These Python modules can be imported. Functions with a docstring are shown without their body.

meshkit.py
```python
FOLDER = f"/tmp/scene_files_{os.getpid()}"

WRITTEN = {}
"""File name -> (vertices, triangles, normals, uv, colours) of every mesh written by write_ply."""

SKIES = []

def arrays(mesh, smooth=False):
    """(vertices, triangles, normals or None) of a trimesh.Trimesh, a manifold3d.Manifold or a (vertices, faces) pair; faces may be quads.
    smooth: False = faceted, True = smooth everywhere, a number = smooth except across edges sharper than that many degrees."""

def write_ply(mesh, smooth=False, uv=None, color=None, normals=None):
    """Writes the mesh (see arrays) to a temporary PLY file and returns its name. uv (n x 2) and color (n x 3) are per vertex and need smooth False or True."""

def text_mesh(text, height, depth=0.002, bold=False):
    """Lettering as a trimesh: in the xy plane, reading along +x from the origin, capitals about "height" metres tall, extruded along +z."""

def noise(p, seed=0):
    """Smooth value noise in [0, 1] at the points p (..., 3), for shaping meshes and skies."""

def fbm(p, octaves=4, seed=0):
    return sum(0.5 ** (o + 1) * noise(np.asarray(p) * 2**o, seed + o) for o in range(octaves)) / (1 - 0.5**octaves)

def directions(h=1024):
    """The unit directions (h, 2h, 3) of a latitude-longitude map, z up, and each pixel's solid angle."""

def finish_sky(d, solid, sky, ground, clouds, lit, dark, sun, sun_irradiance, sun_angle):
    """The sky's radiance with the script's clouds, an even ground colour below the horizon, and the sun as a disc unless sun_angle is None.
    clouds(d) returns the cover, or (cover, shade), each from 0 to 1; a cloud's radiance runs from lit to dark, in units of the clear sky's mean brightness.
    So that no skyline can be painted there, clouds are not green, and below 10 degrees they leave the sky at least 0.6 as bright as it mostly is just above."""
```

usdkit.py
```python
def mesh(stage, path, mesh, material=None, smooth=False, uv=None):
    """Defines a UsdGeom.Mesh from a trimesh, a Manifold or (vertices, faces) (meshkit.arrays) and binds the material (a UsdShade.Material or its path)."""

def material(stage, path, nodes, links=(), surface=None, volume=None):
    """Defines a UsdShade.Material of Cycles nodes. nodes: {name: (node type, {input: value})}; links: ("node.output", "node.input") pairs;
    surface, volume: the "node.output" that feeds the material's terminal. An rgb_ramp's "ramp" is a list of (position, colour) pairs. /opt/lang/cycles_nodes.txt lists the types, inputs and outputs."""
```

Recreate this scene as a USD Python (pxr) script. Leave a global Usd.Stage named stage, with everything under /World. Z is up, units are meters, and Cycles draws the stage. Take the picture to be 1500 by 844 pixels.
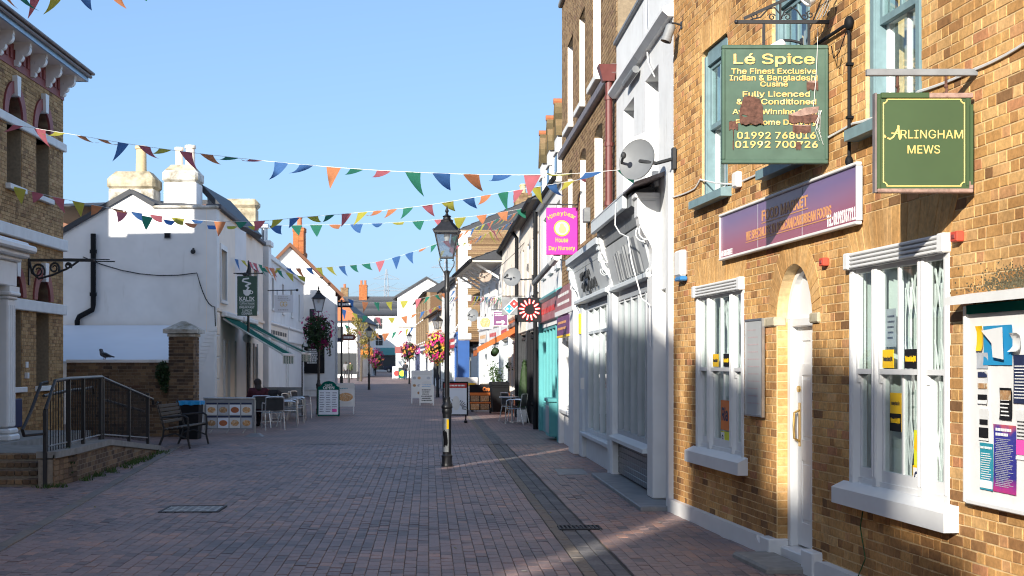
import math, random
import numpy as np
import trimesh
import usdkit
from glob import glob
from PIL import Image, ImageDraw, ImageFont
from shapely.geometry import Polygon, MultiPolygon, Point, LineString, box as sbox
from shapely.prepared import prep
from shapely import affinity, union_all, box as boxes
from pxr import Usd, UsdGeom, UsdLux, UsdShade, Gf, Sdf, Vt

stage = Usd.Stage.CreateInMemory()
UsdGeom.SetStageUpAxis(stage, 'Z')
UsdGeom.SetStageMetersPerUnit(stage, 1.0)
UsdGeom.Xform.Define(stage, '/World')
UsdGeom.Scope.Define(stage, '/World/Looks')

# ------------------------------------------------------------------ camera, sky, sun
F, CX, HZ, EYE = 2083.0, 750.0, 533.0, 1.7
cam = UsdGeom.Camera.Define(stage, '/World/camera')
cam.AddTranslateOp().Set(Gf.Vec3d(0, 0, EYE))
cam.AddRotateXYZOp().Set(Gf.Vec3f(90, 0, 0))
cam.CreateHorizontalApertureAttr(36.0)
cam.CreateVerticalApertureAttr(36.0 * 576 / 1024)
cam.CreateFocalLengthAttr(36.0 * F / 1500)
cam.CreateVerticalApertureOffsetAttr((HZ - 422) / 1500 * 36.0)
cam.CreateClippingRangeAttr(Gf.Vec2f(0.1, 3000))
cam.CreateFStopAttr(6.3)
cam.CreateFocusDistanceAttr(12.5)
cam.CreateExposureAttr(1.38)
SUN = np.array([-0.39, -0.92, 0.345]); SUN /= np.linalg.norm(SUN)
sun = UsdLux.DistantLight.Define(stage, '/World/sun')
sun.CreateIntensityAttr(0.80); sun.CreateAngleAttr(0.5); sun.CreateNormalizeAttr(True)
sun.CreateColorAttr(Gf.Vec3f(1.0, 0.94, 0.84))
_r = Gf.Rotation(Gf.Vec3d(0, 0, 1), Gf.Vec3d(*SUN))
sun.AddOrientOp().Set(Gf.Quatf(_r.GetQuat()))
dome = UsdLux.DomeLight.Define(stage, '/World/sky')
sky_m = usdkit.material(stage, '/World/Looks/sky_look', {
    'sky': ('sky_texture', dict(sky_type='single_scattering', sun_disc=False, sun_elevation=math.asin(SUN[2]), sun_rotation=math.atan2(SUN[0], SUN[1]), air_density=0.8, aerosol_density=2.0, ozone_density=7.0)),
    'g': ('gamma', dict(gamma=.62)), 'b': ('background_shader', dict(strength=0.15))}, [('sky.color', 'g.color'), ('g.color', 'b.color')], surface='b.background')
UsdShade.MaterialBindingAPI.Apply(dome.GetPrim()).Bind(sky_m)
dome.GetPrim().SetCustomDataByKey('kind', 'structure')

# ------------------------------------------------------------------ materials
LOOKS = {}
def look(name, nodes, links, surface):
    LOOKS[name] = usdkit.material(stage, '/World/Looks/' + name, nodes, links, surface=surface)
    return LOOKS[name]
def mat(name, col, rough=.6, var=.12, scale=6.0, bump=0.0, bscale=60.0, metal=0.0, spec=.4, second=None, amount=.5, sscale=3.0, transl=0.0, emit=0.0, streak=False):
    """plain painted / mineral surface: colour, mottling by noise, optional second colour in patches, optional fine bump"""
    c = np.array(col, float)
    nodes = {'g': ('geometry', {}), 'n': ('noise_texture', dict(scale=scale, detail=5.0, roughness=.6)),
             'r': ('rgb_ramp', {'ramp': [(0.3, tuple(c * (1 - var))), (0.7, tuple(np.minimum(c * (1 + var), .95)))]}),
             'p': ('principled_bsdf', dict(roughness=rough, metallic=metal, specular_ior_level=spec))}
    links = [('g.position', 'n.vector'), ('n.fac', 'r.fac')]
    out = 'r.color'
    if second is not None:
        nodes['n2'] = ('noise_texture', dict(scale=sscale, detail=7.0, roughness=.7))
        nodes['r2'] = ('rgb_ramp', {'ramp': [(1 - amount - .1, (0, 0, 0)), (1 - amount + .12, (1, 1, 1))]})
        nodes['mx'] = ('mix_color', dict(blend_type='mix', b=tuple(second)))
        if streak: nodes['mp'] = ('mapping', dict(scale=(1.0, 1.0, .14))); links += [('g.position', 'mp.vector'), ('mp.vector', 'n2.vector')]
        else: links += [('g.position', 'n2.vector')]
        links += [('n2.fac', 'r2.fac'), ('r2.color', 'mx.fac'), (out, 'mx.a')]
        out = 'mx.result'
    links.append((out, 'p.base_color'))
    if emit:
        nodes['p'][1]['emission_strength'] = emit
        links.append((out, 'p.emission_color'))
    if bump:
        nodes['nb'] = ('noise_texture', dict(scale=bscale, detail=4.0))
        nodes['b'] = ('bump', dict(strength=1.0, distance=bump))
        links += [('g.position', 'nb.vector'), ('nb.fac', 'b.height'), ('b.normal', 'p.normal')]
    surf = 'p.BSDF'
    if transl:
        nodes['t'] = ('translucent_bsdf', {}); nodes['mc'] = ('mix_closure', dict(fac=transl))
        links += [(out, 't.color'), ('p.BSDF', 'mc.closure1'), ('t.BSDF', 'mc.closure2')]
        surf = 'mc.closure'
    return look(name, nodes, links, surf)
def tinted(name, ramp, rough=.85, var=.25, scale=30.0, bump=.004, bscale=90.0, spec=.2, big=None):
    """each piece takes its own colour from the primvar tint; noise mottles it"""
    nodes = {'g': ('geometry', {}), 'a': ('attribute', dict(attribute='tint')), 'r': ('rgb_ramp', {'ramp': ramp}),
             'n': ('noise_texture', dict(scale=scale, detail=6.0, roughness=.65)),
             'v': ('rgb_ramp', {'ramp': [(0.3, (1 - var,) * 3), (0.7, (1 + var * .6,) * 3)]}),
             'm': ('mix_color', dict(blend_type='multiply', fac=1.0, use_clamp=False)),
             'nb': ('noise_texture', dict(scale=bscale, detail=5.0, roughness=.6)), 'b': ('bump', dict(strength=1.0, distance=bump)),
             'p': ('principled_bsdf', dict(roughness=rough, specular_ior_level=spec))}
    links = [('a.fac', 'r.fac'), ('g.position', 'n.vector'), ('n.fac', 'v.fac'), ('r.color', 'm.a'), ('v.color', 'm.b'),
             ('g.position', 'nb.vector'), ('nb.fac', 'b.height'), ('b.normal', 'p.normal')]
    out = 'm.result'
    if big:
        nodes['n3'] = ('noise_texture', dict(scale=big[0], detail=4.0)); nodes['v3'] = ('rgb_ramp', {'ramp': [(0.35, big[1]), (0.65, big[2])]})
        nodes['m3'] = ('mix_color', dict(blend_type='multiply', fac=1.0, use_clamp=False))
        links += [('g.position', 'n3.vector'), ('n3.fac', 'v3.fac'), (out, 'm3.a'), ('v3.color', 'm3.b')]
        out = 'm3.result'
    links.append((out, 'p.base_color'))
    return look(name, nodes, links, 'p.BSDF')
def glass(name, tint=(.93, .97, .96), boost=1.0):
    return look(name, {'l': ('layer_weight', dict(blend=.5)), 'w': ('math', dict(math_type='power', value2=4.0)), 'f': ('math', dict(math_type='multiply_add', value2=.55, value3=.03)), 't': ('transparent_bsdf', dict(color=tint)), 'g': ('glossy_bsdf', dict(color=(1, 1, 1), roughness=.01)), 'm': ('mix_closure', {})},
                [('l.facing', 'w.value1'), ('w.value', 'f.value1'), ('f.value', 'm.fac'), ('t.BSDF', 'm.closure1'), ('g.BSDF', 'm.closure2')], 'm.closure')

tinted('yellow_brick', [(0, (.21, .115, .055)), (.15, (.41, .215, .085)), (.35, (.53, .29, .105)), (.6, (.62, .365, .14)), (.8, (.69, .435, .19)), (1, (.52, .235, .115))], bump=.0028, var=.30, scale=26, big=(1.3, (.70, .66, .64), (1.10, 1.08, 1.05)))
tinted('tan_brick', [(0, (.20, .115, .055)), (.4, (.38, .235, .105)), (.75, (.49, .32, .155)), (1, (.33, .18, .085))], big=(1.5, (.85, .84, .82), (1.1, 1.08, 1.05)))
tinted('dark_brick', [(0, (.07, .05, .04)), (.4, (.16, .105, .065)), (.75, (.25, .17, .10)), (1, (.13, .07, .05))], big=(1.2, (.7, .7, .72), (1.15, 1.1, 1.05)))
tinted('brown_brick', [(0, (.15, .09, .05)), (.4, (.26, .17, .09)), (.75, (.34, .23, .125)), (1, (.22, .13, .08))], var=.3)
tinted('orange_brick', [(0, (.32, .10, .04)), (.5, (.48, .18, .06)), (1, (.38, .13, .06))])
tinted('paver_clay', [(0, (.125, .094, .095)), (.35, (.22, .160, .152)), (.7, (.28, .192, .172)), (.9, (.33, .20, .155)), (1, (.37, .215, .165))], rough=.55, spec=.5, var=.28, scale=45, bump=.0016, bscale=160, big=(.55, (.70, .74, .80), (1.15, 1.06, 1.0)))
tinted('kerb_stone', [(0, (.15, .145, .15)), (.5, (.21, .20, .195)), (1, (.25, .205, .16))], bump=.003)
tinted('roof_tile', [(0, (.16, .075, .045)), (.5, (.27, .12, .07)), (1, (.22, .13, .09))])
tinted('mossy_tile', [(0, (.09, .07, .035)), (.5, (.19, .14, .07)), (1, (.26, .17, .09))])
tinted('roof_slate', [(0, (.055, .058, .065)), (1, (.11, .113, .12))], rough=.55)
mat('mortar_sand', (.64, .46, .24), .95, .18, 20, bump=.003)
mat('mortar_brown', (.26, .20, .13), .95, .2, 20)
mat('mortar_dark', (.24, .20, .155), .95, .2, 20)
mat('joint_sand', (.080, .072, .058), .95, .3, 3, second=(.06, .085, .03), amount=.32, sscale=1.5)
mat('white_paint', (.70, .70, .69), .45, .05, 3, bump=.0015, bscale=30)
mat('white_wall', (.73, .72, .70), .8, .06, 1.5, second=(.52, .50, .45), amount=.30, sscale=2.4, bump=.003, bscale=10, streak=True)
mat('cream_wall', (.82, .72, .60), .8, .06, 1.5, second=(.55, .50, .42), amount=.26, sscale=2.2, bump=.003, bscale=12, streak=True)
mat('grey_wall', (.55, .55, .53), .8, .08, 1.8, second=(.40, .39, .36), amount=.25, sscale=2, bump=.002, bscale=20)
mat('peeling_white', (.70, .71, .71), .7, .06, 2.5, second=(.36, .33, .29), amount=.30, sscale=4.5, bump=.003, bscale=18, streak=True)
mat('stained_stucco', (.60, .58, .53), .85, .10, 2.5, second=(.20, .17, .11), amount=.47, sscale=2.0, bump=.006, bscale=12)
mat('old_stucco', (.52, .45, .32), .9, .15, 2.5, second=(.20, .17, .11), amount=.48, sscale=1.8, bump=.006, bscale=12)
mat('white_sheet', (.72, .76, .82), .55, .03, 1)
mat('stone_trim', (.70, .70, .68), .7, .08, 3, second=(.45, .45, .42), amount=.2, sscale=3)
mat('stone_grey', (.25, .24, .22), .9, .2, 6, bump=.003, second=(.11, .12, .07), amount=.3, sscale=4)
mat('maroon_paint', (.235, .055, .050), .55, .15, 6)
mat('maroon_pipe', (.125, .034, .030), .5, .15, 12, second=(.55, .40, .36), amount=.18, sscale=9)
mat('black_iron', (.018, .018, .020), .38, .25, 14, spec=.5)
mat('black_plastic', (.009, .010, .012), .65, .2, 10, spec=.15)
mat('dark_grey', (.035, .037, .04), .6, .2, 8, spec=.25)
mat('lead_grey', (.19, .20, .21), .55, .2, 5, second=(.34, .34, .33), amount=.3, sscale=4)
mat('grey_paint', (.42, .44, .45), .5, .08, 4, second=(.28, .29, .30), amount=.2, sscale=5)
mat('shop_grey', (.36, .38, .40), .45, .08, 4)
mat('pale_grey_blue', (.55, .59, .61), .5, .06, 4)
mat('teal_frame', (.17, .26, .28), .55, .15, 8, second=(.52, .56, .55), amount=.22, sscale=14)
mat('turquoise_paint', (.085, .32, .33), .45, .06, 3)
mat('blue_paint', (.015, .075, .26), .45, .1, 3)
mat('navy_paint', (.02, .028, .075), .5, .15, 4)
mat('sign_green', (.058, .108, .076), .6, .16, 5, second=(.085, .14, .105), amount=.38, sscale=2.2)
mat('mews_green', (.040, .076, .028), .45, .08, 3)
mat('flaking_timber', (.30, .20, .165), .9, .3, 25, second=(.15, .08, .06), amount=.35, sscale=20)
mat('peeled_wood', (.105, .050, .036), .9, .5, 28, bump=.006, bscale=40)
mat('gold_leaf', (.72, .46, .13), .42, .25, 30, spec=.6, second=(.84, .70, .38), amount=.4, sscale=18)
mat('pale_gold', (.72, .52, .17), .5, .06, 20)
mat('black_letter', (.03, .03, .03), .6, .1)
mat('white_letter', (.82, .82, .80), .5, .04)
mat('orange_letter', (.62, .30, .12), .5, .1)
mat('yellow_print', (.92, .55, .01), .5, .05)
mat('lime_print', (.72, .72, .03), .5, .05)
mat('black_print', (.012, .012, .014), .6, .1, spec=.15)
mat('orange_print', (.75, .20, .03), .5, .06)
mat('blue_print', (.05, .30, .60), .5, .1)
mat('cyan_print', (.02, .26, .50), .5, .06)
mat('red_print', (.52, .03, .028), .5, .06)
mat('pink_print', (.82, .10, .42), .5, .06)
mat('magenta_print', (.52, .012, .30), .5, .05)
mat('purple_print', (.15, .05, .15), .5, .05)
mat('teal_print', (.03, .28, .36), .5, .08, 3, second=(.05, .12, .33), amount=.4, sscale=4)
mat('board_grey', (.40, .41, .41), .35, .05, 3)
mat('faint_ink', (.42, .33, .34), .5, .1)
mat('grey_print', (.45, .47, .50), .6, .15, 12)
mat('paper', (.80, .80, .78), .75, .03, 5, transl=.15)
mat('photo_print', (.36, .20, .09), .6, .35, 30, second=(.75, .68, .50), amount=.4, sscale=22)
mat('food_print', (.55, .28, .10), .55, .4, 34, second=(.78, .72, .55), amount=.42, sscale=26)
mat('brown_print', (.17, .055, .035), .6, .2, 8)
mat('galvanised', (.52, .53, .54), .32, .15, 12, metal=.9)
mat('steel', (.66, .67, .68), .25, .08, 8, metal=.95)
mat('brass', (.70, .47, .17), .3, .15, 20, metal=.9)
mat('satellite_grey', (.17, .18, .19), .5, .08, 5)
mat('brown_dish', (.33, .26, .21), .6, .2, 5)
mat('red_box', (.55, .07, .04), .5, .1)
mat('alarm_blue', (.04, .20, .45), .4, .1)
mat('canvas_green', (.002, .115, .088), .9, .1, 6, transl=.12, spec=.08)
mat('canvas_white', (.78, .80, .78), .8, .06, 6, transl=.25)
mat('canvas_orange', (.62, .18, .05), .8, .12, 6, transl=.3)
mat('orange_wall', (.55, .14, .04), .7, .12, 3)
mat('canvas_grey', (.25, .265, .28), .7, .08, 6)
mat('bin_liner', (.02, .30, .62), .35, .2, 20)
mat('wood_slat', (.075, .060, .045), .7, .3, 16)
mat('burgundy_cloth', (.055, .010, .018), .9, .2, 14, bump=.003, bscale=30)
mat('dark_cloth', (.025, .026, .032), .9, .3, 10)
mat('grey_cloth', (.20, .20, .21), .9, .2, 10)
mat('green_cloth', (.07, .085, .04), .9, .2, 10)
mat('red_cloth', (.40, .03, .05), .9, .2, 10)
mat('blue_cloth', (.05, .09, .20), .9, .2, 10)
mat('skin', (.52, .33, .24), .6, .08, 10)
mat('hair_dark', (.018, .011, .008), .6, .3, 30)
mat('pigeon_grey', (.075, .082, .10), .6, .35, 25)
mat('terracotta', (.42, .14, .06), .8, .15, 8)
mat('buff_clay', (.55, .43, .25), .85, .12, 8)
mat('rubber', (.02, .02, .02), .8, .2)
mat('car_navy', (.015, .022, .05), .25, .1, 2, spec=.6)
mat('hedge_leaf', (.030, .060, .018), .6, .4, 12, transl=.2)
mat('bush_leaf', (.055, .105, .026), .55, .4, 9, transl=.3)
mat('ivy_leaf', (.022, .050, .016), .5, .4, 9, transl=.2)
mat('autumn_leaf', (.24, .20, .055), .6, .4, 9, transl=.3)
mat('grass_blade', (.055, .105, .022), .6, .4, 9, transl=.25)
mat('pink_petal', (.72, .035, .25), .6, .35, 9, transl=.3)
mat('orange_petal', (.80, .30, .07), .6, .35, 9, transl=.3)
mat('yellow_petal', (.82, .60, .07), .6, .3, 9, transl=.3)
mat('plum_petal', (.20, .015, .10), .6, .35, 9, transl=.3)
mat('dark_room', (.055, .056, .055), .9, .2, 3)
mat('pale_room', (.40, .41, .38), .9, .1, 2)
mat('blind_slat', (.70, .76, .72), .7, .05, 3, transl=.3)
mat('net_curtain', (.66, .66, .62), .8, .08, 9, transl=.35)
mat('moss_dark', (.10, .085, .045), .95, .6, 60, second=(.33, .30, .20), amount=.35, sscale=50)
mat('asphalt', (.06, .06, .062), .9, .15, 20)
mat('roof_felt', (.09, .09, .10), .8, .2, 4)
mat('fascia_brown', (.16, .13, .125), .5, .25, 6)
mat('faded_fascia', (.30, .12, .13), .5, .2, 4, second=(.42, .33, .32), amount=.35, sscale=3)
mat('tile_black', (.028, .030, .034), .25, .25, 5, spec=.5)
mat('soffit', (.60, .56, .48), .8, .08, 3)
mat('blue_gutter', (.32, .50, .70), .5, .12, 6)
mat('graffiti_grey', (.28, .29, .29), .5, .2, 10)
mat('pylon_steel', (.30, .33, .37), .6, .1)
mat('lamp_glow', (.85, .015, .012), .5, .02, 2, emit=.45)
mat('neon_white', (.95, .62, .58), .5, .02, 2, emit=.45)
FLAGS = ['blue', 'pink', 'orange', 'yellow', 'green']
for _n, _c in zip(FLAGS, [(.075, .20, .48), (.60, .17, .20), (.70, .27, .12), (.56, .52, .08), (.04, .25, .16)]):
    mat('flag_' + _n, _c, .7, .08, 9, transl=.55)
glass('window_glass')
look('dark_glass', {'p': ('principled_bsdf', dict(base_color=(.03, .035, .04), roughness=.06, specular_ior_level=.6))}, [], 'p.BSDF')
look('lamp_glass', {'t': ('transparent_bsdf', dict(color=(.9, .93, .95))), 'd': ('translucent_bsdf', dict(color=(.8, .82, .85))), 'g': ('glossy_bsdf', dict(color=(1, 1, 1), roughness=.06)), 'm': ('mix_closure', dict(fac=.35)), 'm2': ('mix_closure', dict(fac=.10))},
     [('t.BSDF', 'm.closure1'), ('d.BSDF', 'm.closure2'), ('m.closure', 'm2.closure1'), ('g.BSDF', 'm2.closure2')], 'm2.closure')
# printed gradient of the long shop board (violet at the top to dusky rose at the foot, a lighter band)
look('board_gradient', {'g': ('geometry', {}), 's': ('separate_xyz', {}), 'm': ('map_range', dict(from_min=2.74, from_max=3.17, to_min=0.0, to_max=1.0, clamp=True)), 'n': ('noise_texture', dict(scale=1.1, detail=2.0)), 'ma': ('math', dict(math_type='multiply_add', value2=.35)), 'r': ('rgb_ramp', {'ramp': [(0.1, (.30, .085, .11)), (.45, (.32, .10, .16)), (.75, (.25, .12, .22)), (1.0, (.17, .11, .24))]}), 'p': ('principled_bsdf', dict(roughness=.3, specular_ior_level=.5))},
     [('g.position', 's.vector'), ('s.z', 'm.value'), ('g.position', 'n.vector'), ('n.fac', 'ma.value1'), ('m.result', 'ma.value3'), ('ma.value', 'r.fac'), ('r.color', 'p.base_color')], 'p.BSDF')
look('festival_print', {'g': ('geometry', {}), 's': ('separate_xyz', {}), 'm': ('map_range', dict(from_min=.92, from_max=1.45, to_min=0.0, to_max=1.0, clamp=True)), 'n': ('noise_texture', dict(scale=6.0, detail=2.0)), 'ma': ('math', dict(math_type='multiply_add', value2=.35)), 'r': ('rgb_ramp', {'ramp': [(0.12, (.62, .06, .10)), (.3, (.40, .04, .24)), (.42, (.035, .035, .24)), (.9, (.05, .05, .30)), (1.0, (.62, .12, .12)), (1.25, (.8, .3, .05))][:5]}), 'p': ('principled_bsdf', dict(roughness=.35))},
     [('g.position', 's.vector'), ('s.z', 'm.value'), ('g.position', 'n.vector'), ('n.fac', 'ma.value1'), ('m.result', 'ma.value3'), ('ma.value', 'r.fac'), ('r.color', 'p.base_color')], 'p.BSDF')
# paving beyond the reach of the modelled pavers: same bond as a texture
look('far_paving', {'g': ('geometry', {}), 'rot': ('vector_rotate', dict(rotate_type='z_axis', angle=math.pi / 2 - .059)), 'b': ('brick_texture', dict(color1=(.19, .142, .136), color2=(.275, .198, .18), mortar=(.09, .085, .075), scale=1.0, mortar_size=.004, brick_width=.21, row_height=.103, offset=.5, offset_frequency=2, squash=1.0)), 'n': ('noise_texture', dict(scale=.55, detail=4.0)), 'v': ('rgb_ramp', {'ramp': [(.35, (.70, .74, .80)), (.65, (1.15, 1.06, 1.0))]}), 'm': ('mix_color', dict(blend_type='multiply', fac=1.0, use_clamp=False)), 'p': ('principled_bsdf', dict(roughness=.66, specular_ior_level=.42))},
     [('g.position', 'rot.vector'), ('rot.vector', 'b.vector'), ('g.position', 'n.vector'), ('n.fac', 'v.fac'), ('b.color', 'm.a'), ('v.color', 'm.b'), ('m.result', 'p.base_color')], 'p.BSDF')

# ------------------------------------------------------------------ mesh building
class MB:
    """collects shapes in a local frame; build() makes them one mesh"""
    def __init__(s): s.v, s.f, s.t, s.n = [], [], [], 0
    def add(s, v, f, t=.5):
        v = np.asarray(v, float); f = np.asarray(f, int)
        if f.ndim == 2 and f.shape[1] == 4: f = np.vstack([f[:, [0, 1, 2]], f[:, [0, 2, 3]]])
        s.v.append(v); s.f.append(f + s.n); s.t.append(np.full(len(v), t)); s.n += len(v); return s
    def tm(s, m, t=.5): return s.add(m.vertices, m.faces, t)
    BF = np.array([[0, 3, 2, 1], [4, 5, 6, 7], [0, 1, 5, 4], [1, 2, 6, 5], [2, 3, 7, 6], [3, 0, 4, 7]])
    def box(s, x0, x1, y0, y1, z0, z1, t=.5, bev=0.0):
        x0, x1 = sorted((x0, x1)); y0, y1 = sorted((y0, y1)); z0, z1 = sorted((z0, z1))
        if bev:
            b = min(bev, (x1 - x0) * .45, (y1 - y0) * .45, (z1 - z0) * .45); p = []
            for X, dx in ((x0, b), (x1, -b)):
                for Y, dy in ((y0, b), (y1, -b)):
                    for Z, dz in ((z0, b), (z1, -b)): p += [(X + dx, Y + dy, Z), (X + dx, Y, Z + dz), (X, Y + dy, Z + dz)]
            return s.tm(trimesh.convex.convex_hull(np.array(p)), t)
        return s.add([(x0, y0, z0), (x1, y0, z0), (x1, y1, z0), (x0, y1, z0), (x0, y0, z1), (x1, y0, z1), (x1, y1, z1), (x0, y1, z1)], s.BF, t)
    def hexa(s, p8, t=.5): return s.add(p8, s.BF, t)          # bottom ring of four, top ring of four
    def hull(s, pts, t=.5): return s.tm(trimesh.convex.convex_hull(np.asarray(pts, float)), t)
    def tube(s, pts, r, n=8, t=.5, closed=False):
        P = np.asarray(pts, float); m = len(P); R = np.broadcast_to(np.asarray(r, float), (m,))
        T = np.gradient(P, axis=0) if not closed else np.roll(P, -1, 0) - np.roll(P, 1, 0)
        T /= np.maximum(np.linalg.norm(T, axis=1, keepdims=True), 1e-9)
        a = np.array([0, 0, 1.0]) if abs(T[0][2]) < .9 else np.array([1.0, 0, 0])
        V = []; u = None
        for k in range(m):
            u = (a if u is None else u); u = u - T[k] * (u @ T[k])
            if np.linalg.norm(u) < 1e-6: u = np.cross(T[k], [0.3, .5, .8])
            u = u / np.linalg.norm(u); w = np.cross(T[k], u)
            ang = np.arange(n) * 2 * math.pi / n
            V.append(P[k] + R[k] * (np.cos(ang)[:, None] * u + np.sin(ang)[:, None] * w))
        V = np.vstack(V); f = []
        for k in range(m if closed else m - 1):
            k2 = (k + 1) % m
            for j in range(n): f.append((k * n + j, k * n + (j + 1) % n, k2 * n + (j + 1) % n, k2 * n + j))
        f = np.array(f); f = np.vstack([f[:, [0, 1, 2]], f[:, [0, 2, 3]]])
        if not closed:
            V = np.vstack([V, P[0], P[-1]]); c0, c1 = m * n, m * n + 1
            caps = [(c0, (j + 1) % n, j) for j in range(n)] + [(c1, (m - 1) * n + j, (m - 1) * n + (j + 1) % n) for j in range(n)]
            f = np.vstack([f, np.array(caps)])
        return s.add(V, f, t)
    def bar(s, p, q, w, h=None, t=.5):
        """square section bar between two points"""
        p, q = np.asarray(p, float), np.asarray(q, float); h = h or w; d = q - p; d /= np.linalg.norm(d)
        up = np.array([0, 0, 1.0]) if abs(d[2]) < .95 else np.array([0, 1.0, 0]); a = np.cross(d, up); a /= np.linalg.norm(a); b = np.cross(a, d)
        c = [a * w / 2 * i + b * h / 2 * j for i, j in ((-1, -1), (1, -1), (1, 1), (-1, 1))]
        return s.add([p + k for k in c] + [q + k for k in c], s.BF, t)
    def lathe(s, prof, n=16, c=(0, 0, 0), t=.5):
        pr = np.asarray(prof, float); ang = np.arange(n) * 2 * math.pi / n
        V = np.vstack([np.c_[r * np.cos(ang) + c[0], r * np.sin(ang) + c[1], np.full(n, z + c[2])] for r, z in pr]); f = []
        for k in range(len(pr) - 1):
            for j in range(n): f.append((k * n + j, k * n + (j + 1) % n, (k + 1) * n + (j + 1) % n, (k + 1) * n + j))
        return s.add(V, np.array(f), t)
    def prism(s, poly, y0, y1, plane='xz', t=.5):
        """polygon in the plane, extruded along the third axis"""
        if not hasattr(poly, 'geom_type'): poly = Polygon(poly)
        for g in getattr(poly, 'geoms', [poly]):
            if g.is_empty or g.geom_type != 'Polygon' or g.area < 1e-9: continue
            m = trimesh.creation.extrude_polygon(g, abs(y1 - y0), engine='earcut'); v = np.array(m.vertices); a, b, h = v[:, 0], v[:, 1], v[:, 2] + min(y0, y1)
            f = np.array(m.faces)
            if plane == 'xz': s.add(np.c_[a, h, b], f[:, ::-1], t)
            elif plane == 'xy': s.add(np.c_[a, b, h], f, t)
            else: s.add(np.c_[h, a, b], f, t)       # yz
        return s
    def sph(s, c, r, sc=(1, 1, 1), sub=2, t=.5):
        m = trimesh.creation.icosphere(sub, r); return s.add(m.vertices * np.array(sc) + np.array(c), m.faces, t)
    def sheet(s, grid, t=.5):
        g = np.asarray(grid, float); a, b = g.shape[:2]
        f = [(i * b + j, i * b + j + 1, (i + 1) * b + j + 1, (i + 1) * b + j) for i in range(a - 1) for j in range(b - 1)]
        return s.add(g.reshape(-1, 3), f, t)
    def mv(s, M):
        M = np.asarray(M, float)
        s.v = [v @ M[:3, :3].T + M[:3, 3] for v in s.v]
        return s
    def join(s, o):
        for v, f, t in zip(o.v, o.f, o.t): s.v.append(v); s.f.append(f + s.n); s.t.append(t)
        s.n += o.n; return s
    def arr(s): return np.vstack(s.v), np.vstack(s.f), np.concatenate(s.t)

USED = {}
def numbered(parent, name):
    k = USED.get((parent, name), 0); USED[(parent, name)] = k + 1
    return f'{parent}/{name}' if k == 0 else f'{parent}/{name}_{k:03d}'
_T = Sdf.ValueTypeNames
def obj(name, mb, look_, parent='/World', smooth=False):
    """ONE mesh prim under the parent"""
    path = numbered(str(parent), name); v, f, t = mb.arr()
    m = usdkit.mesh(stage, path, (v, f), LOOKS[look_], smooth=smooth)
    if t.min() != .5 or t.max() != .5:
        if smooth is False or smooth is True:
            UsdGeom.PrimvarsAPI(m).CreatePrimvar('tint', _T.FloatArray, 'vertex').Set(Vt.FloatArray.FromNumpy(t.astype(np.float32)))
    return path
def tag(path, label=None, cat=None, group=None, kind=None):
    p = stage.GetPrimAtPath(path)
    for k, v in (('label', label), ('category', cat), ('group', group), ('kind', kind)):
        if v: p.SetCustomDataByKey(k, v)
    return path
def thing(name, label, cat, loc=(0, 0, 0), rotz=0.0, group=None, kind=None):
    """an Xform at the thing's base; rotz in degrees"""
    path = numbered('/World', name); x = UsdGeom.Xform.Define(stage, path)
    x.AddTranslateOp().Set(Gf.Vec3d(*map(float, loc)))
    if rotz: x.AddRotateZOp().Set(float(rotz))
    return tag(path, label, cat, group, kind)
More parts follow.
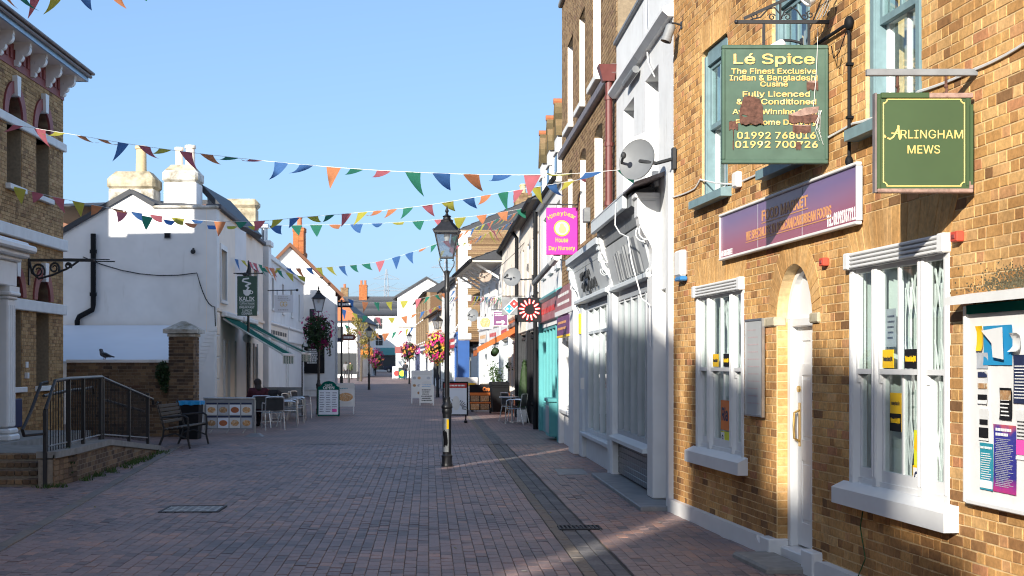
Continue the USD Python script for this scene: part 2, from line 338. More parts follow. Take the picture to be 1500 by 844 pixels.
def copy_of(src, label, loc, rotz=0.0, group=None, cat=None):
    name = src.rpartition('/')[2]
    name = name[:-4] if name[-4:-3] == '_' and name[-3:].isdigit() else name
    was = stage.GetPrimAtPath(src).GetCustomData(); path = numbered('/World', name)
    x = UsdGeom.Xform.Define(stage, path); x.GetPrim().GetReferences().AddInternalReference(src); x.GetPrim().SetInstanceable(True)
    x.ClearXformOpOrder(); x.AddTranslateOp().Set(Gf.Vec3d(*map(float, loc))); x.AddRotateZOp().Set(float(rotz))
    return tag(path, label, cat or was['category'], group or was.get('group'))
def part(name, mb, look_, parent, label=None, smooth=False):
    p = obj(name, mb, look_, parent, smooth)
    if label: tag(p, label)
    return p
def group_part(parent, name):
    p = numbered(str(parent), name); UsdGeom.Xform.Define(stage, p); return p
def P(px, py, Y): return np.array([(px - CX) * Y / F, Y, EYE + (HZ - py) * Y / F])
def G(px, py, z=0.0):
    Y = (EYE - z) * F / (py - HZ); return np.array([(px - CX) * Y / F, Y, z])
class Wall:
    """a facade's frame: x to the right as seen from the street, y into the building, z up"""
    def __init__(s, o, u):
        s.o = np.array(o, float); u = np.array(u, float); s.u = u / np.linalg.norm(u); s.n = np.array([-s.u[1], s.u[0]])
        s.rot = math.degrees(math.atan2(s.u[1], s.u[0])); s.loc = (s.o[0], s.o[1], 0.0)
    def at(s, px, py, y=0.0):
        d = (px - CX) / F; t = (y + s.n @ s.o) / (s.n @ np.array([d, 1.0])); p = t * np.array([d, 1.0])
        return float(s.u @ (p - s.o)), float(EYE + (HZ - py) / F * t)
    def w(s, x, y, z): p = s.o + s.u * x + s.n * y; return np.array([p[0], p[1], z])

# ------------------------------------------------------------------ lettering
_FONT = glob('/opt/blender-*/*/datafiles/fonts/Inter.woff2')[0]
_TX = {}
def text_shape(s, style='sans'):
    """outline of a text with capitals 1 high; 'serif' thins the horizontals and adds slab ends"""
    key = (s, style)
    if key in _TX: return _TX[key]
    size = 110; font = ImageFont.truetype(_FONT, size); sw = {'bold': 4, 'serif': 0, 'heavyserif': 2}.get(style, 1)
    x0, y0, x1, y1 = font.getbbox(s, anchor='ls', stroke_width=sw)
    im = Image.new('L', (x1 - x0 + 40, y1 - y0 + 40)); ImageDraw.Draw(im).text((20 - x0, 20 - y0), s, 255, font, anchor='ls', stroke_width=sw)
    on = np.asarray(im) > 127; base = 20 - y0; cap = int(size * .727); xh = int(size * .546)
    if 'serif' in style:
        er = on.copy()
        for d in (1, 2): er &= np.roll(on, d, 0) | ~np.roll(on, -3, 0)
        on2 = on.copy()
        k = 9
        for top in (base - 7, base - cap, base - xh):
            rows = slice(top, top + 6); band = on[rows].copy(); wide = band.copy()
            lim = on[max(top - 14, 0):top + 20].sum(0) > 24      # only where a stem runs on
            st = band & (lim & ~(on[base + 6] if top == base - 7 else on[max(top - 5, 0)]))[None, :]
            for d in range(1, k): wide |= np.roll(st, d, 1) | np.roll(st, -d, 1)
            on2[rows] |= wide
        on = on2
    on = np.pad(on, ((0, 0), (1, 1))).astype(np.int8)
    r, a = np.nonzero(np.diff(on, axis=1) == 1); b = np.nonzero(np.diff(on, axis=1) == -1)[1]
    g = union_all(boxes(a, -r - 1, b, -r)).buffer(.7).buffer(-.7).simplify(.9)
    k = 1.0 / cap
    g = affinity.affine_transform(g, [k, 0, 0, k, -20 * k, base * k])
    _TX[key] = g
    return g
def letter(mb, s, x, z, h, y=0.0, d=.002, width=None, align='c', style='sans', slant=0.0, t=.5):
    """writes on the plane y (front towards -y): x is the centre / left / right of the line, z its foot, h the capital height"""
    g = text_shape(s, style); bx = g.bounds; sx = h if width is None else width / (bx[2] - bx[0])
    g = affinity.affine_transform(g, [sx, slant * h, 0, h, 0, 0]); b = g.bounds
    x0 = {'c': x - (b[0] + b[2]) / 2, 'l': x - b[0], 'r': x - b[2]}[align]
    return mb.prism(affinity.translate(g, x0, z), y - d, y, t=t)
def scribble(mb, x0, x1, z0, z1, rows, y, seed, d=.0015, fill=.55):
    """rows of small print too small to read: broken dashes"""
    rnd = random.Random(seed); hh = (z1 - z0) / rows
    for k in range(rows):
        x = x0 + rnd.random() * .1 * (x1 - x0); end = x1 - rnd.random() * .3 * (x1 - x0)
        while x < end:
            w = (x1 - x0) * rnd.uniform(.05, .16); mb.box(x, min(x + w, x1), y - d, y, z1 - hh * (k + .5 + fill / 2), z1 - hh * (k + .5 - fill / 2)); x += w + (x1 - x0) * .03
    return mb

# ------------------------------------------------------------------ bricks
def lay(poly, x0, x1, z0, z1, L=.225, h=.075, gap=.009, seed=0, bond='flemish', minarea=.0006):
    """bricks of a wall face: list of (polygon, whole?)"""
    rnd = random.Random(seed); pp = prep(poly); out = []; k = 0; z = z0
    while z < z1 - .01:
        x = x0 - rnd.random() * .02; i = 0
        if bond == 'stretcher': x -= (k % 2) * L / 2
        elif bond == 'flemish': x -= (k % 2) * L * .75
        else: x -= (k % 2) * L * .25
        while x < x1:
            w = L if (bond == 'stretcher' or (bond == 'flemish' and i % 2 == 0) or (bond == 'english' and k % 2 == 0)) else L / 2
            w *= rnd.uniform(.97, 1.03); b = sbox(x + gap / 2, z + gap / 2, x + w - gap / 2, z + h - gap / 2)
            if pp.contains(b): out.append((b, True))
            elif pp.intersects(b):
                for g in getattr(b.intersection(poly), 'geoms', [b.intersection(poly)]):
                    if g.geom_type == 'Polygon' and g.area > minarea: out.append((g, False))
            x += w; i += 1
        z += h; k += 1
    return out
def brick_mesh(mb, g, whole, y, depth, rnd, tint, rough=.0045):
    """a brick with a softened, slightly uneven face"""
    if whole:
        a, b, c, d = g.bounds; e = .0018; j = lambda: rnd.uniform(-rough, rough); f = y - rnd.uniform(0, .002)
        mb.add([(a, y + depth, b), (c, y + depth, b), (c, y + depth, d), (a, y + depth, d), (a + j(), y + e, b + j()), (c + j(), y + e, b + j()), (c + j(), y + e, d + j()), (a + j(), y + e, d + j()),
                (a + e * 1.5, f, b + e), (c - e * 1.5, f, b + e), (c - e * 1.5, f, d - e), (a + e * 1.5, f, d - e)],
               [(0, 1, 5, 4), (1, 2, 6, 5), (2, 3, 7, 6), (3, 0, 4, 7), (4, 5, 9, 8), (5, 6, 10, 9), (6, 7, 11, 10), (7, 4, 8, 11), (8, 9, 10, 11)], tint)
    else: mb.prism(g, y, y + depth, t=tint)
    return mb
def brickwork(T, poly, look_, seed, y=0.0, depth=.03, L=.225, h=.075, bond='flemish', single=0, key=None, dark=None, name='brickwork', lo=None):
    """lays a face; the pieces first in key order become parts of their own, the rest one part of kind stuff"""
    rnd = random.Random(seed); x0, z0, x1, z1 = poly.bounds
    br = lay(poly, x0, x1, z0, z1, L=L, h=h, seed=seed, bond=bond)
    ids = set()
    if single: ids = set(sorted([i for i in range(len(br)) if br[i][1]], key=lambda i: key(br[i][0].centroid.x, br[i][0].centroid.y))[:single])
    rest = MB()
    for i, (g, wh) in enumerate(br):
        c = g.centroid; t = min(1, max(0.02, rnd.betavariate(2.2, 1.9)))
        if rnd.random() < .06: t = rnd.choice([.03, .98])
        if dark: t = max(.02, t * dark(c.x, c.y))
        if i in ids: part('brick', brick_mesh(MB(), g, wh, y, depth, rnd, t), look_, T)
        else: brick_mesh(rest, g, wh, y, depth, rnd, t)
    if rest.n: tag(part(name, rest, look_, T), kind='stuff')
def arch(x0, x1, zs, n=20, r=None):
    """semicircular (or flatter) head above the springing zs: points from right to left"""
    c = (x0 + x1) / 2; a = (x1 - x0) / 2; r = r or a
    return [(c + a * math.cos(t), zs + r * math.sin(t)) for t in np.linspace(0, math.pi, n)]
def arched(x0, x1, z0, zs, r=None): return Polygon([(x0, z0), (x1, z0)] + arch(x0, x1, zs, r=r))
def slab_wall(T, poly, look_, y0=0.0, y1=.3, name='wall'): return part(name, MB().prism(poly, y0, y1), look_, T)
def pane_window(T, x0, x1, z0, z1, y=.12, frame='white_paint', fw=.06, bars=(1, 1), pane='dark_glass', sill=None, sill_out=.06, head=None, meeting=True, curtain=False, label=None):
    """a window in an opening: frame mesh with glazing bars, pane, sill as sub-parts"""
    m = MB(); y1 = y + .06
    m.box(x0, x0 + fw, y, y1, z0, z1); m.box(x1 - fw, x1, y, y1, z0, z1); m.box(x0 + fw, x1 - fw, y, y1, z1 - fw, z1); m.box(x0 + fw, x1 - fw, y, y1, z0, z0 + fw * 1.2)
    zm = (z0 + z1) / 2
    if meeting: m.box(x0 + fw, x1 - fw, y + .004, y1, zm - .025, zm + .025)
    for k in range(1, bars[0] + 1):
        x = x0 + (x1 - x0) * k / (bars[0] + 1); m.box(x - .012, x + .012, y + .01, y1 - .01, z0 + fw, z1 - fw)
    for k in range(1, bars[1] + 1):
        z = z0 + (z1 - z0) * k / (bars[1] + 1)
        if not (meeting and abs(z - zm) < .05): m.box(x0 + fw, x1 - fw, y + .012, y1 - .012, z - .012, z + .012)
    w = part('window', m, frame, T, label)
    part('pane', MB().box(x0 + fw * .5, x1 - fw * .5, y + .03, y + .036, z0 + fw * .5, z1 - fw * .5), pane, w)
    if curtain: part('curtain', MB().box(x0, x1, y + .10, y + .11, z0, z1), 'net_curtain', w)
    if sill: part('sill', MB().box(x0 - .08, x1 + .08, -sill_out, y, z0 - .11, z0 - .002, bev=.01), sill, w)
    return w
# ================================================================== GROUND
def gz(Y): return 0.0 if Y < 100 else min(.0045 * (Y - 100), .9)
ys = [-60, 0, 60, 100, 160, 220, 300, 600, 1500]
g = obj('ground', MB().sheet([[(x, y, gz(y) - .06) for x in (-900, -100, 0, 100, 900)] for y in ys]), 'asphalt'); tag(g, kind='structure')
def XL(Y): return -8.3 - .072 * (Y - 40)                      # building line on the left from the cafe on
def XR(Y): return 1.858 - .055 * (Y - 16.36) if Y < 58 else -.43 - .11 * (Y - 58)
street = tag(group_part('/World', 'street'), kind='structure')
yy = list(range(-60, 26, 12)) + [26]
part('paving_bed', MB().sheet([[(x, y, -.016) for x in (-14, -5, 4, 14)] for y in (7.4, 30)]), 'joint_sand', street)
part('paving', MB().sheet([[(x, y, gz(y)) for x in (-30, -9, 0, 14)] for y in (30, 40, 60, 80, 100, 130, 160, 190, 230)]).sheet([[(x, y, 0) for x in (-14, -5, 4, 14)] for y in (-60, -20, 7.4)]), 'far_paving', street)
rnd = random.Random(5)
KQ = 0.059
near, field = [], MB()
def pavers():
    cells = []
    q = -12.0
    cols = int(17 / .1035)
    for c in range(cols):
        q0 = -12 + c * .1035
        if 1.235 < q0 + .052 < 1.645: continue
        off = (c % 2) * .104 + random.Random(c).uniform(-.012, .012)
        for k in range(int(22.8 / .208)):
            y0 = 7.42 + k * .208 + off - .1; ym = y0 + .1; xm = q0 + .05 - KQ * ym
            if y0 < 7.4 or y0 > 29.9: continue
            if abs(xm) > .36 * ym + 1.6: continue
            if xm > 2.0 - .1229 / .9924 * (ym - 16.36) + .35 and ym < 16.4: continue
            if ym > 16 and xm > 2.2: continue
            cells.append((q0, y0, ym, xm))
    return cells
cells = pavers()
inview = sorted([i for i, (q0, y0, ym, xm) in enumerate(cells) if abs(xm) < .355 * ym and ym > 11.3], key=lambda i: cells[i][2])[:300]
inview = set(inview)
def paver(mb, q0, y0, w, l, z, tint, slope=KQ, e=.006):
    r = rnd.uniform; a, b = q0 + .0012 + r(0, .0022), q0 + w - .0012 - r(0, .0022); c, d = y0 + .0015, y0 + l - .0015 - r(0, .003)
    zz = z + r(-.0022, .0022); tl, tw = r(-.0016, .0016), r(-.0016, .0016)
    pts = [(x - slope * y, y, hh + (0 if hh < zz - .004 else (tl if y > y0 + l / 2 else -tl) + (tw if x > q0 + w / 2 else -tw)))
           for hh, ee in ((-.03, 0), (zz - .003, 0), (zz, e)) for x, y in ((a + ee, c + ee), (b - ee, c + ee), (b - ee, d - ee), (a + ee, d - ee))]
    return mb.add(pts, [(0, 1, 5, 4), (1, 2, 6, 5), (2, 3, 7, 6), (3, 0, 4, 7), (4, 5, 9, 8), (5, 6, 10, 9), (6, 7, 11, 10), (7, 4, 8, 11), (8, 9, 10, 11)], tint)
PATCH = [(-3.2, -1.9, 13.2, 14.9, -.3), (-.9, .3, 17.5, 19.0, .32), (-5.2, -4.0, 17.8, 20.5, .25), (.1, .9, 12.0, 13.0, -.25), (-2.6, -1.2, 21.5, 24.0, -.22), (-4.6, -3.0, 13.0, 14.2, .22), (-1.6, -1.3, 11, 20, -.15)]
for i, (q0, y0, ym, xm) in enumerate(cells):
    t = min(1, max(0, rnd.gauss(.42, .2) + (.22 if q0 > 1.6 else 0)))
    if rnd.random() < .05: t = rnd.choice([0, .98])
    for (u0, u1, v0, v1, dt) in PATCH:
        if u0 < xm < u1 and v0 < ym < v1: t = min(1, max(0, t + dt))
    dip = .004 * math.sin(xm * 1.7 + ym * .6) + .003 * math.sin(ym * 2.1)
    if i in inview: part('paver', paver(MB(), q0, y0, .1035, .208, dip, t), 'paver_clay', street)
    else: paver(field, q0, y0, .1035, .208, dip, t)
tag(part('paver_field', field, 'paver_clay', street), kind='stuff')
ch = MB()
y = 7.5
while y < 60:
    l = .205 if y < 60 else .4; paver(ch, 1.258, y, .112, l, -.004 if y < 30 else .004, rnd.uniform(.75, 1), e=.005); y += l + .004
y = 7.5
while y < 60:
    paver(ch, 1.378, y, .13, .30, -.010 if y < 30 else .004, rnd.uniform(.0, .5), e=.008); paver(ch, 1.512, y, .125, .30, -.006 if y < 30 else .004, rnd.uniform(.0, .5), e=.008); y += .306
tag(part('drainage_channel', ch, 'kerb_stone', street), kind='stuff')
kb = MB(); y = 11.0
while y < 29:
    x = -5.11 - .133 * (y - 15.6); paver(kb, x + .133 * y, y, .13, .42, .016, rnd.uniform(.2, .75), slope=.133, e=.012); y += .43
tag(part('kerb', kb, 'kerb_stone', street), kind='stuff')
gs_ = MB(); rg0 = random.Random(77)
for k in range(260):
    y = rg0.uniform(11.5, 34); x = rg0.uniform(-.36, .2) * y
    if x > 1.85 - .06 * (y - 16) or (x < -5.9 and y > 19): continue
    r = rg0.uniform(.010, .028); gs_.lathe([(0, .0045), (r * .7, .0042), (r, .001)], 7, (x, y, .003))
tag(part('gum_spot', gs_, 'stone_grey', street), kind='stuff')
# iron covers in the paving
c = thing('manhole_cover', 'square recessed inspection cover set in the open brick paving left of the lamp post', 'manhole cover', (-3.72, 16.6, .004), 3)
m = MB(); m.box(-.34, .34, -.36, -.33, -.02, .008); m.box(-.34, .34, .33, .36, -.02, .008); m.box(-.34, -.31, -.33, .33, -.02, .008); m.box(.31, .34, -.33, .33, -.02, .008)
part('frame', m, 'dark_grey', c)
m = MB()
for a in range(7):
    for b in range(7):
        if rnd.random() < .8: m.box(-.29 + a * .084, -.29 + a * .084 + .05, -.30 + b * .088, -.30 + b * .088 + .06, -.01, .006)
part('lid', MB().box(-.31, .31, -.33, .33, -.03, .002), 'graffiti_grey', c); part('tread', m, 'lead_grey', c)
c = thing('drain_grate', 'small iron drain grate beside the drainage channel near the right building', 'drain grate', (.70, 14.75, .003), 3)
m = MB(); m.box(-.22, .22, -.17, -.14, -.02, .006); m.box(-.22, .22, .14, .17, -.02, .006)
for k in range(11): m.box(-.22 + k * .042, -.22 + k * .042 + .02, -.14, .14, -.02, .006)
part('grating', m, 'dark_grey', c); part('sump', MB().box(-.21, .21, -.14, .14, -.03, -.012), 'black_print', c)
c = thing('access_slab', 'pale grey concrete access slab in the right footway outside the grey shop', 'access cover', (.93, 22.3, .003), 2)
part('slab', MB().box(-.23, .23, -.6, .6, -.02, .006, bev=.004), 'lead_grey', c); part('rim', MB().box(-.25, .25, -.62, -.605, -.02, .007).box(-.25, .25, .605, .62, -.02, .007), 'stone_grey', c)

# ================================================================== YELLOW BRICK BUILDING (near right)
R = Wall((1.858, 16.36), (1.032, -8.33))
NB = thing('brick_building', 'yellow stock brick building with white tripartite windows and arched white door, nearest on the right', 'building', R.loc, R.rot)
WIN = [(1.05, 2.85, .80, 2.53), (5.66, 7.42, .80, 2.53)]
UP = [(1.27, 2.28), (3.72, 4.74), (5.97, 6.98)]
DX0, DX1, DZS = 3.85, 4.80, 2.07
holes = [sbox(a, b2, c, d) for a, c, b2, d in [(w[0], w[1], w[2], w[3]) for w in WIN]]
holes = [sbox(w[0], w[2], w[1], w[3]) for w in WIN] + [arched(DX0, DX1, -.1, DZS)] + [arched(a, b, 3.45, 4.93, r=.14) for a, b in UP]
def flat_arch(x0, x1, z, h=.27, sp=.15): return Polygon([(x0, z), (x1, z), (x1 + sp, z + h), (x0 - sp, z + h)])
rub = [flat_arch(w[0], w[1], w[3]) for w in WIN] + [flat_arch(a, b, 4.99, .28, .12) for a, b in UP]
ring = Polygon(arch(DX0 - .225, DX1 + .225, DZS)).difference(Polygon(arch(DX0, DX1, DZS)))
face = sbox(0, 0, 10.6, 6.6).difference(union_all(holes))
slab_wall(NB, sbox(0, -.05, 24, 7.4).difference(union_all(holes)), 'mortar_sand', .003, .30)
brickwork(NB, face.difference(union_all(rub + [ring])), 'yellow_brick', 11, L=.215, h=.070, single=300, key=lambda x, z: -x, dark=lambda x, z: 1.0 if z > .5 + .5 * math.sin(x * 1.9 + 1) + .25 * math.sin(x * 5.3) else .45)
m = MB(); rn = random.Random(3)
for (x0, x1, z, h, sp) in [(w[0], w[1], w[3], .27, .15) for w in WIN] + [(a, b, 4.99, .28, .12) for a, b in UP]:
    n = int((x1 - x0) / .062)
    for k in range(n):
        a, b = k / n, (k + 1) / n; bx = lambda t: x0 + (x1 - x0) * t; tx = lambda t: x0 - sp + (x1 - x0 + 2 * sp) * t
        m.prism([(bx(a) + .002, z + .004), (bx(b) - .002, z + .004), (tx(b) - .002, z + h - .004), (tx(a) + .002, z + h - .004)], -rn.uniform(.001, .005), .03, t=rn.uniform(.58, .80))
n = 26
for k in range(n):
    t0, t1 = math.pi * k / n + .004, math.pi * (k + 1) / n - .004; cx = (DX0 + DX1) / 2
    m.prism([(cx + r * math.cos(t), DZS + r * math.sin(t)) for r, t in ((.478, t0), (.698, t0), (.698, t1), (.478, t1))], -rn.uniform(.001, .005), .10, t=rn.uniform(.55, .80))
tag(part('rubbed_brick_arches', m, 'yellow_brick', NB), kind='stuff')
# brick return of the door opening, imposts
m = MB(); z = .12
while z < 2.02:
    m.box(DX0 - .05, DX0 + .004, .012, .10, z + .005, z + .07, t=rn.uniform(.3, .9)); z += .075
tag(part('door_reveal', m, 'yellow_brick', NB), kind='stuff')
for a, b in ((3.54, 3.86), (4.79, 5.0)): part('impost', MB().box(a, b, -.025, .09, 2.03, 2.115, bev=.012), 'old_stucco', NB)
# white plinth with its steps at the door
part('plinth', MB().prism([(0, -.05), (3.62, -.05), (3.62, .085)] + [(3.60 - .12 * math.sin(t), .085 + .065 * (1 - math.cos(t))) for t in np.linspace(0, 1.57, 6)] + [(3.40, .15), (0, .15)], -.07, .006), 'white_paint', NB)
part('plinth', MB().prism([(5.05, -.05), (24, -.05), (24, .135), (5.2, .135)] + [(5.16 - .11 * math.sin(t), .135 - .05 * (1 - math.cos(t)) * .8) for t in np.linspace(0, 1.57, 6)], -.07, .006), 'white_paint', NB)
part('plinth_block', MB().box(3.625, 3.90, -.085, .098, -.05, .16, bev=.01), 'white_paint', NB); part('plinth_block', MB().box(4.76, 5.045, -.085, .098, -.05, .19, bev=.012), 'white_paint', NB)
# tripartite sash windows
def tripartite(x0, z0, x1, z1, seed):
    y = .02; m = MB()
    for a, b in ((x0, x0 + .08), (x1 - .08, x1)): m.box(a, b, y - .030, .10, z0, z1 - .125, bev=.006); m.box(a + .022, b - .022, y - .036, y - .028, z0 + .06, z1 - .16, bev=.004)
    m.box(x0 + .09, x1 - .09, y + .01, .16, z0, z0 + .05)
    w = part('window', m, 'white_paint', NB)
    h = MB()                                                        # fluted head box with end blocks
    for a, b in ((x0 - .01, x0 + .085), (x1 - .085, x1 + .01)): h.box(a, b, -.055, .16, z1 - .125, z1, bev=.008)
    h.box(x0 + .085, x1 - .085, -.02, .16, z1 - .125, z1)
    for k in range(4): h.box(x0 + .085, x1 - .085, -.046, -.018, z1 - .118 + k * .03, z1 - .118 + k * .03 + .02, bev=.005)
    part('head_box', h, 'white_paint', w)
    ms = (x0 + .47, x1 - .47)
    for c in ms:
        mm = MB().box(c - .046, c + .046, y - .018, .085, z0 + .01, z1 - .126, bev=.006)
        for d in (-.024, .024): mm.box(c + d - .010, c + d + .010, y - .024, y - .016, z0 + .08, z1 - .15)
        part('mullion', mm, 'white_paint', w)
    zm = 1.645
    for a, b, bar in ((x0 + .08, ms[0] - .046, 0), (ms[0] + .046, ms[1] - .046, 1), (ms[1] + .046, x1 - .08, 0)):
        for lo, hi, yy in ((zm - .02, z1 - .126, y - .004), (z0 + .05, zm + .018, y + .026)):
            s = MB(); f = .030; s.box(a, a + f, yy, yy + .045, lo, hi); s.box(b - f, b, yy, yy + .045, lo, hi); s.box(a + f, b - f, yy, yy + .045, hi - f, hi); s.box(a + f, b - f, yy, yy + .045, lo, lo + (.08 if lo < 1 else .038))
            if bar: s.box((a + b) / 2 - .014, (a + b) / 2 + .014, yy + .005, yy + .04, lo + f, hi - f)
            if lo > 1:
                for c in (a, b - f): s.prism([(c, lo), (c + f, lo), (c + f, lo - .03), (c + f * .6, lo - .065), (c + f * .25, lo - .05), (c, lo - .02)], yy + .002, yy + .043)
            part('sash', s, 'white_paint', w)
            part('pane', MB().box(a + f * .6, b - f * .6, yy + .014, yy + .018, lo + .02, hi - .02), 'window_glass', w)
    part('sill', MB().prism([(-.10, z0 - .155), (-.10, z0 - .035), (.0, z0 + .012), (.17, z0 + .018), (.17, z0 - .155)], x0 - .13, x1 + .13, plane='yz'), 'white_paint', w)
    b = MB(); r2 = random.Random(seed); x = x0 + .08
    while x < x1 - .1:                                             # vertical blind strips, some turned
        a = r2.uniform(.1, .6); dx, dy = .046 * math.cos(a), .046 * math.sin(a)
        if r2.random() < .95: b.add([(x - dx, .135 - dy, z0 + .06), (x + dx, .135 + dy, z0 + .06), (x + dx, .135 + dy, z1 - .14), (x - dx, .135 - dy, z1 - .14)], [(0, 1, 2, 3)])
        x += .088
    part('blind', b, 'blind_slat', w)
    t = MB(); x = ms[0] + .38
    while x < x1 - .1:                                             # folding security trellis
        t.box(x - .007, x + .007, .076, .086, z0 + .06, z1 - .3)
        for k in range(3):
            zz = z0 + .2 + k * .52
            t.bar((x, .081, zz), (x + .1, .081, zz + .34), .008, .012); t.bar((x + .1, .078, zz), (x, .078, zz + .34), .008, .012)
        x += .1
    part('grille', t, 'white_paint', w)
for i, wn in enumerate(WIN): tripartite(*[wn[0], wn[2], wn[1], wn[3]], 40 + i)
# upper sash windows with weathered teal frames
for a, b in UP:
    z0, z1 = 3.45, 4.93; m = MB()
    for p, q in ((a, a + .13), (b - .13, b)): m.box(p, q, .03, .18, z0, z1 + .02, bev=.006); m.box(p + (.07 if p == a else .0), q - (.07 if p != a else .0), .012, .03, z0, z1)
    m.prism(arched(a + .13, b - .13, z1 - .10, z1 - .002, r=.12), .03, .18)
    w = part('window', m, 'teal_frame', NB)
    zm = 4.18
    for lo, hi, yy in ((zm - .025, z1 - .10, .06), (z0 + .03, zm + .02, .11)):
        s = MB(); p, q = a + .13, b - .13; s.box(p, p + .05, yy, yy + .045, lo, hi); s.box(q - .05, q, yy, yy + .045, lo, hi); s.box(p + .05, q - .05, yy, yy + .045, lo, lo + .05); s.box(p + .05, q - .05, yy, yy + .045, hi - .045, hi)
        s.box((p + q) / 2 - .014, (p + q) / 2 + .014, yy + .004, yy + .04, lo + .05, hi - .045)
        part('sash', s, 'white_paint' if lo < 4 else 'teal_frame', w); part('pane', MB().box(p + .02, q - .02, yy + .014, yy + .018, lo + .02, hi - .02), 'window_glass', w)
    part('sill', MB().prism([(-.11, z0 - .10), (-.11, z0 - .02), (.17, z0 + .03), (.17, z0 - .10)], a - .14, b + .14, plane='yz'), 'teal_frame', w)
    part('curtain', MB().box(a + .1, b - .1, .26, .265, z0, z1), 'net_curtain', w)
# rooms behind the glass, back and roof of the house
part('room', MB().box(.1, 24, .75, .8, .0, 2.75).box(.1, 24, .31, .8, 2.75, 2.8).box(.1, 24, .31, .8, -.02, .0).box(3.4, 3.42, .31, .78, 0, 2.75).box(5.2, 5.22, .31, .78, 0, 2.75), 'pale_room', NB)
part('upper_room', MB().box(.1, 24, 1.45, 1.5, 3.2, 5.5).box(.1, 24, .31, 1.45, 5.5, 5.55).box(.1, 24, .31, 1.45, 3.15, 3.2), 'pale_room', NB)
part('flank_wall', MB().box(.0, .3, .301, 7, -.05, 7.4).box(23.7, 24, .301, 7, -.05, 7.4).box(.3, 23.7, 6.7, 7, -.05, 7.4), 'mortar_sand', NB)
part('roof', MB().prism([(-.15, 7.41), (7.15, 7.41), (3.5, 9.6)], -.05, 24.05, plane='yz'), 'roof_slate', NB)
# arched white door
m = MB(); y = .10
m.box(DX0, DX0 + .085, y, .24, .10, DZS + .02, bev=.006); m.box(DX1 - .085, DX1, y, .24, .10, DZS + .02, bev=.006)
m.prism(Polygon(arch(DX0, DX1, DZS + .02)).difference(Polygon(arch(DX0 + .07, DX1 - .07, DZS + .02))), y, .24)
m.box(DX0 + .085, DX1 - .085, y + .01, .24, DZS - .05, DZS + .03, bev=.01)
d = part('door', m, 'white_paint', NB)
part('fanlight', MB().prism(arch(DX0 + .07, DX1 - .07, DZS + .03), y + .05, y + .06), 'white_paint', d)
lf = MB(); a, b = DX0 + .085, DX1 - .085; yl = y + .065
lf.box(a, b, yl + .012, yl + .05, .12, DZS - .05)
for p, q in ((a, a + .11), (b - .11, b), ((a + b) / 2 - .05, (a + b) / 2 + .05)): lf.box(p, q, yl, yl + .013, .12, DZS - .05)
for lo, hi in ((.12, .32), (.86, 1.04), (1.60, 1.70), (1.90, 2.02)): lf.box(a + .11, b - .11, yl + .001, yl + .013, lo, hi)
for p, q in ((a + .13, (a + b) / 2 - .07), ((a + b) / 2 + .07, b - .13)):
    for lo, hi in ((.35, .83), (1.07, 1.57)): lf.box(p, q, yl + .004, yl + .014, lo, hi, bev=.008)
part('leaf', lf, 'white_paint', d)
part('handle', MB().tube([(a + .06, yl, 1.02), (a + .06, yl - .05, 1.05), (a + .06, yl - .055, 1.16), (a + .06, yl - .05, 1.27), (a + .06, yl, 1.30)], .011).box(a + .035, a + .085, yl - .006, yl, .98, 1.36), 'brass', d)
part('lock', MB().lathe([(.0, 0), (.028, 0), (.028, .02), (0, .02)], 14).mv([[1, 0, 0, a + .06], [0, 0, -1, yl], [0, 1, 0, 1.48], [0, 0, 0, 1]]), 'brass', d)
part('letter_box', MB().box(b - .34, b - .09, yl - .012, yl, .90, .98, bev=.006), 'brass', d)
part('threshold', MB().box(DX0, DX1, .02, .3, .0, .10, bev=.01), 'white_paint', d)
ds = thing('doorstep', 'worn dark stone doorstep in front of the arched white door', 'step', R.w((DX0 + DX1) / 2, -.22, 0), R.rot)
part('slab', MB().box(-.52, .50, -.17, .20, -.05, .045, bev=.02), 'stone_grey', ds)

# things fixed to the brick building ------------------------------------------------------------
def on_wall(name, label, cat, x, y, z, W=R, **k): return thing(name, label, cat, W.w(x, y, z), W.rot, **k)
# long shop board over the door
sb = on_wall('shop_board', 'long purple to rose printed food market board over the white door', 'sign', 4.08, -.02, 2.955)
part('board', MB().box(-1.87, 1.87, -.03, .0, -.215, .215), 'board_gradient', sb)
fr = MB().box(-1.885, 1.885, -.05, .0, .205, .23, bev=.006).box(-1.885, 1.885, -.05, .0, -.23, -.205, bev=.006).box(-1.885, -1.87, -.045, .0, -.2, .2).box(1.87, 1.885, -.045, .0, -.2, .2)
part('frame', fr, 'galvanised' if False else 'stone_trim', sb)
yb = -.031; L = MB()
letter(L, 'FOOD MARKET', .13, .03, .085, yb, .002, width=1.25, style='bold'); L.box(-.50, .76, yb - .002, yb, .004, .012)
letter(L, 'WE SPECIALISE IN AFRICAN/CARIBBEAN FOODS', .16, -.105, .075, yb, .002, width=2.30, style='bold'); L.box(-1.0, 1.32, yb - .002, yb, -.128, -.12)
part('lettering', L, 'orange_letter', sb)
part('lettering', letter(MB(), 'TEL: 01992767711', 1.83, -.185, .085, yb, .002, width=.62, align='r', style='bold'), 'white_letter', sb); part('lettering', letter(MB(), '40 SUN STREET', -1.85, -.19, .05, yb, .002, width=.40, align='l', style='bold'), 'white_letter', sb)
for k in (-.62, .62): part('joint', MB().box(k - .002, k + .002, yb - .0015, yb, -.2, .2), 'grey_print', sb)
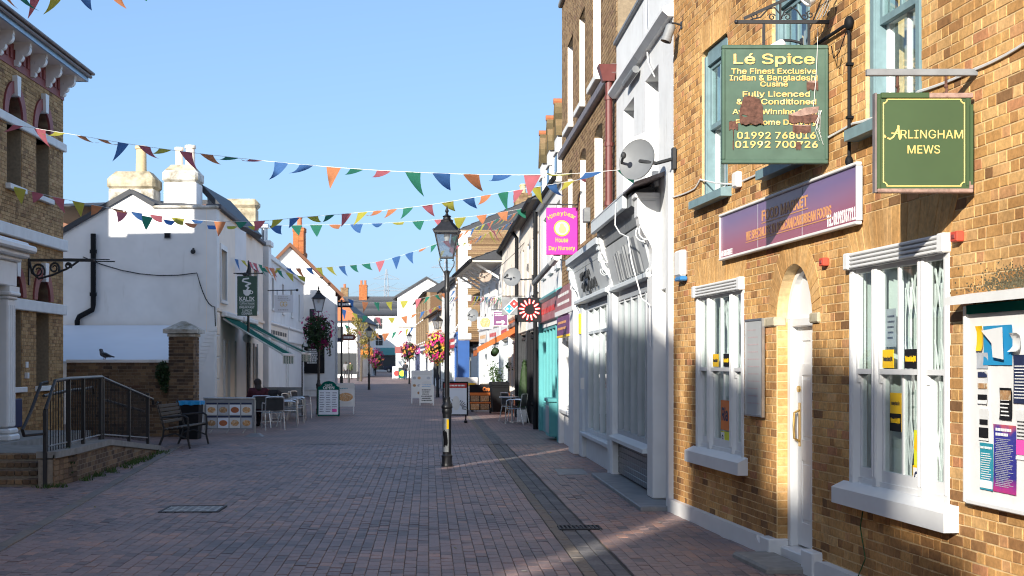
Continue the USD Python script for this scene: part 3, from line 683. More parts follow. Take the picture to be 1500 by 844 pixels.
# white notice board by the door (whiteboard)
wb = on_wall('whiteboard', 'blank white menu board with faint red writing between window and door', 'board', 3.295, -.02, 1.665)
part('panel', MB().box(-.26, .26, -.02, .0, -.435, .435), 'board_grey', wb)
part('frame', MB().box(-.275, .275, -.028, .0, .43, .448).box(-.275, .275, -.028, .0, -.448, -.43).box(-.275, -.26, -.028, .0, -.43, .43).box(.26, .275, -.028, .0, -.43, .43), 'galvanised', wb)
m = MB(); scribble(m, -.2, .18, -.36, .38, 11, -.0205, 8, .0008, .16); part('writing', m, 'faint_ink', wb)
al = on_wall('alarm_box', 'white burglar alarm box with blue base at the far end of the brick wall', 'alarm', .53, -.0, 2.79)
part('casing', MB().box(-.14, .14, -.09, .0, -.12, .17, bev=.02), 'white_paint', al); part('base', MB().box(-.14, .14, -.085, .0, -.17, -.122, bev=.012), 'alarm_blue', al)
for x, z, lb in ((7.58, 2.49, 'small red bell box at the top corner of the nearest white window'), (5.15, 2.505, 'small red bell box between arched door and nearest window')):
    r_ = on_wall('bell_box', lb, 'bell box', x, 0, z); part('casing', MB().box(-.05, .05, -.05, .0, -.032, .032, bev=.006), 'red_box', r_); part('lens', MB().box(-.02, .02, -.056, -.05, -.012, .012), 'maroon_paint', r_)

# stickers and notices behind the windows
def notice(name, label, x, z, w, h, look_, y=.065, cat='notice', W=R): 
    t = on_wall(name, label, cat, x, y, z, W); part('sheet', MB().box(-w / 2, w / 2, -.001, .002, -h / 2, h / 2), look_, t); return t
def slip(t, s, look_, x, z, h, w=None, style='bold', y=-.0015): return part('lettering', letter(MB(), s, x, z, h, y, .001, width=w, style=style), look_, t)
yw = .026
for i, (xa, tag_) in enumerate(((5.66, 'nearest'), (1.05, 'farther'))):
    n1 = notice('window_sticker', f'yellow money transfer sticker on the upper sash of the {tag_} white window', xa + .68, 1.735, .20, .13, 'yellow_print', yw, 'sticker'); slip(n1, 'WesternUnion\\\\WU', 'black_letter', 0, -.015, .028, .17)
    n2 = notice('window_sticker', f'black money transfer sticker on the upper sash of the {tag_} white window', xa + 1.08, 1.735, .20, .13, 'black_print', yw, 'sticker'); slip(n2, 'WesternUnion\\\\WU', 'yellow_print', 0, -.018, .034, .18)
n = notice('window_poster', 'pale blue paper notice taped inside the nearest white window', 6.33, 1.955, .19, .27, 'grey_print', .050, 'poster')
m = MB(); scribble(m, -.06, .07, -.09, .1, 5, -.0012, 4, .0008, .35); part('print', m, 'navy_paint', n)
n = notice('window_sticker', 'yellow over black money transfer sticker on the lower sash of the nearest window', 6.42, 1.36, .20, .27, 'yellow_print', .050, 'sticker')
part('black_half', MB().box(-.1, .1, -.002, -.0008, -.135, -.01), 'black_print', n); slip(n, 'moneytransfer', 'black_letter', 0, .05, .026, .15, 'sans'); slip(n, 'WesternUnion\\\\WU', 'yellow_print', 0, -.075, .032, .17, y=-.0025)
n = notice('window_sticker', 'lime and yellow leaflet stuck in the lower right sash of the nearest window', 6.83, 1.13, .18, .24, 'lime_print', .050, 'sticker'); part('band', MB().prism([(-.09, .0), (.09, -.09), (.09, -.05), (-.05, .1)], -.002, -.0005), 'yellow_print', n)
n = notice('window_sticker', 'white and orange sticker with a blue letter G low in the nearest window', 6.83, .925, .22, .17, 'yellow_print', .050, 'sticker'); part('label_panel', MB().box(-.10, .005, -.002, -.0005, -.07, .07), 'white_letter', n); slip(n, 'G', 'navy_paint', -.045, -.035, .075, None, y=-.0025)
n = notice('window_poster', 'orange poster reading Ria in the lower sash of the farther window', 2.02, 1.18, .34, .30, 'orange_print', .050, 'poster'); slip(n, 'Ria', 'navy_paint', -.02, -.05, .12)
n = notice('window_sticker', 'yellow and white sticker with a letter G under the orange poster', 2.02, .945, .34, .14, 'lime_print', .050, 'sticker'); part('label_panel', MB().box(-.16, -.04, -.002, -.0005, -.06, .06), 'white_letter', n); slip(n, 'G', 'navy_paint', -.10, -.03, .06, None, y=-.0025)

# glazed community notice board with posters -------------------------------------------------------
nb = on_wall('notice_board', 'white community notice board with a grey hood, crowded with torn posters', 'notice board', 8.5, 0, 1.47)
part('backboard', MB().box(-.72, .72, -.045, -.003, -.60, .55), 'stained_stucco' if False else 'white_wall', nb)
part('frame', MB().box(-.755, -.72, -.065, -.003, -.61, .58, bev=.005).box(.72, .755, -.065, -.003, -.61, .58, bev=.005).box(-.72, .72, -.065, -.003, -.615, -.585, bev=.005), 'white_paint', nb)
part('hood', MB().prism([(-.003, .60), (-.16, .585), (-.16, .635), (-.003, .66)], -.80, .80, plane='yz'), 'stone_trim', nb)
part('header_strip', MB().box(-.72, .72, -.058, -.046, .53, .585), 'canvas_green', nb)
def poster(label, px0, py0, px1, py1, look_, curl=0.0, seed=0, rows=0, ink='black_letter', ytab=-.049):
    (xa, za), (xb, zb) = R.at(px0, py0, ytab), R.at(px1, py1, ytab); w, h = xb - xa, abs(za - zb)
    t = on_wall('poster', label, 'poster', (xa + xb) / 2, ytab, (za + zb) / 2)
    nn = 8; gr = [[(-w / 2 + w * i / nn, -.001 - curl * (abs(j / nn - .5) * 2) ** 3 * (1 if (i + j + seed) % 3 else .6) - curl * .6 * (i / nn) ** 4, h / 2 - h * j / nn) for i in range(nn + 1)] for j in range(nn + 1)]
    part('sheet', MB().sheet(gr), look_, t, smooth=True)
    if rows: part('print', scribble(MB(), -w * .42, w * .36, -h * .42, h * .3, int(rows * 1.7), -.003 - curl * .5, seed, .001, .34), ink, t)
    return t, w, h
poster('narrow amber paper strip torn at top left of the notice board', 1431, 478, 1442, 514, 'yellow_print', .012, 1)
t, w, h = poster('torn blue edged poster peeling off the notice board', 1441, 478, 1484, 535, 'cyan_print', .004, 2)
part('torn_sheet', MB().prism([(-w * .42, h * .38), (w * .30, h * .45), (w * .34, -h * .36), (-w * .02, -h * .30), (-w * .06, h * .05)], -.03, -.029), 'paper', t)
poster('plain grey card under the amber strip', 1431, 517, 1448, 540, 'grey_print', .003, 3)
t, w, h = poster('white flyer with three small photographs at the left edge of the notice board', 1433, 543, 1449, 592, 'paper', .010, 4)
for k in range(3): part('picture', MB().box(-w * .42, w * .42, -.009, -.008, h * (.30 - k * .34), h * (.46 - k * .34)), ('navy_paint', 'photo_print', 'black_print')[k], t)
t, w, h = poster('white and black flyer above the teal lost property poster', 1435, 598, 1450, 646, 'paper', .006, 5)
part('picture', MB().box(-w * .45, w * .45, -.008, -.007, -h * .42, -h * .1), 'black_print', t); part('picture', MB().box(-w * .4, w * .4, -.008, -.007, h * .0, h * .16), 'black_print', t)
t, w, h = poster('black flyer with a red photograph in the middle of the notice board', 1465, 568, 1484, 616, 'black_print', .006, 6, 4, 'white_letter')
part('picture', MB().box(-w * .4, w * .4, -.008, -.007, h * .12, h * .42), 'photo_print', t)
t, w, h = poster('navy poster with white lettering at the right of the notice board', 1485, 520, 1510, 592, 'navy_paint', .004, 7, 7, 'white_letter')
t, w, h = poster('white poster with a pink picture low on the right of the notice board', 1489, 600, 1512, 676, 'paper', .004, 8, 6, 'black_letter'); part('picture', MB().box(-w * .45, w * .45, -.007, -.006, -h * .40, -h * .1), 'pink_print', t)
poster('curled white paper hanging at the top right of the notice board', 1483, 488, 1500, 515, 'paper', .03, 9)
t, w, h = poster('teal poster headed lost property at the foot of the notice board', 1436, 648, 1456, 720, 'teal_print', .004, 10, 9, 'white_letter'); slip(t, 'LOST PROPERTY', 'white_letter', 0, h * .38, .012, w * .85, y=-.006); part('footer', MB().box(-w * .45, w * .45, -.007, -.006, -h * .46, -h * .3), 'white_letter', t)
t, w, h = poster('red to blue festival programme poster at the foot of the notice board', 1456, 621, 1490, 726, 'festival_print', .004, 11, 16, 'grey_print')
part('heading', scribble(MB(), -w * .4, w * .4, h * .32, h * .46, 2, -.006, 3, .001, .6), 'white_letter', t)
ms = on_wall('moss_patch', 'dark moss and lichen growing on the brick above the notice board', 'moss', 8.4, 0, 2.22, kind='stuff')
m = MB(); rm = random.Random(2)
for k in range(2200):
    x = rm.gauss(.1, .34); z = abs(rm.gauss(0, .055)) - .085; m.sph((x, -.002, z), rm.uniform(.002, .009), (1.3, .2, .8), sub=0)
part('clump', m, 'moss_dark', ms)
# ================================================================== HANGING SIGNS ON THE BRICK BUILDING
def scroll(mb, c, r, turns, a0, y=0.0, rad=.006, flip=1, tail=None):
    """an iron spiral in the xz plane, ending in a tail"""
    pts = [(c[0] + flip * (r * (1 - .72 * t)) * math.cos(a0 + turns * 2 * math.pi * t), y, c[1] + (r * (1 - .72 * t)) * math.sin(a0 + turns * 2 * math.pi * t)) for t in np.linspace(0, 1, 22)]
    if tail: pts = [(tail[0], y, tail[1])] + pts
    return mb.tube(pts, rad, 6)
ls = thing('hanging_sign', 'large weathered green restaurant sign with gold lettering and peeling paint, hung from a scrolled bracket', 'sign', (2.068, 11.2, 3.74))
part('board', MB().box(-.415, .415, -.02, .02, -.462, .462), 'sign_green', ls)
fr = MB().box(-.418, .418, -.03, .03, .435, .466, bev=.006).box(-.418, .418, -.03, .03, -.466, -.435, bev=.006).box(-.418, -.392, -.03, .03, -.435, .435, bev=.006).box(.392, .418, -.03, .03, -.435, .435, bev=.006)
part('frame', fr, 'sign_green', ls)
def lines(parent, look_, rows, y, style='serif', d=.0025):
    for s, x, z, h, w in rows: part('lettering', letter(MB(), s, x, z, h, y, d, width=w, style=style), look_, parent)
ROWS = [('Lé Spice', -.008, .318, .075, .636), ('The Finest Exclusive', -.01, .24, .040, .67), ('Indian & Bangladeshi', -.01, .188, .040, .693), ('Cusine', -.008, .140, .038, .218), ('Fully Licenced', .01, .060, .040, .528), ('& Air Conditioned', .01, .0, .040, .626), ('Award Winning Chef', .0, -.077, .038, .67), ('Free Home Delivery', .01, -.160, .038, .636), ('01992 768016', .01, -.270, .050, .617), ('01992 700726', .01, -.341, .050, .65)]
sh = MB()
for s, x, z, h, w in ROWS: letter(sh, s, x + .004, z - .004, h, -.0205, .0012, width=w, style='heavyserif')
part('letter_shadow', sh, 'black_letter', ls)
lines(ls, 'gold_leaf', ROWS, -.0218, 'heavyserif')
def flake(pts, lift, seed, look_='peeled_wood', parent=ls):
    r = random.Random(seed); m = MB(); p = Polygon([(x + r.uniform(-.006, .006), z + r.uniform(-.006, .006)) for x, z in pts])
    m.prism(p, -.0262, -.0205); part('bare_patch', m, look_, parent)
    c = MB(); b = p.bounds; n = 9                                    # curled paint lip along the lower edge
    g = [[(b[0] + (b[2] - b[0]) * i / n, -.024 - lift * (j / 3) ** 1.5, b[1] + .012 - .022 * j + .008 * math.sin(i * 1.7 + seed)) for i in range(n + 1)] for j in range(4)]
    c.sheet(g); part('paint_curl', c, 'peeled_wood', parent)
flake([(-.275, -.05), (-.25, .06), (-.20, .068), (-.16, .05), (-.115, .045), (-.10, -.02), (-.10, -.10), (-.19, -.10), (-.25, -.085), (-.285, -.09)], .022, 1)
flake([(.10, -.09), (.17, -.055), (.23, -.03), (.345, -.015), (.33, -.07), (.20, -.09)], .010, 2, 'flaking_timber')
flake([(.25, .185), (.34, .185), (.32, .172), (.27, .168)], .004, 3, 'flaking_timber')
flake([(-.36, -.13), (-.29, -.13), (-.31, -.145), (-.35, -.142)], .003, 4)
flake([(-.335, -.17), (-.328, -.17), (-.328, -.26), (-.325, -.30), (-.333, -.29)], .001, 5)
flake([(.14, -.155), (.28, -.162), (.26, -.172), (.16, -.168)], .002, 7, 'flaking_timber'); flake([(.165, -.24), (.18, -.28), (.21, -.30), (.18, -.29)], .002, 8)
m = MB().tube([(.335, -.03, .60), (.325, -.033, .3), (.31, -.035, .1), (.30, -.034, -.02)], .0025, 5); r5 = random.Random(9)
for k in range(5): m.tube([(.34 + r5.uniform(-.03, .03), -.035, -.05), (.36 + r5.uniform(-.05, .03), -.05, -.12 - .03 * k), (.35 + r5.uniform(-.04, .05), -.04, -.20 - .03 * k)], .0014, 4)
part('frayed_string', m, 'paper', ls)
bk = MB().bar((-.29, 0, .652), (.51, 0, .652), .022, .026).sph((-.30, 0, .652), .018, sub=1)
bk.bar((-.24, 0, .68), (.50, .0, 1.02), .022)                       # raking stay
for c, r, f, a in ((-.155, .70), .030, 1, 2.2), ((-.02, .69), .028, 1, .4), ((.10, .69), .028, -1, .4), ((.235, .695), .032, -1, 1.8), ((.28, .71), .03, 1, 1.6): scroll(bk, c, r, 1.2, a, rad=.005, flip=f)
bk.tube([(-.19, 0, .67), (-.11, 0, .69), (-.05, 0, .755), (.0, 0, .765), (.04, 0, .72), (.06, 0, .675)], .006, 6).tube([(.05, 0, .675), (.08, 0, .74), (.13, 0, .77), (.18, 0, .74), (.22, 0, .68)], .006, 6)
bk.tube([(.045, 0, .66), (.045, 0, .80)], .009, 6)
for k in range(5): bk.tube([(.30 + .028 * k, 0, .66 + .01 * k), (.36 + .03 * k, 0, .78 + .02 * k), (.46, 0, .84 + .05 * k)], .004, 5)
part('bracket', bk, 'black_iron', ls)
part('wall_bar', MB().box(.455, .495, -.02, .02, .58, 1.15), 'black_iron', ls)
for x in (-.085, .27): part('hanger', MB().bar((x, 0, .645), (x, 0, .46), .022, .012), 'black_iron', ls)

am = thing('hanging_sign', 'square bottle green mews name sign with gold border, hung from a plain grey bar', 'sign', (2.491, 8.62, 3.037))
part('board', MB().box(-.285, .285, -.02, .02, -.295, .295), 'mews_green', am)
part('frame', MB().box(-.262, .03, -.034, .03, .268, .302, bev=.004).box(.275, .297, -.034, .03, -.26, .23, bev=.004).box(-.285, -.262, -.03, .03, -.28, .268, bev=.003).box(.255, .274, -.026, .03, -.26, .27), 'mews_green', am)
part('bare_edge', MB().box(.031, .297, -.032, .03, .270, .300, bev=.004).box(-.283, .297, -.032, .03, -.302, -.278, bev=.005).box(.272, .294, -.0335, .03, -.278, -.235), 'flaking_timber', am)
part('side_strip', MB().box(-.299, -.286, -.03, .03, -.30, .30), 'fascia_brown', am)
a, b = .245, .262; k = .022; op = [(-a + k, b), (a - k, b), (a - k, b - k * .4), (a - k * .4, b - k), (a, b - k), (a, -b + k), (a - k * .4, -b + k), (a - k, -b + k * .4), (a - k, -b), (-a + k, -b), (-a + k, -b + k * .4), (-a + k * .4, -b + k), (-a, -b + k), (-a, b - k), (-a + k * .4, b - k), (-a + k, b - k * .4)]
part('gold_border', MB().prism(LineString(op + [op[0]]).buffer(.0032), -.0225, -.02), 'pale_gold', am)
part('lettering', letter(MB(), 'RLINGHAM', .0475, .026, .050, -.0205, .002, width=.378, style='serif'), 'pale_gold', am)
sA = MB().prism(LineString([(-.225, .03), (-.205, .022), (-.185, .035), (-.165, .07), (-.152, .098)]).buffer(.0045), -.0225, -.0205).prism(LineString([(-.155, .10), (-.152, .06), (-.146, .024)]).buffer(.006), -.0226, -.0205).prism(LineString([(-.195, .058), (-.155, .055)]).buffer(.003), -.0224, -.0205).prism(LineString([(-.225, .03), (-.236, .035), (-.238, .043)]).buffer(.0045), -.0225, -.0205)
part('lettering', sA, 'pale_gold', am)
part('lettering', letter(MB(), 'MEWS', -.001, -.065, .048, -.0205, .002, width=.196, style='serif'), 'pale_gold', am)
part('bracket', MB().box(-.345, .36, -.02, .02, .408, .448, bev=.003), 'lead_grey', am)
for x in (-.155, .14): part('hanger', MB().tube([(x, 0, .42), (x, 0, .345), (x + .006, 0, .33), (x, 0, .30)], .009, 6).sph((x, 0, .345), .014, sub=1), 'peeled_wood', am)
part('wall_plate', MB().box(.335, .375, .0, .06, .18, .50, bev=.004), 'navy_paint', am)

# cameras, floodlight, cables, pipes on the brick wall
def cylinder_lamp(name, label, cat, x, z, d, tilt, r, L_, look_, base):
    t = on_wall(name, label, cat, x, -.0, z); M = trimesh.transformations.rotation_matrix(tilt, [1, 0, 0])
    b = MB().lathe([(0, 0), (r * .8, 0), (r, .02), (r, L_ * .75), (r * 1.12, L_ * .78), (r * 1.12, L_), (r * .85, L_), (r * .8, L_ - .02), (0, L_ - .02)], 16).mv(M); b.v = [v + np.array([0, -d, 0]) for v in b.v]
    part('casing', b, look_, t, smooth=35); part('mount', MB().tube([(0, 0, .0), (0, -d * .6, .02), (0, -d, .02)], .012, 6).box(-.03, .03, -.012, 0, -.04, .04), base, t); return t
cylinder_lamp('security_camera', 'small white cylinder security camera above the green restaurant sign', 'camera', 4.55, 4.37, .16, 2.1, .04, .17, 'white_paint', 'dark_grey')
cylinder_lamp('floodlight', 'white cylinder floodlight at the top edge above the drainpipe bend', 'light', 5.62, 4.60, .18, 2.3, .065, .22, 'white_paint', 'dark_grey')
cylinder_lamp('wall_light', 'small dark downlight at the top far corner of the brick wall', 'light', .40, 5.5, .12, 2.8, .055, .20, 'lead_grey', 'black_iron')
pp = on_wall('wall_pipe', 'black cable pipe elbowed across and down the brick wall beside the hanging signs', 'pipe', 5.72, -.03, 3.2)
part('conduit', MB().tube([(-1.5, 0, 1.06), (-.1, 0, 1.06), (-.03, 0, 1.04), (0, 0, .98), (0, 0, .02)], .014, 8), 'black_plastic', pp)
part('end_cap', MB().sph((0, 0, .02), .03, (1, 1, 1.5)), 'black_plastic', pp); part('elbow', MB().sph((0, 0, 1.06), .045, (1, .8, 1.2)), 'black_plastic', pp)
for z in (.35, .75): part('clip', MB().box(-.025, .025, -.018, .03, z - .01, z + .01), 'black_plastic', pp)
part('loose_wire', MB().tube([(0, -.02, 1.0), (-.10, -.04, .86), (-.22, -.04, .84), (-.30, -.03, .95)], .004, 5).tube([(-.15, -.03, .9), (-.18, -.03, .78), (-.12, -.03, .74), (-.06, -.03, .82)], .003, 5), 'black_plastic', pp)
def wire(name, label, pts, r, look_, W=R, cat='cable', y=-.012, sag=.0):
    q = [W.w(x, y, z) for x, z in pts]; o = q[0]; out = []
    for a, b in zip(q[:-1], q[1:]):
        for t in np.linspace(0, 1, 7)[:-1]: c = a + (b - a) * t; c = c - [0, 0, sag * 4 * t * (1 - t)]; out.append(c)
    out.append(q[-1]); t = thing(name, label, cat, o); part('strand', MB().tube(np.array(out) - o, r, 5), look_, t); return t
wire('cable', 'white cable looped along the brick wall above the shop board to the junction box', [(-.04, 3.62), (1.0, 3.59), (1.25, 3.66), (2.45, 3.46), (2.62, 3.49)], .009, 'white_paint', sag=.012)
wire('cable', 'white cable rising across the brick wall behind the mews sign', [(2.85, 3.44), (4.2, 3.47), (5.75, 3.50), (6.4, 3.47), (6.95, 3.51), (7.8, 3.485), (8.4, 3.50), (10.5, 3.52)], .010, 'white_paint', sag=.010)
jb = on_wall('junction_box', 'small white junction box under the left end of the restaurant sign', 'junction box', 2.72, 0, 3.45); part('casing', MB().box(-.075, .075, -.06, .0, -.06, .09, bev=.01), 'white_paint', jb); part('cover', MB().box(-.06, .06, -.066, -.06, -.045, .075), 'stone_trim', jb)
wire('cable', 'loose green garden wire trailing below the nearest white window sill', [(6.0, .62), (5.95, .5), (6.05, .28), (5.8, .02)], .005, 'grass_blade', y=-.03)

# ================================================================== RIGHT SIDE SHOPS
def right(Yf, Yn, name, label, cat='building'):
    W = Wall((XR(Yf), Yf), (XR(Yn) - XR(Yf), Yn - Yf)); return W, thing(name, label, cat, W.loc, W.rot), math.hypot(XR(Yn) - XR(Yf), Yn - Yf)
def console(T, x, z0, z1, out, wd=.26, look_='white_paint'):
    """carved scroll bracket at the end of a shop fascia, seen from the side as a double curl"""
    h = z1 - z0; pr = [(0, z0), (-.05, z0 + .02)] + [(-.06 - (out - .06) * (t ** 1.6) - .03 * math.sin(t * 9), z0 + h * (.06 + .72 * t)) for t in np.linspace(0, 1, 14)] + [(-out - .03, z0 + h * .80), (-out - .03, z1), (0, z1)]
    c = part('console', MB().prism(Polygon(pr).buffer(0), x - wd / 2, x + wd / 2, plane='yz'), look_, T)
    for s in (-1, 1):
        m = MB(); xx = x + s * (wd / 2 + .004)
        for (cy, cz, r) in ((-out * .62, z0 + h * .62, h * .13), (-out * .26, z0 + h * .18, h * .08)):
            part('carved_scroll', MB().tube([(xx, cy + r * (1 - .75 * t) * math.cos(9 * t), cz + r * (1 - .75 * t) * math.sin(9 * t)) for t in np.linspace(0, 1, 34)], h * .008, 8), look_, c)
        m.box(xx - .012, xx + .012, -out, -.05, z0 + h * .82, z0 + h * .97, bev=.006); part('carving', m, look_, c)
    part('console_cap', MB().box(x - wd / 2 - .02, x + wd / 2 + .02, -out - .06, 0, z1, z1 + .07, bev=.012), look_, c)
def shop_window(T, x0, x1, z0, z1, look_, posts, y=.02, room=.6, fw=.07, rail=None, pane='window_glass', backing='pale_room'):
    m = MB(); m.box(x0, x0 + fw, y, y + .10, z0, z1, bev=.006); m.box(x1 - fw, x1, y, y + .10, z0, z1, bev=.006); m.box(x0 + fw, x1 - fw, y + .002, y + .10, z1 - fw, z1); m.box(x0 + fw, x1 - fw, y + .002, y + .10, z0, z0 + fw)
    for k in range(1, posts + 1): x = x0 + (x1 - x0) * k / (posts + 1); m.box(x - .03, x + .03, y + .004, y + .098, z0 + fw, z1 - fw, bev=.004)
    if rail: m.box(x0 + fw, x1 - fw, y + .006, y + .096, rail - .025, rail + .025)
    w = part('shop_window', m, look_, T); part('pane', MB().box(x0 + fw * .5, x1 - fw * .5, y + .05, y + .058, z0 + fw * .5, z1 - fw * .5), pane, w)
    part('display_back', MB().box(x0, x1, room, room + .03, z0 - .3, z1).box(x0, x1, y + .12, room, z0 - .04, z0 - .01).box(x0, x1, y + .12, room, z1 + .005, z1 + .03), backing, w)
    return w
# --- S1: white painted house with the big grey shop front
W1, S1, wd = right(21.47, 16.36, 'white_shop_house', 'peeling white painted shop house with carved console brackets beside the brick building', 'building')
wins = [(.80, 1.88), (2.92, 4.02)]
poly = sbox(0, 2.6, wd - .003, 6.5).difference(union_all([sbox(a, 3.98, b, 5.38) for a, b in wins]))
slab_wall(S1, poly, 'peeling_white', 0, .3)
part('parapet_coping', MB().box(0, wd - .003, -.05, .32, 6.5, 6.56, bev=.01), 'lead_grey', S1)
part('ledge', MB().prism([(-.13, 5.76), (-.13, 5.80), (0.0, 5.86), (.0, 5.70), (-.06, 5.70)], 0, wd - .003, plane='yz'), 'peeling_white', S1)
for a, b in wins: pane_window(S1, a, b, 3.98, 5.38, y=.20, sill='white_paint', curtain=True)
part('shutter_flap', MB().hexa([(3.70, -.30, 4.42), (4.0, -.02, 4.42), (4.0, -.0, 4.44), (3.70, -.28, 4.44), (3.70, -.30, 4.50), (4.0, -.02, 4.62), (4.0, .0, 4.62), (3.70, -.28, 4.52)]), 'white_wall', S1)
part('lamp_tube', MB().tube([(1.5, -.07, 5.62), (2.55, -.07, 5.62)], .05, 8), 'lead_grey', S1)
# shop front: piers, fascia, cornice
part('pier', MB().box(.0, .28, -.10, .25, .0, 2.78, bev=.01), 'peeling_white', S1); part('pier', MB().box(3.75, 4.20, -.10, .25, .06, 2.78, bev=.01), 'white_paint', S1); part('pier', MB().box(4.93, wd - .003, -.06, .25, .0, 3.9, bev=.01), 'white_paint', S1)
part('side_door', MB().box(4.22, 4.92, .10, .15, .08, 2.25).box(4.22, 4.92, .06, .10, 2.25, 2.32).box(4.30, 4.84, .085, .10, .25, .95, bev=.006).box(4.30, 4.84, .085, .10, 1.1, 2.1, bev=.006), 'white_paint', S1)
part('transom_panel', MB().box(4.20, 4.93, .05, .25, 2.33, 2.80), 'white_paint', S1)
shop_window(S1, .30, 3.72, .66, 2.70, 'shop_grey', 4, y=-.02, room=.5)
m = MB()
for k in range(6):
    x = .55 + k * .52; m.box(x, x + .22, .30, .31, .7, 2.65)
tag(part('display_panel', m, 'blind_slat', S1), kind='stuff')
part('window_sill', MB().prism([(-.16, .58), (-.16, .63), (.0, .67), (.05, .67), (.05, .58)], .28, 3.75, plane='yz'), 'pale_grey_blue', S1)
sr = part('stall_riser', MB().box(.28, 3.75, .0, .2, .08, .58), 'mortar_dark', S1); rt = random.Random(4)
for r in range(6):
    for cc in range(18):
        x = .285 + cc * .192 + (r % 2) * .0; part('tile', MB().box(x, x + .186, -.012, .0, .085 + r * .082, .085 + r * .082 + .077, bev=.003), 'tile_black', sr)
part('step', MB().box(-.02, wd - .02, -.38, .05, -.03, .055, bev=.01), 'lead_grey', S1)
part('fascia', MB().prism([(-.06, 2.83), (-.20, 3.42), (-.17, 3.44), (-.0, 3.44), (.0, 2.83)], .16, 3.82, plane='yz'), 'grey_paint', S1)
part('fascia_sill', MB().box(.10, 3.88, -.13, .1, 2.77, 2.84, bev=.01), 'pale_grey_blue', S1)
part('cornice', MB().prism([(-.20, 3.45), (-.23, 3.60), (-.31, 3.66), (-.31, 3.82), (-.02, 3.92), (-.0, 3.45)], .12, 3.86, plane='yz'), 'lead_grey', S1)
part('gutter_board', MB().box(-.12, 3.50, -.375, -.315, 3.66, 3.86, bev=.01), 'pale_grey_blue', S1)
part('flashing', MB().prism([(-.36, 3.87), (.0, 4.0), (.0, 3.95), (-.38, 3.83)], -.10, 4.5, plane='yz'), 'fascia_brown', S1)
for x in (.02, 4.02): console(S1, x, 2.62, 3.72, .25)
lt = MB(); ang = math.atan2(.26, .59)                               # big relief letters, worn past reading
def strok(x, w, h, zb=.02): lt.hexa([(x, -.095 - .237 * zb, 2.86 + zb), (x + w, -.095 - .237 * zb, 2.86 + zb), (x + w, -.06 - .237 * zb, 2.86 + zb), (x, -.06 - .237 * zb, 2.86 + zb), (x, -.095 - .237 * h, 2.86 + h), (x + w, -.095 - .237 * h, 2.86 + h), (x + w, -.06 - .237 * h, 2.86 + h), (x, -.06 - .237 * h, 2.86 + h)])
for x, w, h in ((1.05, .06, .38), (1.25, .16, .40), (1.52, .06, .42), (1.72, .20, .36), (2.02, .07, .44), (2.26, .10, .44), (2.46, .24, .30), (2.78, .10, .46), (2.98, .30, .47)): strok(x, w, h)
part('relief_lettering', lt, 'lead_grey', S1)
part('cable_run', MB().tube([(2.95, -.39, 3.80), (2.97, -.40, 3.50), (3.15, -.36, 3.38), (3.75, -.34, 3.28), (3.95, -.32, 2.95), (4.1, -.22, 2.5), (4.15, -.13, 2.42), (4.15, -.12, 1.9)], .009, 6), 'white_paint', S1)
part('back_block', MB().box(.02, wd - .02, .301, 7, 0, 6.45), 'grey_wall', S1)
part('shop_ceiling', MB().box(.0, wd - .003, .02, .3, 2.78, 2.82), 'grey_wall', S1)
part('aerial_cable', MB().tube([(3.1, -.02, 6.6), (3.2, -.03, 6.1), (3.35, -.03, 5.55), (3.9, -.03, 5.25)], .010, 5), 'white_paint', S1)
sd = thing('satellite_dish', 'big grey mesh satellite dish on the white shop house beside the brick building', 'satellite dish', W1.w(*[(q[0], -.35, q[1]) for q in [W1.at(937, 236, -.35)]][0]), W1.rot)
def dish(T, r, aim, look_, arm, n=14):
    a = np.array(aim, float); a /= np.linalg.norm(a); M = trimesh.geometry.align_vectors([0, 0, 1], a)
    pr = [(r * t, .25 * r * t * t) for t in np.linspace(0, 1, 7)]
    b = MB().lathe(pr + [(r * 1.02, .25 * r + .01), (r * 1.0, .25 * r - .012)] + [(x, z - .014) for x, z in pr[::-1]], 26).mv(M); part('reflector', b, look_, T, smooth=40)
    k = M[:3, :3] @ np.array([0, 0, r * 1.0]); e = M[:3, :3] @ np.array([0, -r * .9, r * .25])
    part('feed_arm', MB().bar(e, k + e * .25, .025), 'dark_grey', T); part('feed_horn', MB().sph(k + e * .25, r * .13, (1, 1, 1.3)), 'dark_grey', T)
    part('mount_arm', MB().tube([(0, 0, 0), np.array(arm) * .5 + [0, 0, -.04], arm], .022, 6).box(arm[0] - .06, arm[0] + .06, arm[1] - .02, arm[1] + .02, arm[2] - .12, arm[2] + .12), 'dark_grey', T)
dish(sd, .24, (.72, -.66, .18), 'satellite_grey', (.42, .33, -.03))

# --- B2: brown brick house of three storeys, two shops below
W2, B2, wd2 = right(30.6, 21.47, 'brown_brick_house', 'tall three storey brown brick house above the two grey and maroon shop fronts', 'building')
u2 = [(1.22, 2.40, 6.50, 8.25), (3.58, 4.62, 6.50, 8.25), (5.90, 7.12, 6.50, 8.15)]; l2 = [(1.3, 2.3, 3.95, 5.5), (3.70, 4.80, 3.95, 5.55), (6.12, 7.38, 3.95, 5.58)]
poly = sbox(0, 3.2, wd2 - .003, 9.36).difference(union_all([sbox(a, c, b, d) for a, b, c, d in u2] + [arched(a, b, c, d, r=.12) for a, b, c, d in l2]))
slab_wall(B2, poly, 'mortar_brown', .012, .32); brickwork(B2, poly.difference(sbox(-1, 6.08, 12, 6.24)), 'brown_brick', 21, L=.225, h=.075)
part('string_course', MB().box(0, wd2 - .003, -.09, .02, 6.08, 6.24, bev=.02), 'fascia_brown', B2); part('coping', MB().box(-.05, wd2 + .03, -.08, .36, 9.36, 9.46, bev=.02), 'stone_grey', B2)
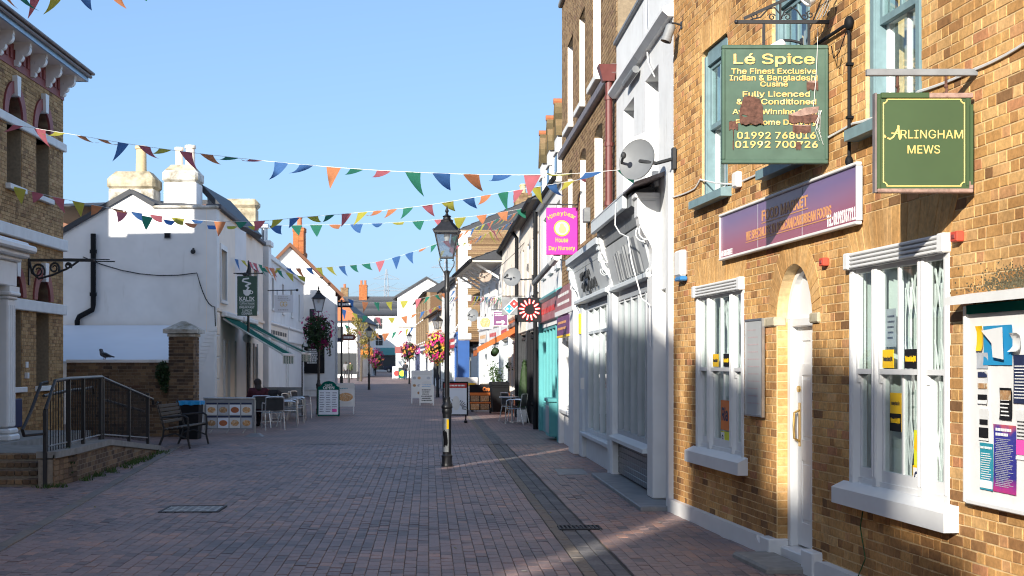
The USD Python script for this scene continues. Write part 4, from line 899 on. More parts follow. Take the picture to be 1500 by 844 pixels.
for i, (a, b, c, d) in enumerate(u2):
    pane_window(B2, a, b, c, d, y=.20, sill='stone_trim', sill_out=.10, curtain=True)
    for e in (a, b - .012): part('reveal', MB().box(e - .001, e + .012, .012, .20, c, d), 'white_paint' if i != 1 else 'cream_wall', B2)
for a, b, c, d in l2:
    pane_window(B2, a, b, c, d, y=.20, sill=None, curtain=True)
    part('window_head', MB().prism(Polygon(arch(a, b, d, r=.12)).buffer(0), .14, .20), 'white_paint', B2)
    for e in (a, b - .012): part('reveal', MB().box(e - .001, e + .012, .012, .20, c, d), 'white_paint', B2)
part('back_block', MB().box(.02, wd2 - .02, .33, 8, 0, 9.3), 'mortar_brown', B2); part('flank_brick', MB().box(wd2 - .06, wd2 - .001, .02, 8, 6.5, 9.36), 'mortar_brown', B2)
dp = part('downpipe', MB().tube([(wd2 - .12, -.10, 6.1), (wd2 - .12, -.10, 3.6)], .055, 10), 'maroon_pipe', B2)
part('hopper', MB().hexa([(wd2 - .2, -.2, 5.98), (wd2 - .04, -.2, 5.98), (wd2 - .04, -.02, 5.98), (wd2 - .2, -.02, 5.98), (wd2 - .27, -.27, 6.22), (wd2 + .03, -.27, 6.22), (wd2 + .03, -.0, 6.22), (wd2 - .27, -.0, 6.22)]), 'maroon_pipe', dp)
for z in (4.1, 5.0, 5.7): part('collar', MB().lathe([(.055, 0), (.07, 0), (.07, .06), (.055, .06)], 10, (wd2 - .12, -.10, z)), 'maroon_pipe', dp)
part('meter_box', MB().box(5.35, 5.6, -.12, 0, 4.2, 4.45, bev=.01), 'lead_grey', B2)
# S2 shop front (grey)
x0, x1 = 4.2, wd2 - .02
part('fascia', MB().prism([(-.05, 2.86), (-.17, 3.36), (.0, 3.36), (.0, 2.86)], x0 + .1, x1 - .2, plane='yz'), 'grey_paint', B2); part('cornice', MB().prism([(-.17, 3.37), (-.22, 3.47), (-.31, 3.52), (-.31, 3.62), (-.0, 3.74), (.0, 3.37)], x0 - .05, x1, plane='yz'), 'pale_grey_blue', B2)
part('fascia_sill', MB().box(x0, x1 - .1, -.16, .05, 2.79, 2.86, bev=.01), 'pale_grey_blue', B2)
for x in (x0 + .02, x1 - .14): console(B2, x, 2.62, 3.42, .22, .22, 'pale_grey_blue')
lt = MB()
for x, z, w, h in ((x0 + 1.2, 3.16, .5, .13), (x0 + 1.9, 3.16, .7, .12)): lt.tube([(x + w * t, -.16, z + h * (.5 + .5 * math.sin(t * 16))) for t in np.linspace(0, 1, 26)], .016, 5)
lt.tube([(x0 + 1.1 + 2.3 * t, -.115, 2.97 + .15 * (.5 + .5 * math.sin(t * 30 + math.sin(t * 9)))) for t in np.linspace(0, 1, 60)], .02, 5).tube([(x0 + 2.3, -.14, 3.18), (x0 + 2.2, -.08, 2.88), (x0 + 1.6, -.08, 2.90)], .016, 5)
part('script_lettering', lt, 'dark_grey', B2)
part('pier', MB().box(x0, x0 + .5, -.06, .3, 0, 2.79, bev=.01), 'pale_grey_blue', B2); part('pier', MB().box(x1 - .30, x1, -.10, .3, 0, 2.79, bev=.01), 'pale_grey_blue', B2)
shop_window(B2, x0 + .9, x1 - .32, .48, 2.72, 'pale_grey_blue', 3, y=.0, room=.45, rail=2.25, backing='blind_slat'); part('stall_riser', MB().box(x0 + .5, x1 - .3, .02, .3, 0, .40), 'pale_grey_blue', B2); part('window_sill', MB().box(x0 + .5, x1 - .3, -.10, .05, .40, .475, bev=.012), 'pale_grey_blue', B2)
part('corner_panel', MB().box(x0 + .5, x0 + .9, .0, .06, .48, 2.79), 'pale_grey_blue', B2); part('yellow_sign', MB().box(x0 + .12, x0 + .34, -.085, -.06, 2.25, 2.62), 'yellow_print', B2)
part('alarm_lamp', MB().box(5.2, 5.28, -.14, -.08, 1.25, 1.45), 'white_paint', B2)
# S3 shop front (white with maroon fascias)
part('fascia', MB().box(-.05, 3.75, -.12, .0, 2.80, 3.28, bev=.01), 'faded_fascia', B2); part('fascia_trim', MB().box(-.08, 3.80, -.15, .0, 2.70, 2.80).box(3.55, 3.80, -.14, .0, 2.80, 3.30), 'white_paint', B2)
part('projecting_fascia', MB().box(.5, 3.2, -.15, -.02, 2.28, 2.66), 'purple_print', B2); part('yellow_edge', MB().box(.5, 3.2, -.155, -.02, 2.24, 2.28), 'yellow_print', B2)
m = MB(); scribble(m, .6, 3.0, 2.36, 2.6, 2, -.151, 5, .003, .4); part('lettering', m, 'orange_letter', B2); m = MB(); scribble(m, .2, 3.3, 2.86, 3.2, 2, -.121, 6, .003, .35); part('lettering', m, 'stone_trim', B2)
part('pier', MB().box(2.95, 3.9, -.14, .3, 0, 2.7, bev=.01), 'white_paint', B2); part('pier', MB().box(.0, .22, -.08, .3, 0, 2.7, bev=.01), 'white_paint', B2)
shop_window(B2, .25, 2.92, .75, 2.25, 'white_paint', 2, y=.05, room=.5); part('stall_riser', MB().box(.22, 2.95, .02, .3, 0, .66), 'white_wall', B2); part('window_sill', MB().box(.22, 2.95, -.08, .05, .66, .74, bev=.01), 'white_paint', B2)
part('shop_head', MB().box(0, wd2 - .003, .02, .3, 2.66, 3.2), 'lead_grey', B2)
fl = thing('flood_lamp', 'long grey strip lamp with a white end bracketed over the maroon shop fascia', 'light', W2.w(1.6, -.5, 3.55), W2.rot); part('tube', MB().tube([(-1.5, -.1, -.12), (1.2, .05, .12)], .06, 10), 'lead_grey', fl); part('end_cap', MB().tube([(1.2, .05, .12), (1.75, .1, .2)], .075, 10), 'white_paint', fl); part('arm', MB().tube([(.3, 0, 0), (.4, .25, .25), (.5, .5, .2)], .015, 6), 'dark_grey', fl)

# hanging signs further along
def blade(name, label, px, py, Y, w, h, look_, cat='sign', d=.03):
    c = P(px, py, Y); t = thing(name, label, cat, c); part('board', MB().box(-w / 2, w / 2, -d, d, -h / 2, h / 2, bev=.008), look_, t); return t
hb = blade('hanging_sign', 'magenta day nursery sign with yellow lettering on the brown brick house', 823, 339, 27.2, .60, .90, 'magenta_print')
fan = 'Honeybear'
for i, ch_ in enumerate(fan):
    tt = (i - 4) / 4; mch = letter(MB(), ch_, 0, 0, .075, -.031, .003, style='heavyserif'); M = trimesh.transformations.rotation_matrix(tt * .5, [0, 1, 0]); M[:3, 3] = [.255 * math.sin(tt * 1.05), 0, .255 + .10 * math.cos(tt * 1.3) - .05]; part('letter', mch.mv(M), 'yellow_petal', hb)
part('lettering', letter(MB(), 'House', 0, -.21, .085, -.031, .003, width=.24, style='heavyserif'), 'yellow_petal', hb); part('lettering', letter(MB(), 'Day Nursery', 0, -.36, .075, -.031, .003, width=.50, style='heavyserif'), 'yellow_petal', hb)
part('roundel', MB().prism(Point(0, .055).buffer(.155), -.034, -.03), 'yellow_petal', hb); part('roundel_field', MB().prism(Point(0, .055).buffer(.128), -.036, -.034), 'grey_print', hb); part('emblem', MB().prism(Point(.01, .03).buffer(.075).union(Point(.0, .11).buffer(.04)), -.038, -.036), 'pale_gold', hb)
part('bracket', MB().tube([(-.35, 0, .52), (.62, 0, .50)], .012, 6).tube([(-.1, 0, .51), (-.1, 0, .45)], .006, 5).tube([(.2, 0, .51), (.2, 0, .45)], .006, 5), 'black_iron', hb)
ns = blade('neon_sign', 'square black sign with a ring of glowing red and white dashes', 775.5, 454, 35.5, .595, .605, 'black_print', d=.05)
for k in range(13):
    a = math.pi / 2 - .0 - k * 2 * math.pi / 13; L_ = .055 if k in (1,) else (.085 if k < 6 else .10); r0 = .155
    c0 = np.array([math.cos(a), math.sin(a)]); p = c0 * (.245 - L_); q = c0 * .245
    dsh = part('dash', MB().prism(LineString([p, q]).buffer(.026), -.062, -.05), 'lamp_glow', ns); part('core', MB().prism(LineString([p, q]).buffer(.013), -.066, -.062), 'neon_white', dsh)
part('bracket', MB().bar((.28, 0, .2), (.40, 0, .2), .03), 'dark_grey', ns); part('bracket', MB().bar((.28, 0, -.2), (.40, 0, -.2), .03), 'dark_grey', ns)
dm = blade('hanging_sign', 'square grey sign with a tilted red and blue domino emblem behind the glowing black sign', 749.5, 448.5, 43.0, .60, .54, 'lead_grey')
def rot2(pts, a, c): return [(c[0] + x * math.cos(a) - z * math.sin(a), c[1] + x * math.sin(a) + z * math.cos(a)) for x, z in pts]
q = math.radians(45); sq = .105; ctr = (-.0, -.01)
part('emblem_edge', MB().prism(Polygon(rot2([(-2.08 * sq, -1.08 * sq), (2.08 * sq, -1.08 * sq), (2.08 * sq, 1.08 * sq), (-2.08 * sq, 1.08 * sq)], q, ctr)).buffer(.012), -.034, -.03), 'white_letter', dm)
part('emblem_half', MB().prism(rot2([(.04 * sq, -sq), (2 * sq, -sq), (2 * sq, sq), (.04 * sq, sq)], q, ctr), -.037, -.034), 'red_print', dm); part('emblem_half', MB().prism(rot2([(-2 * sq, -sq), (-.04 * sq, -sq), (-.04 * sq, sq), (-2 * sq, sq)], q, ctr), -.037, -.034), 'cyan_print', dm)
part('emblem_dots', MB().prism(union_all([Point(*rot2([(x, z)], q, ctr)[0]).buffer(.033) for x, z in ((sq, 0), (-sq * .62, -.4 * sq), (-sq * 1.38, .4 * sq))]), -.040, -.037), 'white_letter', dm)
part('bracket', MB().bar((-.3, 0, .30), (.55, 0, .30), .03), 'dark_grey', dm)
pa = blade('hanging_sign', 'square purple direction sign with a white arrow and white edge', 733, 467, 47.0, .50, .50, 'white_letter')
part('panel', MB().box(-.225, .225, -.034, -.03, -.225, .225), 'purple_print', pa); part('arrow', MB().prism([(-.14, -.145), (.07, -.145), (.03, -.19), (.09, -.19), (.16, -.12), (.09, -.05), (.03, -.05), (.07, -.095), (-.14, -.095)], -.037, -.034), 'white_letter', pa)
m = MB(); scribble(m, -.2, .1, .08, .2, 2, -.0345, 9, .002, .55); part('lettering', m, 'white_letter', pa); part('bracket', MB().bar((-.3, 0, .30), (.7, 0, .30), .025).bar((.0, 0, .3), (.0, 0, .25), .02), 'dark_grey', pa)
fs = blade('hanging_sign', 'white projecting sign with a picture of pizza past the purple arrow sign', 711, 473, 50.0, .55, .42, 'white_letter'); part('picture', MB().prism(Point(0, 0).buffer(.19).intersection(sbox(-.24, -.17, .24, .17)), -.034, -.03), 'food_print', fs); part('bracket', MB().bar((.2, 0, .1), (.75, 0, .1), .03), 'dark_grey', fs)
# ================================================================== MORE RIGHT SIDE
def pitched(T, x0, x1, z, depth, rise, look_='roof_slate', over=.25, gutter=True, name='roof'):
    """roof with its ridge along the street: two tiled slopes and an eaves gutter"""
    r = part(name, MB().prism([(-over, z), (depth / 2, z + rise), (depth + over, z)], x0, x1, plane='yz'), look_, T)
    m = MB(); n = 9; L_ = math.hypot(depth / 2 + over, rise)
    for k in range(n):
        a, b = k / n, (k + 1) / n; ya, yb = -over + (depth / 2 + over) * a, -over + (depth / 2 + over) * b; za, zb = z + rise * a, z + rise * b
        m.hexa([(x0, ya - .01, za + .03), (x1, ya - .01, za + .03), (x1, yb, zb + .012), (x0, yb, zb + .012), (x0, ya - .01, za + .055), (x1, ya - .01, za + .055), (x1, yb, zb + .02), (x0, yb, zb + .02)], t=(k * .37) % 1)
    part('tile_course', m, look_, r)
    if gutter: part('gutter', MB().tube([(x0, -over - .05, z - .03), (x1, -over - .05, z - .03)], .065, 8), 'black_plastic', T)
    return r
def stack(T, x, y, z0, z1, w, d, look_, pots, pot_look='terracotta', seed=0, potr=.12, poth=.42, cap='stained_stucco'):
    if look_.endswith('brick'):
        c = part('chimney', MB().box(x - w / 2 + .012, x + w / 2 - .012, y - d / 2 + .012, y + d / 2 - .012, z0, z1), 'mortar_brown', T); m = MB(); r = random.Random(seed); z = z0; k = 0
        while z < z1 - .05:
            o = .03 if z > z1 - .3 else 0
            for ax in range(2):
                L_ = (w if ax == 0 else d) + 2 * o; n = max(2, int(L_ / .2)); st = L_ / n
                for i in range(n):
                    a = -L_ / 2 + i * st + (st / 2 if k % 2 and False else 0); t = r.random()
                    for s in (-1, 1):
                        if ax == 0: m.box(x + a + .005, x + a + st - .005, y + s * (d / 2 + o) - .02, y + s * (d / 2 + o), z + .005, z + .07, t=t)
                        else: m.box(x + s * (w / 2 + o) - .02, x + s * (w / 2 + o), y + a + .005, y + a + st - .005, z + .005, z + .07, t=t)
            z += .075; k += 1
        tag(part('brickwork', m, look_, c), kind='stuff')
    else:
        r = random.Random(seed); pts = []
        c = part('chimney', MB().box(x - w / 2, x + w / 2, y - d / 2, y + d / 2, z0, z1 - .35, bev=.02).box(x - w / 2 - .06, x + w / 2 + .06, y - d / 2 - .06, y + d / 2 + .06, z1 - .36, z1 - .12, bev=.05), look_, T)
        part('flaunching', MB().hexa([(x - w / 2 - .02, y - d / 2 - .02, z1 - .13), (x + w / 2 + .02, y - d / 2 - .02, z1 - .13), (x + w / 2 + .02, y + d / 2 + .02, z1 - .13), (x - w / 2 - .02, y + d / 2 + .02, z1 - .13), (x - w / 2 + .1, y - d / 2 + .1, z1), (x + w / 2 - .1, y - d / 2 + .1, z1), (x + w / 2 - .1, y + d / 2 - .1, z1), (x - w / 2 + .1, y + d / 2 - .1, z1)]), cap, c)
    for px_, py_ in pots:
        part('chimney_pot', MB().lathe([(potr * 1.15, 0), (potr, .06), (potr * .88, poth - .08), (potr * 1.08, poth - .07), (potr * 1.08, poth), (potr * .75, poth), (potr * .7, .1)], 14, (x + px_, y + py_, z1 - .03)), pot_look, c, smooth=40)
    return c
def aerial(T, x, y, z, a=0):
    m = MB().tube([(x, y, z), (x, y, z + 1.1)], .016, 5).tube([(x - .5 * math.cos(a), y - .5 * math.sin(a), z + 1.05), (x + .5 * math.cos(a), y + .5 * math.sin(a), z + 1.05)], .010, 5)
    for k in range(7): t = -.45 + k * .15; m.tube([(x + t * math.cos(a) - .13 * math.sin(a), y + t * math.sin(a) + .13 * math.cos(a), z + 1.05), (x + t * math.cos(a) + .13 * math.sin(a), y + t * math.sin(a) - .13 * math.cos(a), z + 1.05)], .007, 4)
    part('aerial', m, 'galvanised', T)
def house(W, T, w, h, look_, wins, depth=7.0, roof='roof_slate', rise=2.2, over=.25, z0=0.0, win_y=.14, frame='white_paint', sill='white_paint', bars=(1, 1), brick=None, curtain=False):
    hs = [arched(a, b, c, d, r=(b - a) / 2) if k == 'arch' else sbox(a, c, b, d) for a, b, c, d, k in wins]
    poly = sbox(0, z0, w - .003, h).difference(union_all(hs)) if hs else sbox(0, z0, w - .003, h)
    slab_wall(T, poly, look_ if not brick else 'mortar_brown', .012 if brick else 0, .28)
    if brick: brickwork(T, poly, brick, int(w * 97) % 91, L=.30, h=.10)
    for a, b, c, d, k in wins: pane_window(T, a, b, c, d + (.0), y=win_y, frame=frame, sill=sill, bars=bars, curtain=curtain)
    part('back_block', MB().box(.02, w - .02, .29, depth, z0, h - .02), look_, T)
    if roof: pitched(T, 0, w - .003, h, depth, rise, roof, over)
def shopfront(T, x0, x1, look_, z1=2.6, fascia='grey_paint', ftext=None, posts=2, riser='white_wall', zr=.6, fz=(2.65, 3.2), pil=None):
    pil = pil or look_
    part('pier', MB().box(x0, x0 + .25, -.08, .28, 0, fz[0], bev=.01), pil, T); part('pier', MB().box(x1 - .25, x1, -.08, .28, 0, fz[0], bev=.01), pil, T)
    xm = x0 + .3 + (x1 - x0 - .6) * .72; shop_window(T, x0 + .26, xm, zr + .04, z1, look_, posts, y=.02, room=.7)
    part('stall_riser', MB().box(x0 + .25, xm, .01, .26, 0, zr), riser, T); part('door', MB().box(xm + .02, x1 - .27, .35, .40, .02, 2.1).box(xm + .02, xm + .12, .30, .35, .02, 2.1).box(x1 - .37, x1 - .27, .30, .35, .02, 2.1).box(xm + .12, x1 - .37, .30, .35, .02, .5), look_, T)
    part('fascia', MB().box(x0, x1, -.07, .26, fz[0], fz[1], bev=.015), fascia, T); part('cornice', MB().prism([(-.075, fz[1]), (-.13, fz[1] + .06), (-.13, fz[1] + .11), (.0, fz[1] + .18), (.0, fz[1])], x0 - .03, x1 + .03, plane='yz'), pil, T)
    if ftext: part('lettering', scribble(MB(), x0 + .5, x1 - .5, fz[0] + .12, fz[1] - .1, 1, -.071, int(x1 * 31), .004, .5), ftext, T)
# --- B3: white house with three tiled dormers, turquoise shop
W3, B3, wd3 = right(36.7, 30.6, 'dormer_house', 'white rendered house with three mossy tiled dormer gables above a turquoise shop front')
house(W3, B3, wd3, 5.75, 'white_wall', [(.9, 1.8, 3.9, 5.3, 'r'), (3.0, 3.9, 3.9, 5.3, 'r'), (4.8, 5.6, 3.9, 5.3, 'r')], depth=8, rise=1.0, over=.1, z0=2.6)
part('string_course', MB().box(0, wd3 - .003, -.14, 0, 5.62, 5.76, bev=.02), 'stone_trim', B3)
for i, x in enumerate((.75, 2.95, 5.1)):
    m = MB().box(x - .42, x + .42, -.04, 1.6, 5.77, 6.75, bev=.01).box(x - .46, x + .46, -.08, .0, 6.35, 6.42).box(x - .46, x + .46, -.08, 0, 5.78, 5.86)
    dmr = part('dormer', m, 'white_wall', B3)
    m = MB()
    for s in (-1, 1):
        for k in range(5):
            a, b = k / 5, (k + 1) / 5; xa, xb = x + s * (.50 - .48 * a), x + s * (.50 - .48 * b); za, zb = 6.70 + .78 * a, 6.70 + .78 * b
            p = [(min(xa, xb), -.08, za if xa < xb else zb), (max(xa, xb), -.08, zb if xa < xb else za)]
            m.hexa([(p[0][0], -.08, p[0][2]), (p[1][0], -.08, p[1][2]), (p[1][0], 1.8, p[1][2]), (p[0][0], 1.8, p[0][2])] + [(p[0][0], -.08, p[0][2] + .07), (p[1][0], -.08, p[1][2] + .07), (p[1][0], 1.8, p[1][2] + .07), (p[0][0], 1.8, p[0][2] + .07)], t=(k * .31 + i * .2) % 1)
    m.prism([(x - .50, 6.72), (x + .50, 6.72), (x, 7.44)], -.05, 1.7, t=.3)
    part('dormer_roof', m, 'mossy_tile', dmr); part('ridge_tile', MB().tube([(x, -.10, 7.53), (x, 1.8, 7.53)], .07, 8), 'terracotta', dmr); part('dormer_window', MB().box(x - .3, x + .3, -.055, -.04, 5.95, 6.3), 'dark_glass', dmr)
shopfront(B3, .3, 6.0, 'turquoise_paint', 2.6, 'faded_fascia', 'red_print', 3, 'turquoise_paint', .62, (2.72, 3.2)); part('panelling', MB().box(4.2, 5.2, -.20, .02, .08, .85, bev=.01).box(4.15, 5.25, -.23, .02, .85, .93, bev=.01), 'turquoise_paint', B3); part('panel_inset', MB().box(4.3, 5.1, -.212, -.20, .16, .76, bev=.006), 'shop_grey', B3)
# --- B4: cream house, black gutter
W4, B4, wd4 = right(45.4, 36.7, 'cream_house', 'cream rendered house with a black eaves gutter and tall windows behind the glowing black sign')
house(W4, B4, wd4, 5.95, 'cream_wall', [(1.2, 1.9, 3.7, 5.2, 'r'), (3.4, 4.1, 3.7, 5.2, 'r'), (5.6, 6.3, 3.7, 5.2, 'r'), (7.4, 8.0, 3.7, 5.2, 'r')], depth=8, rise=2.2, z0=2.6)
shopfront(B4, 4.4, 8.6, 'black_print', 2.5, 'white_paint', 'red_print', 2, 'black_print', .5); shopfront(B4, .1, 4.2, 'dark_grey', 2.5, 'cream_wall', None, 2, 'white_wall', .5)
part('downpipe', MB().tube([(.18, -.12, 0), (.18, -.12, 5.7), (.18, -.28, 5.9)], .06, 8), 'black_plastic', B4); part('downpipe', MB().tube([(8.5, -.12, .0), (8.5, -.12, 5.8)], .06, 8), 'black_plastic', B4)
sd = thing('satellite_dish', 'grey satellite dish on the cream house above the glowing black sign', 'satellite dish', W4.w(5.8, -.55, 4.1), W4.rot); dish(sd, .26, (.9, -.45, .2), 'satellite_grey', (.2, .53, -.05))
# --- B5: cream house with arched windows and orange awning
W5, B5, wd5 = right(57.5, 45.4, 'arched_window_house', 'pale stucco house with narrow arched upper windows above the orange awning')
house(W5, B5, wd5, 6.25, 'cream_wall', [(x, x + .62, 3.8, 4.9, 'arch') for x in (1.5, 4.2, 6.9, 9.6)], depth=8, rise=1.9, z0=2.6, over=.12)
shopfront(B5, 6.3, 12.0, 'white_paint', 2.5, 'orange_wall', None, 2, 'orange_wall', .5, pil='cream_wall'); shopfront(B5, .1, 6.1, 'pale_grey_blue', 2.5, 'white_paint', 'red_print', 3, 'white_wall', .5)
part('orange_panel', MB().box(10.6, 11.7, -.03, .0, .1, 2.6), 'orange_wall', B5)
stack(B5, .8, 4.2, 7.6, 8.6, .9, 1.8, 'brown_brick', [(0, -.6), (0, -.1), (0, .45)], seed=3); stack(B5, 4.2, 5.5, 7.2, 8.4, .8, 1.2, 'brown_brick', [(0, -.3), (0, .25)], seed=5); aerial(B5, 6.5, 4.0, 8.1, .6)
aw = thing('awning', 'faded orange shop awning sloping out over the crepe stall on the right', 'awning', W5.w(8.0, -.02, 0), W5.rot)
def awning(T, x0, x1, zt, zf, out, look_, stripes=None, bar='white_paint', val=.2, vlook=None):
    m = MB(); n = 10
    for k in range(n): a, b = x0 + (x1 - x0) * k / n, x0 + (x1 - x0) * (k + 1) / n; m.sheet([[(a, -out * t, zt - (zt - zf) * t - .05 * math.sin(math.pi * t)), (b, -out * t, zt - (zt - zf) * t - .05 * math.sin(math.pi * t))] for t in np.linspace(0, 1, 7)])
    part('canvas', m, look_, T); part('front_bar', MB().box(x0, x1, -out - .03, -out + .03, zf - .05, zf + .03, bev=.01), bar, T); part('cassette', MB().box(x0 - .03, x1 + .03, -.16, .0, zt - .05, zt + .11, bev=.03), bar, T)
    for k in range(int((x1 - x0) / .3)):
        a = x0 + k * .3; part('valance_flap', MB().prism([(a, zf - .04), (a + .29, zf - .04), (a + .29, zf - val)] + [(a + .29 - .29 * t, zf - val - .05 * math.sin(math.pi * t)) for t in (.25, .5, .75)] + [(a, zf - val)], -out - .012, -out - .006), vlook or (look_ if k % 2 else stripes or look_), T)
    for x in (x0 + .12, x1 - .12): part('arm', MB().bar((x, -.05, zt - .1), (x, -out, zf), .045, .05), bar, T)
awning(aw, 0, 4.2, 2.95, 2.2, 1.35, 'canvas_orange', bar='fascia_brown')
part('side_flap', MB().hexa([(4.2, -1.35, 2.05), (4.23, -1.35, 2.05), (4.23, -.05, 2.74), (4.2, -.05, 2.74), (4.2, -1.35, 2.22), (4.23, -1.35, 2.22), (4.23, -.05, 2.94), (4.2, -.05, 2.94)]), 'canvas_orange', aw)
for x, z, lk, lb in ((3.4, 2.05, 'hedge_leaf', 'dark topiary ball hanging under the orange awning'), (4.3, 2.1, 'ivy_leaf', 'pale green topiary ball hanging beside the orange awning')):
    t = thing('topiary_ball', lb, 'plant', W5.w(8.0 + x, -.8, z), W5.rot); part('foliage', MB().sph((0, 0, 0), .12, sub=2), lk, t); part('chain', MB().tube([(0, 0, .15), (0, 0, .5)], .01, 4), 'black_iron', t)
# --- B6: house under a broad overhanging roof
W6, B6, wd6 = right(68, 57.5, 'overhanging_roof_house', 'white house under a broad overhanging slate roof with exposed brackets')
house(W6, B6, wd6, 5.9, 'white_wall', [(x, x + .9, 3.6, 5.1, 'r') for x in (1.2, 4.4, 7.8)], depth=8, rise=2.0, over=1.25, z0=2.6)
part('soffit', MB().box(0, wd6, -1.2, 0, 5.82, 5.88), 'soffit', B6)
for k in range(6): part('eaves_bracket', MB().bar((.5 + k * 1.85, 0, 5.2), (.5 + k * 1.85, -1.0, 5.8), .09), 'white_paint', B6)
shopfront(B6, .2, 5.0, 'white_paint', 2.5, 'white_paint', 'food_print', 2, 'blue_paint', .5); shopfront(B6, 5.3, 10.3, 'pale_grey_blue', 2.5, 'white_paint', 'red_print', 2)
for x, lk, r, lb in ((9.6, 'brown_dish', .28, 'brown satellite dish under the broad overhanging roof'), (3.0, 'satellite_grey', .28, 'grey satellite dish on the white house past the overhanging roof')):
    sd = thing('satellite_dish', lb, 'satellite dish', W6.w(x, -.55, 5.3 if x > 5 else 3.9), W6.rot); dish(sd, r, (.85, -.5, .15), lk, (.2, .53, -.05))
# --- B8: tall brick house with white quoins seen over the roofs
W8 = Wall((-3.25, 82), (.65, -12)); B8 = thing('quoined_brick_house', 'tall brown brick house with white corner quoins and chimney pots, blue painted below', 'building', W8.loc, W8.rot); w8 = 12.0
house(W8, B8, w8, 8.2, 'brown_brick', [(x, x + 1.0, z, z + 1.5, 'r') for x in (1.5, 5.2, 8.9) for z in (3.7, 6.1)], depth=7, rise=1.6, z0=2.8, brick='brown_brick')
m = MB()
for k in range(54): m.box(w8 - .001, w8 + .02, .02 + 0, 6.9, 2.9 + k * .1 + .008, 2.9 + k * .1 + .092, t=(k * .37) % 1) if k % 2 else m.box(w8 - .001, w8 + .018, .02, 6.9, 2.9 + k * .1 + .008, 2.9 + k * .1 + .092, t=(k * .61) % 1)
tag(part('flank_brickwork', m, 'brown_brick', B8), kind='stuff')
for k in range(17): l = .55 if k % 2 else .36; part('quoin', MB().box(w8 - l, w8 + .05, -.05, .42 if k % 2 else .6, 2.9 + k * .315, 2.9 + k * .315 + .30, bev=.012), 'white_paint', B8)
part('blue_front', MB().box(w8 - 3, w8 + .06, -.06, .5, .0, 2.85), 'blue_paint', B8); shopfront(B8, .2, 8.7, 'blue_paint', 2.5, 'blue_paint', 'white_letter', 3, 'blue_paint')
stack(B8, w8 - 1.0, 3.2, 9.0, 10.2, 1.1, .8, 'brown_brick', [(-.3, 0), (.2, 0)], 'buff_clay', 8, .15, .5); stack(B8, w8 - 1.0, 5.4, 8.6, 10.0, .9, .9, 'brown_brick', [(-.2, 0), (.25, 0)], 'terracotta', 9, .14, .7)
bs = blade('hanging_sign', 'small bright blue sign past the tall brick house', 684, 464, 72, .75, .5, 'cyan_print'); part('panel', MB().box(-.3, .3, -.034, -.03, -.12, .14), 'white_letter', bs); part('bracket', MB().bar((.3, 0, .2), (.9, 0, .2), .03), 'dark_grey', bs)
# --- further right
W9, B9, wd9 = right(98, 82, 'white_terrace_house', 'white rendered terrace house with sash windows past the brick house with quoins')
house(W9, B9, wd9, 6.6, 'white_wall', [(x, x + 1.0, 3.7, 5.5, 'r') for x in (1.5, 5.0, 8.5, 12.0)], depth=8, rise=2.2, z0=2.6); shopfront(B9, .2, 7.5, 'pale_grey_blue', 2.5, 'navy_paint', 'white_letter'); shopfront(B9, 8.0, 15.5, 'white_paint', 2.5, 'red_print', 'white_letter')
W10, B10, wd10 = right(116, 98, 'slate_roof_house', 'low house with a broad brown slate roof far along the right side')
house(W10, B10, wd10, 5.4, 'cream_wall', [(x, x + 1.0, 3.5, 4.9, 'r') for x in (1.5, 6.0, 10.5, 15)], depth=9, rise=2.0, roof='roof_tile', over=.3, z0=2.6); shopfront(B10, .2, 8.5, 'white_paint', 2.5, 'maroon_paint', 'white_letter'); shopfront(B10, 9, 17.5, 'dark_grey', 2.5, 'grey_paint', 'white_letter')
stack(B10, 9, 4.5, 8.0, 9.2, .9, .9, 'orange_brick', [(-.2, 0), (.2, 0)], seed=12)
W11 = Wall((-9.6, 142), (2.6, -25)); B11 = thing('bay_window_house', 'brown brick house front with tall white window bays far along the right side', 'building', W11.loc, W11.rot); w11 = 25.1
house(W11, B11, w11, 7.6, 'brown_brick', [(x, x + 1.3, z, z + 1.7, 'r') for x in (2, 6.5, 11, 15.5, 20) for z in (3.6, 5.6)][:10], depth=8, rise=2.4, z0=2.8, brick='brown_brick')
shopfront(B11, .3, 12, 'navy_paint', 2.5, 'pink_print', 'white_letter', 4); shopfront(B11, 12.5, 24.5, 'white_paint', 2.5, 'navy_paint', 'white_letter', 4)
# --- B12: big white gable facing down the street
W12 = Wall((-12.1, 150), (1, 0)); GB = thing('white_gable_house', 'large white gabled building facing down the street in the distance with a recessed dormer', 'building', (-12.1, 150, gz(150)), 0)
slab_wall(GB, Polygon([(0, -.2), (8.5, -.2), (8.5, 7.4), (3.1, 10.5), (0, 8.6)]).difference(sbox(2.2, 5.8, 3.9, 7.9)), 'white_wall', 0, .3); part('body', MB().prism([(.02, 0), (8.4, 0), (8.4, 7.3), (3.1, 10.4), (.02, 8.5)], .31, 18), 'cream_wall', GB)
part('verge', MB().prism(LineString([(-.5, 8.35), (3.1, 10.58), (8.9, 7.25)]).buffer(.09, cap_style=2), -.3, 18.2), 'roof_slate', GB); part('lower_cornice', MB().box(.0, 8.5, -.25, .0, 5.35, 5.55, bev=.05), 'soffit', GB)
pane_window(GB, 2.2, 3.9, 5.8, 7.9, y=.15, frame='grey_paint', bars=(2, 0)); part('dormer_hood', MB().hexa([(1.9, -1.0, 7.8), (4.2, -1.0, 7.8), (4.2, .1, 7.95), (1.9, .1, 7.95), (1.9, -1.0, 7.9), (4.2, -1.0, 7.9), (4.2, .1, 8.3), (1.9, .1, 8.3)]), 'roof_slate', GB)
part('flank', MB().box(-.02, .0, .3, 18, 2.6, 8.5), 'tan_brick' if False else 'mortar_brown', GB)
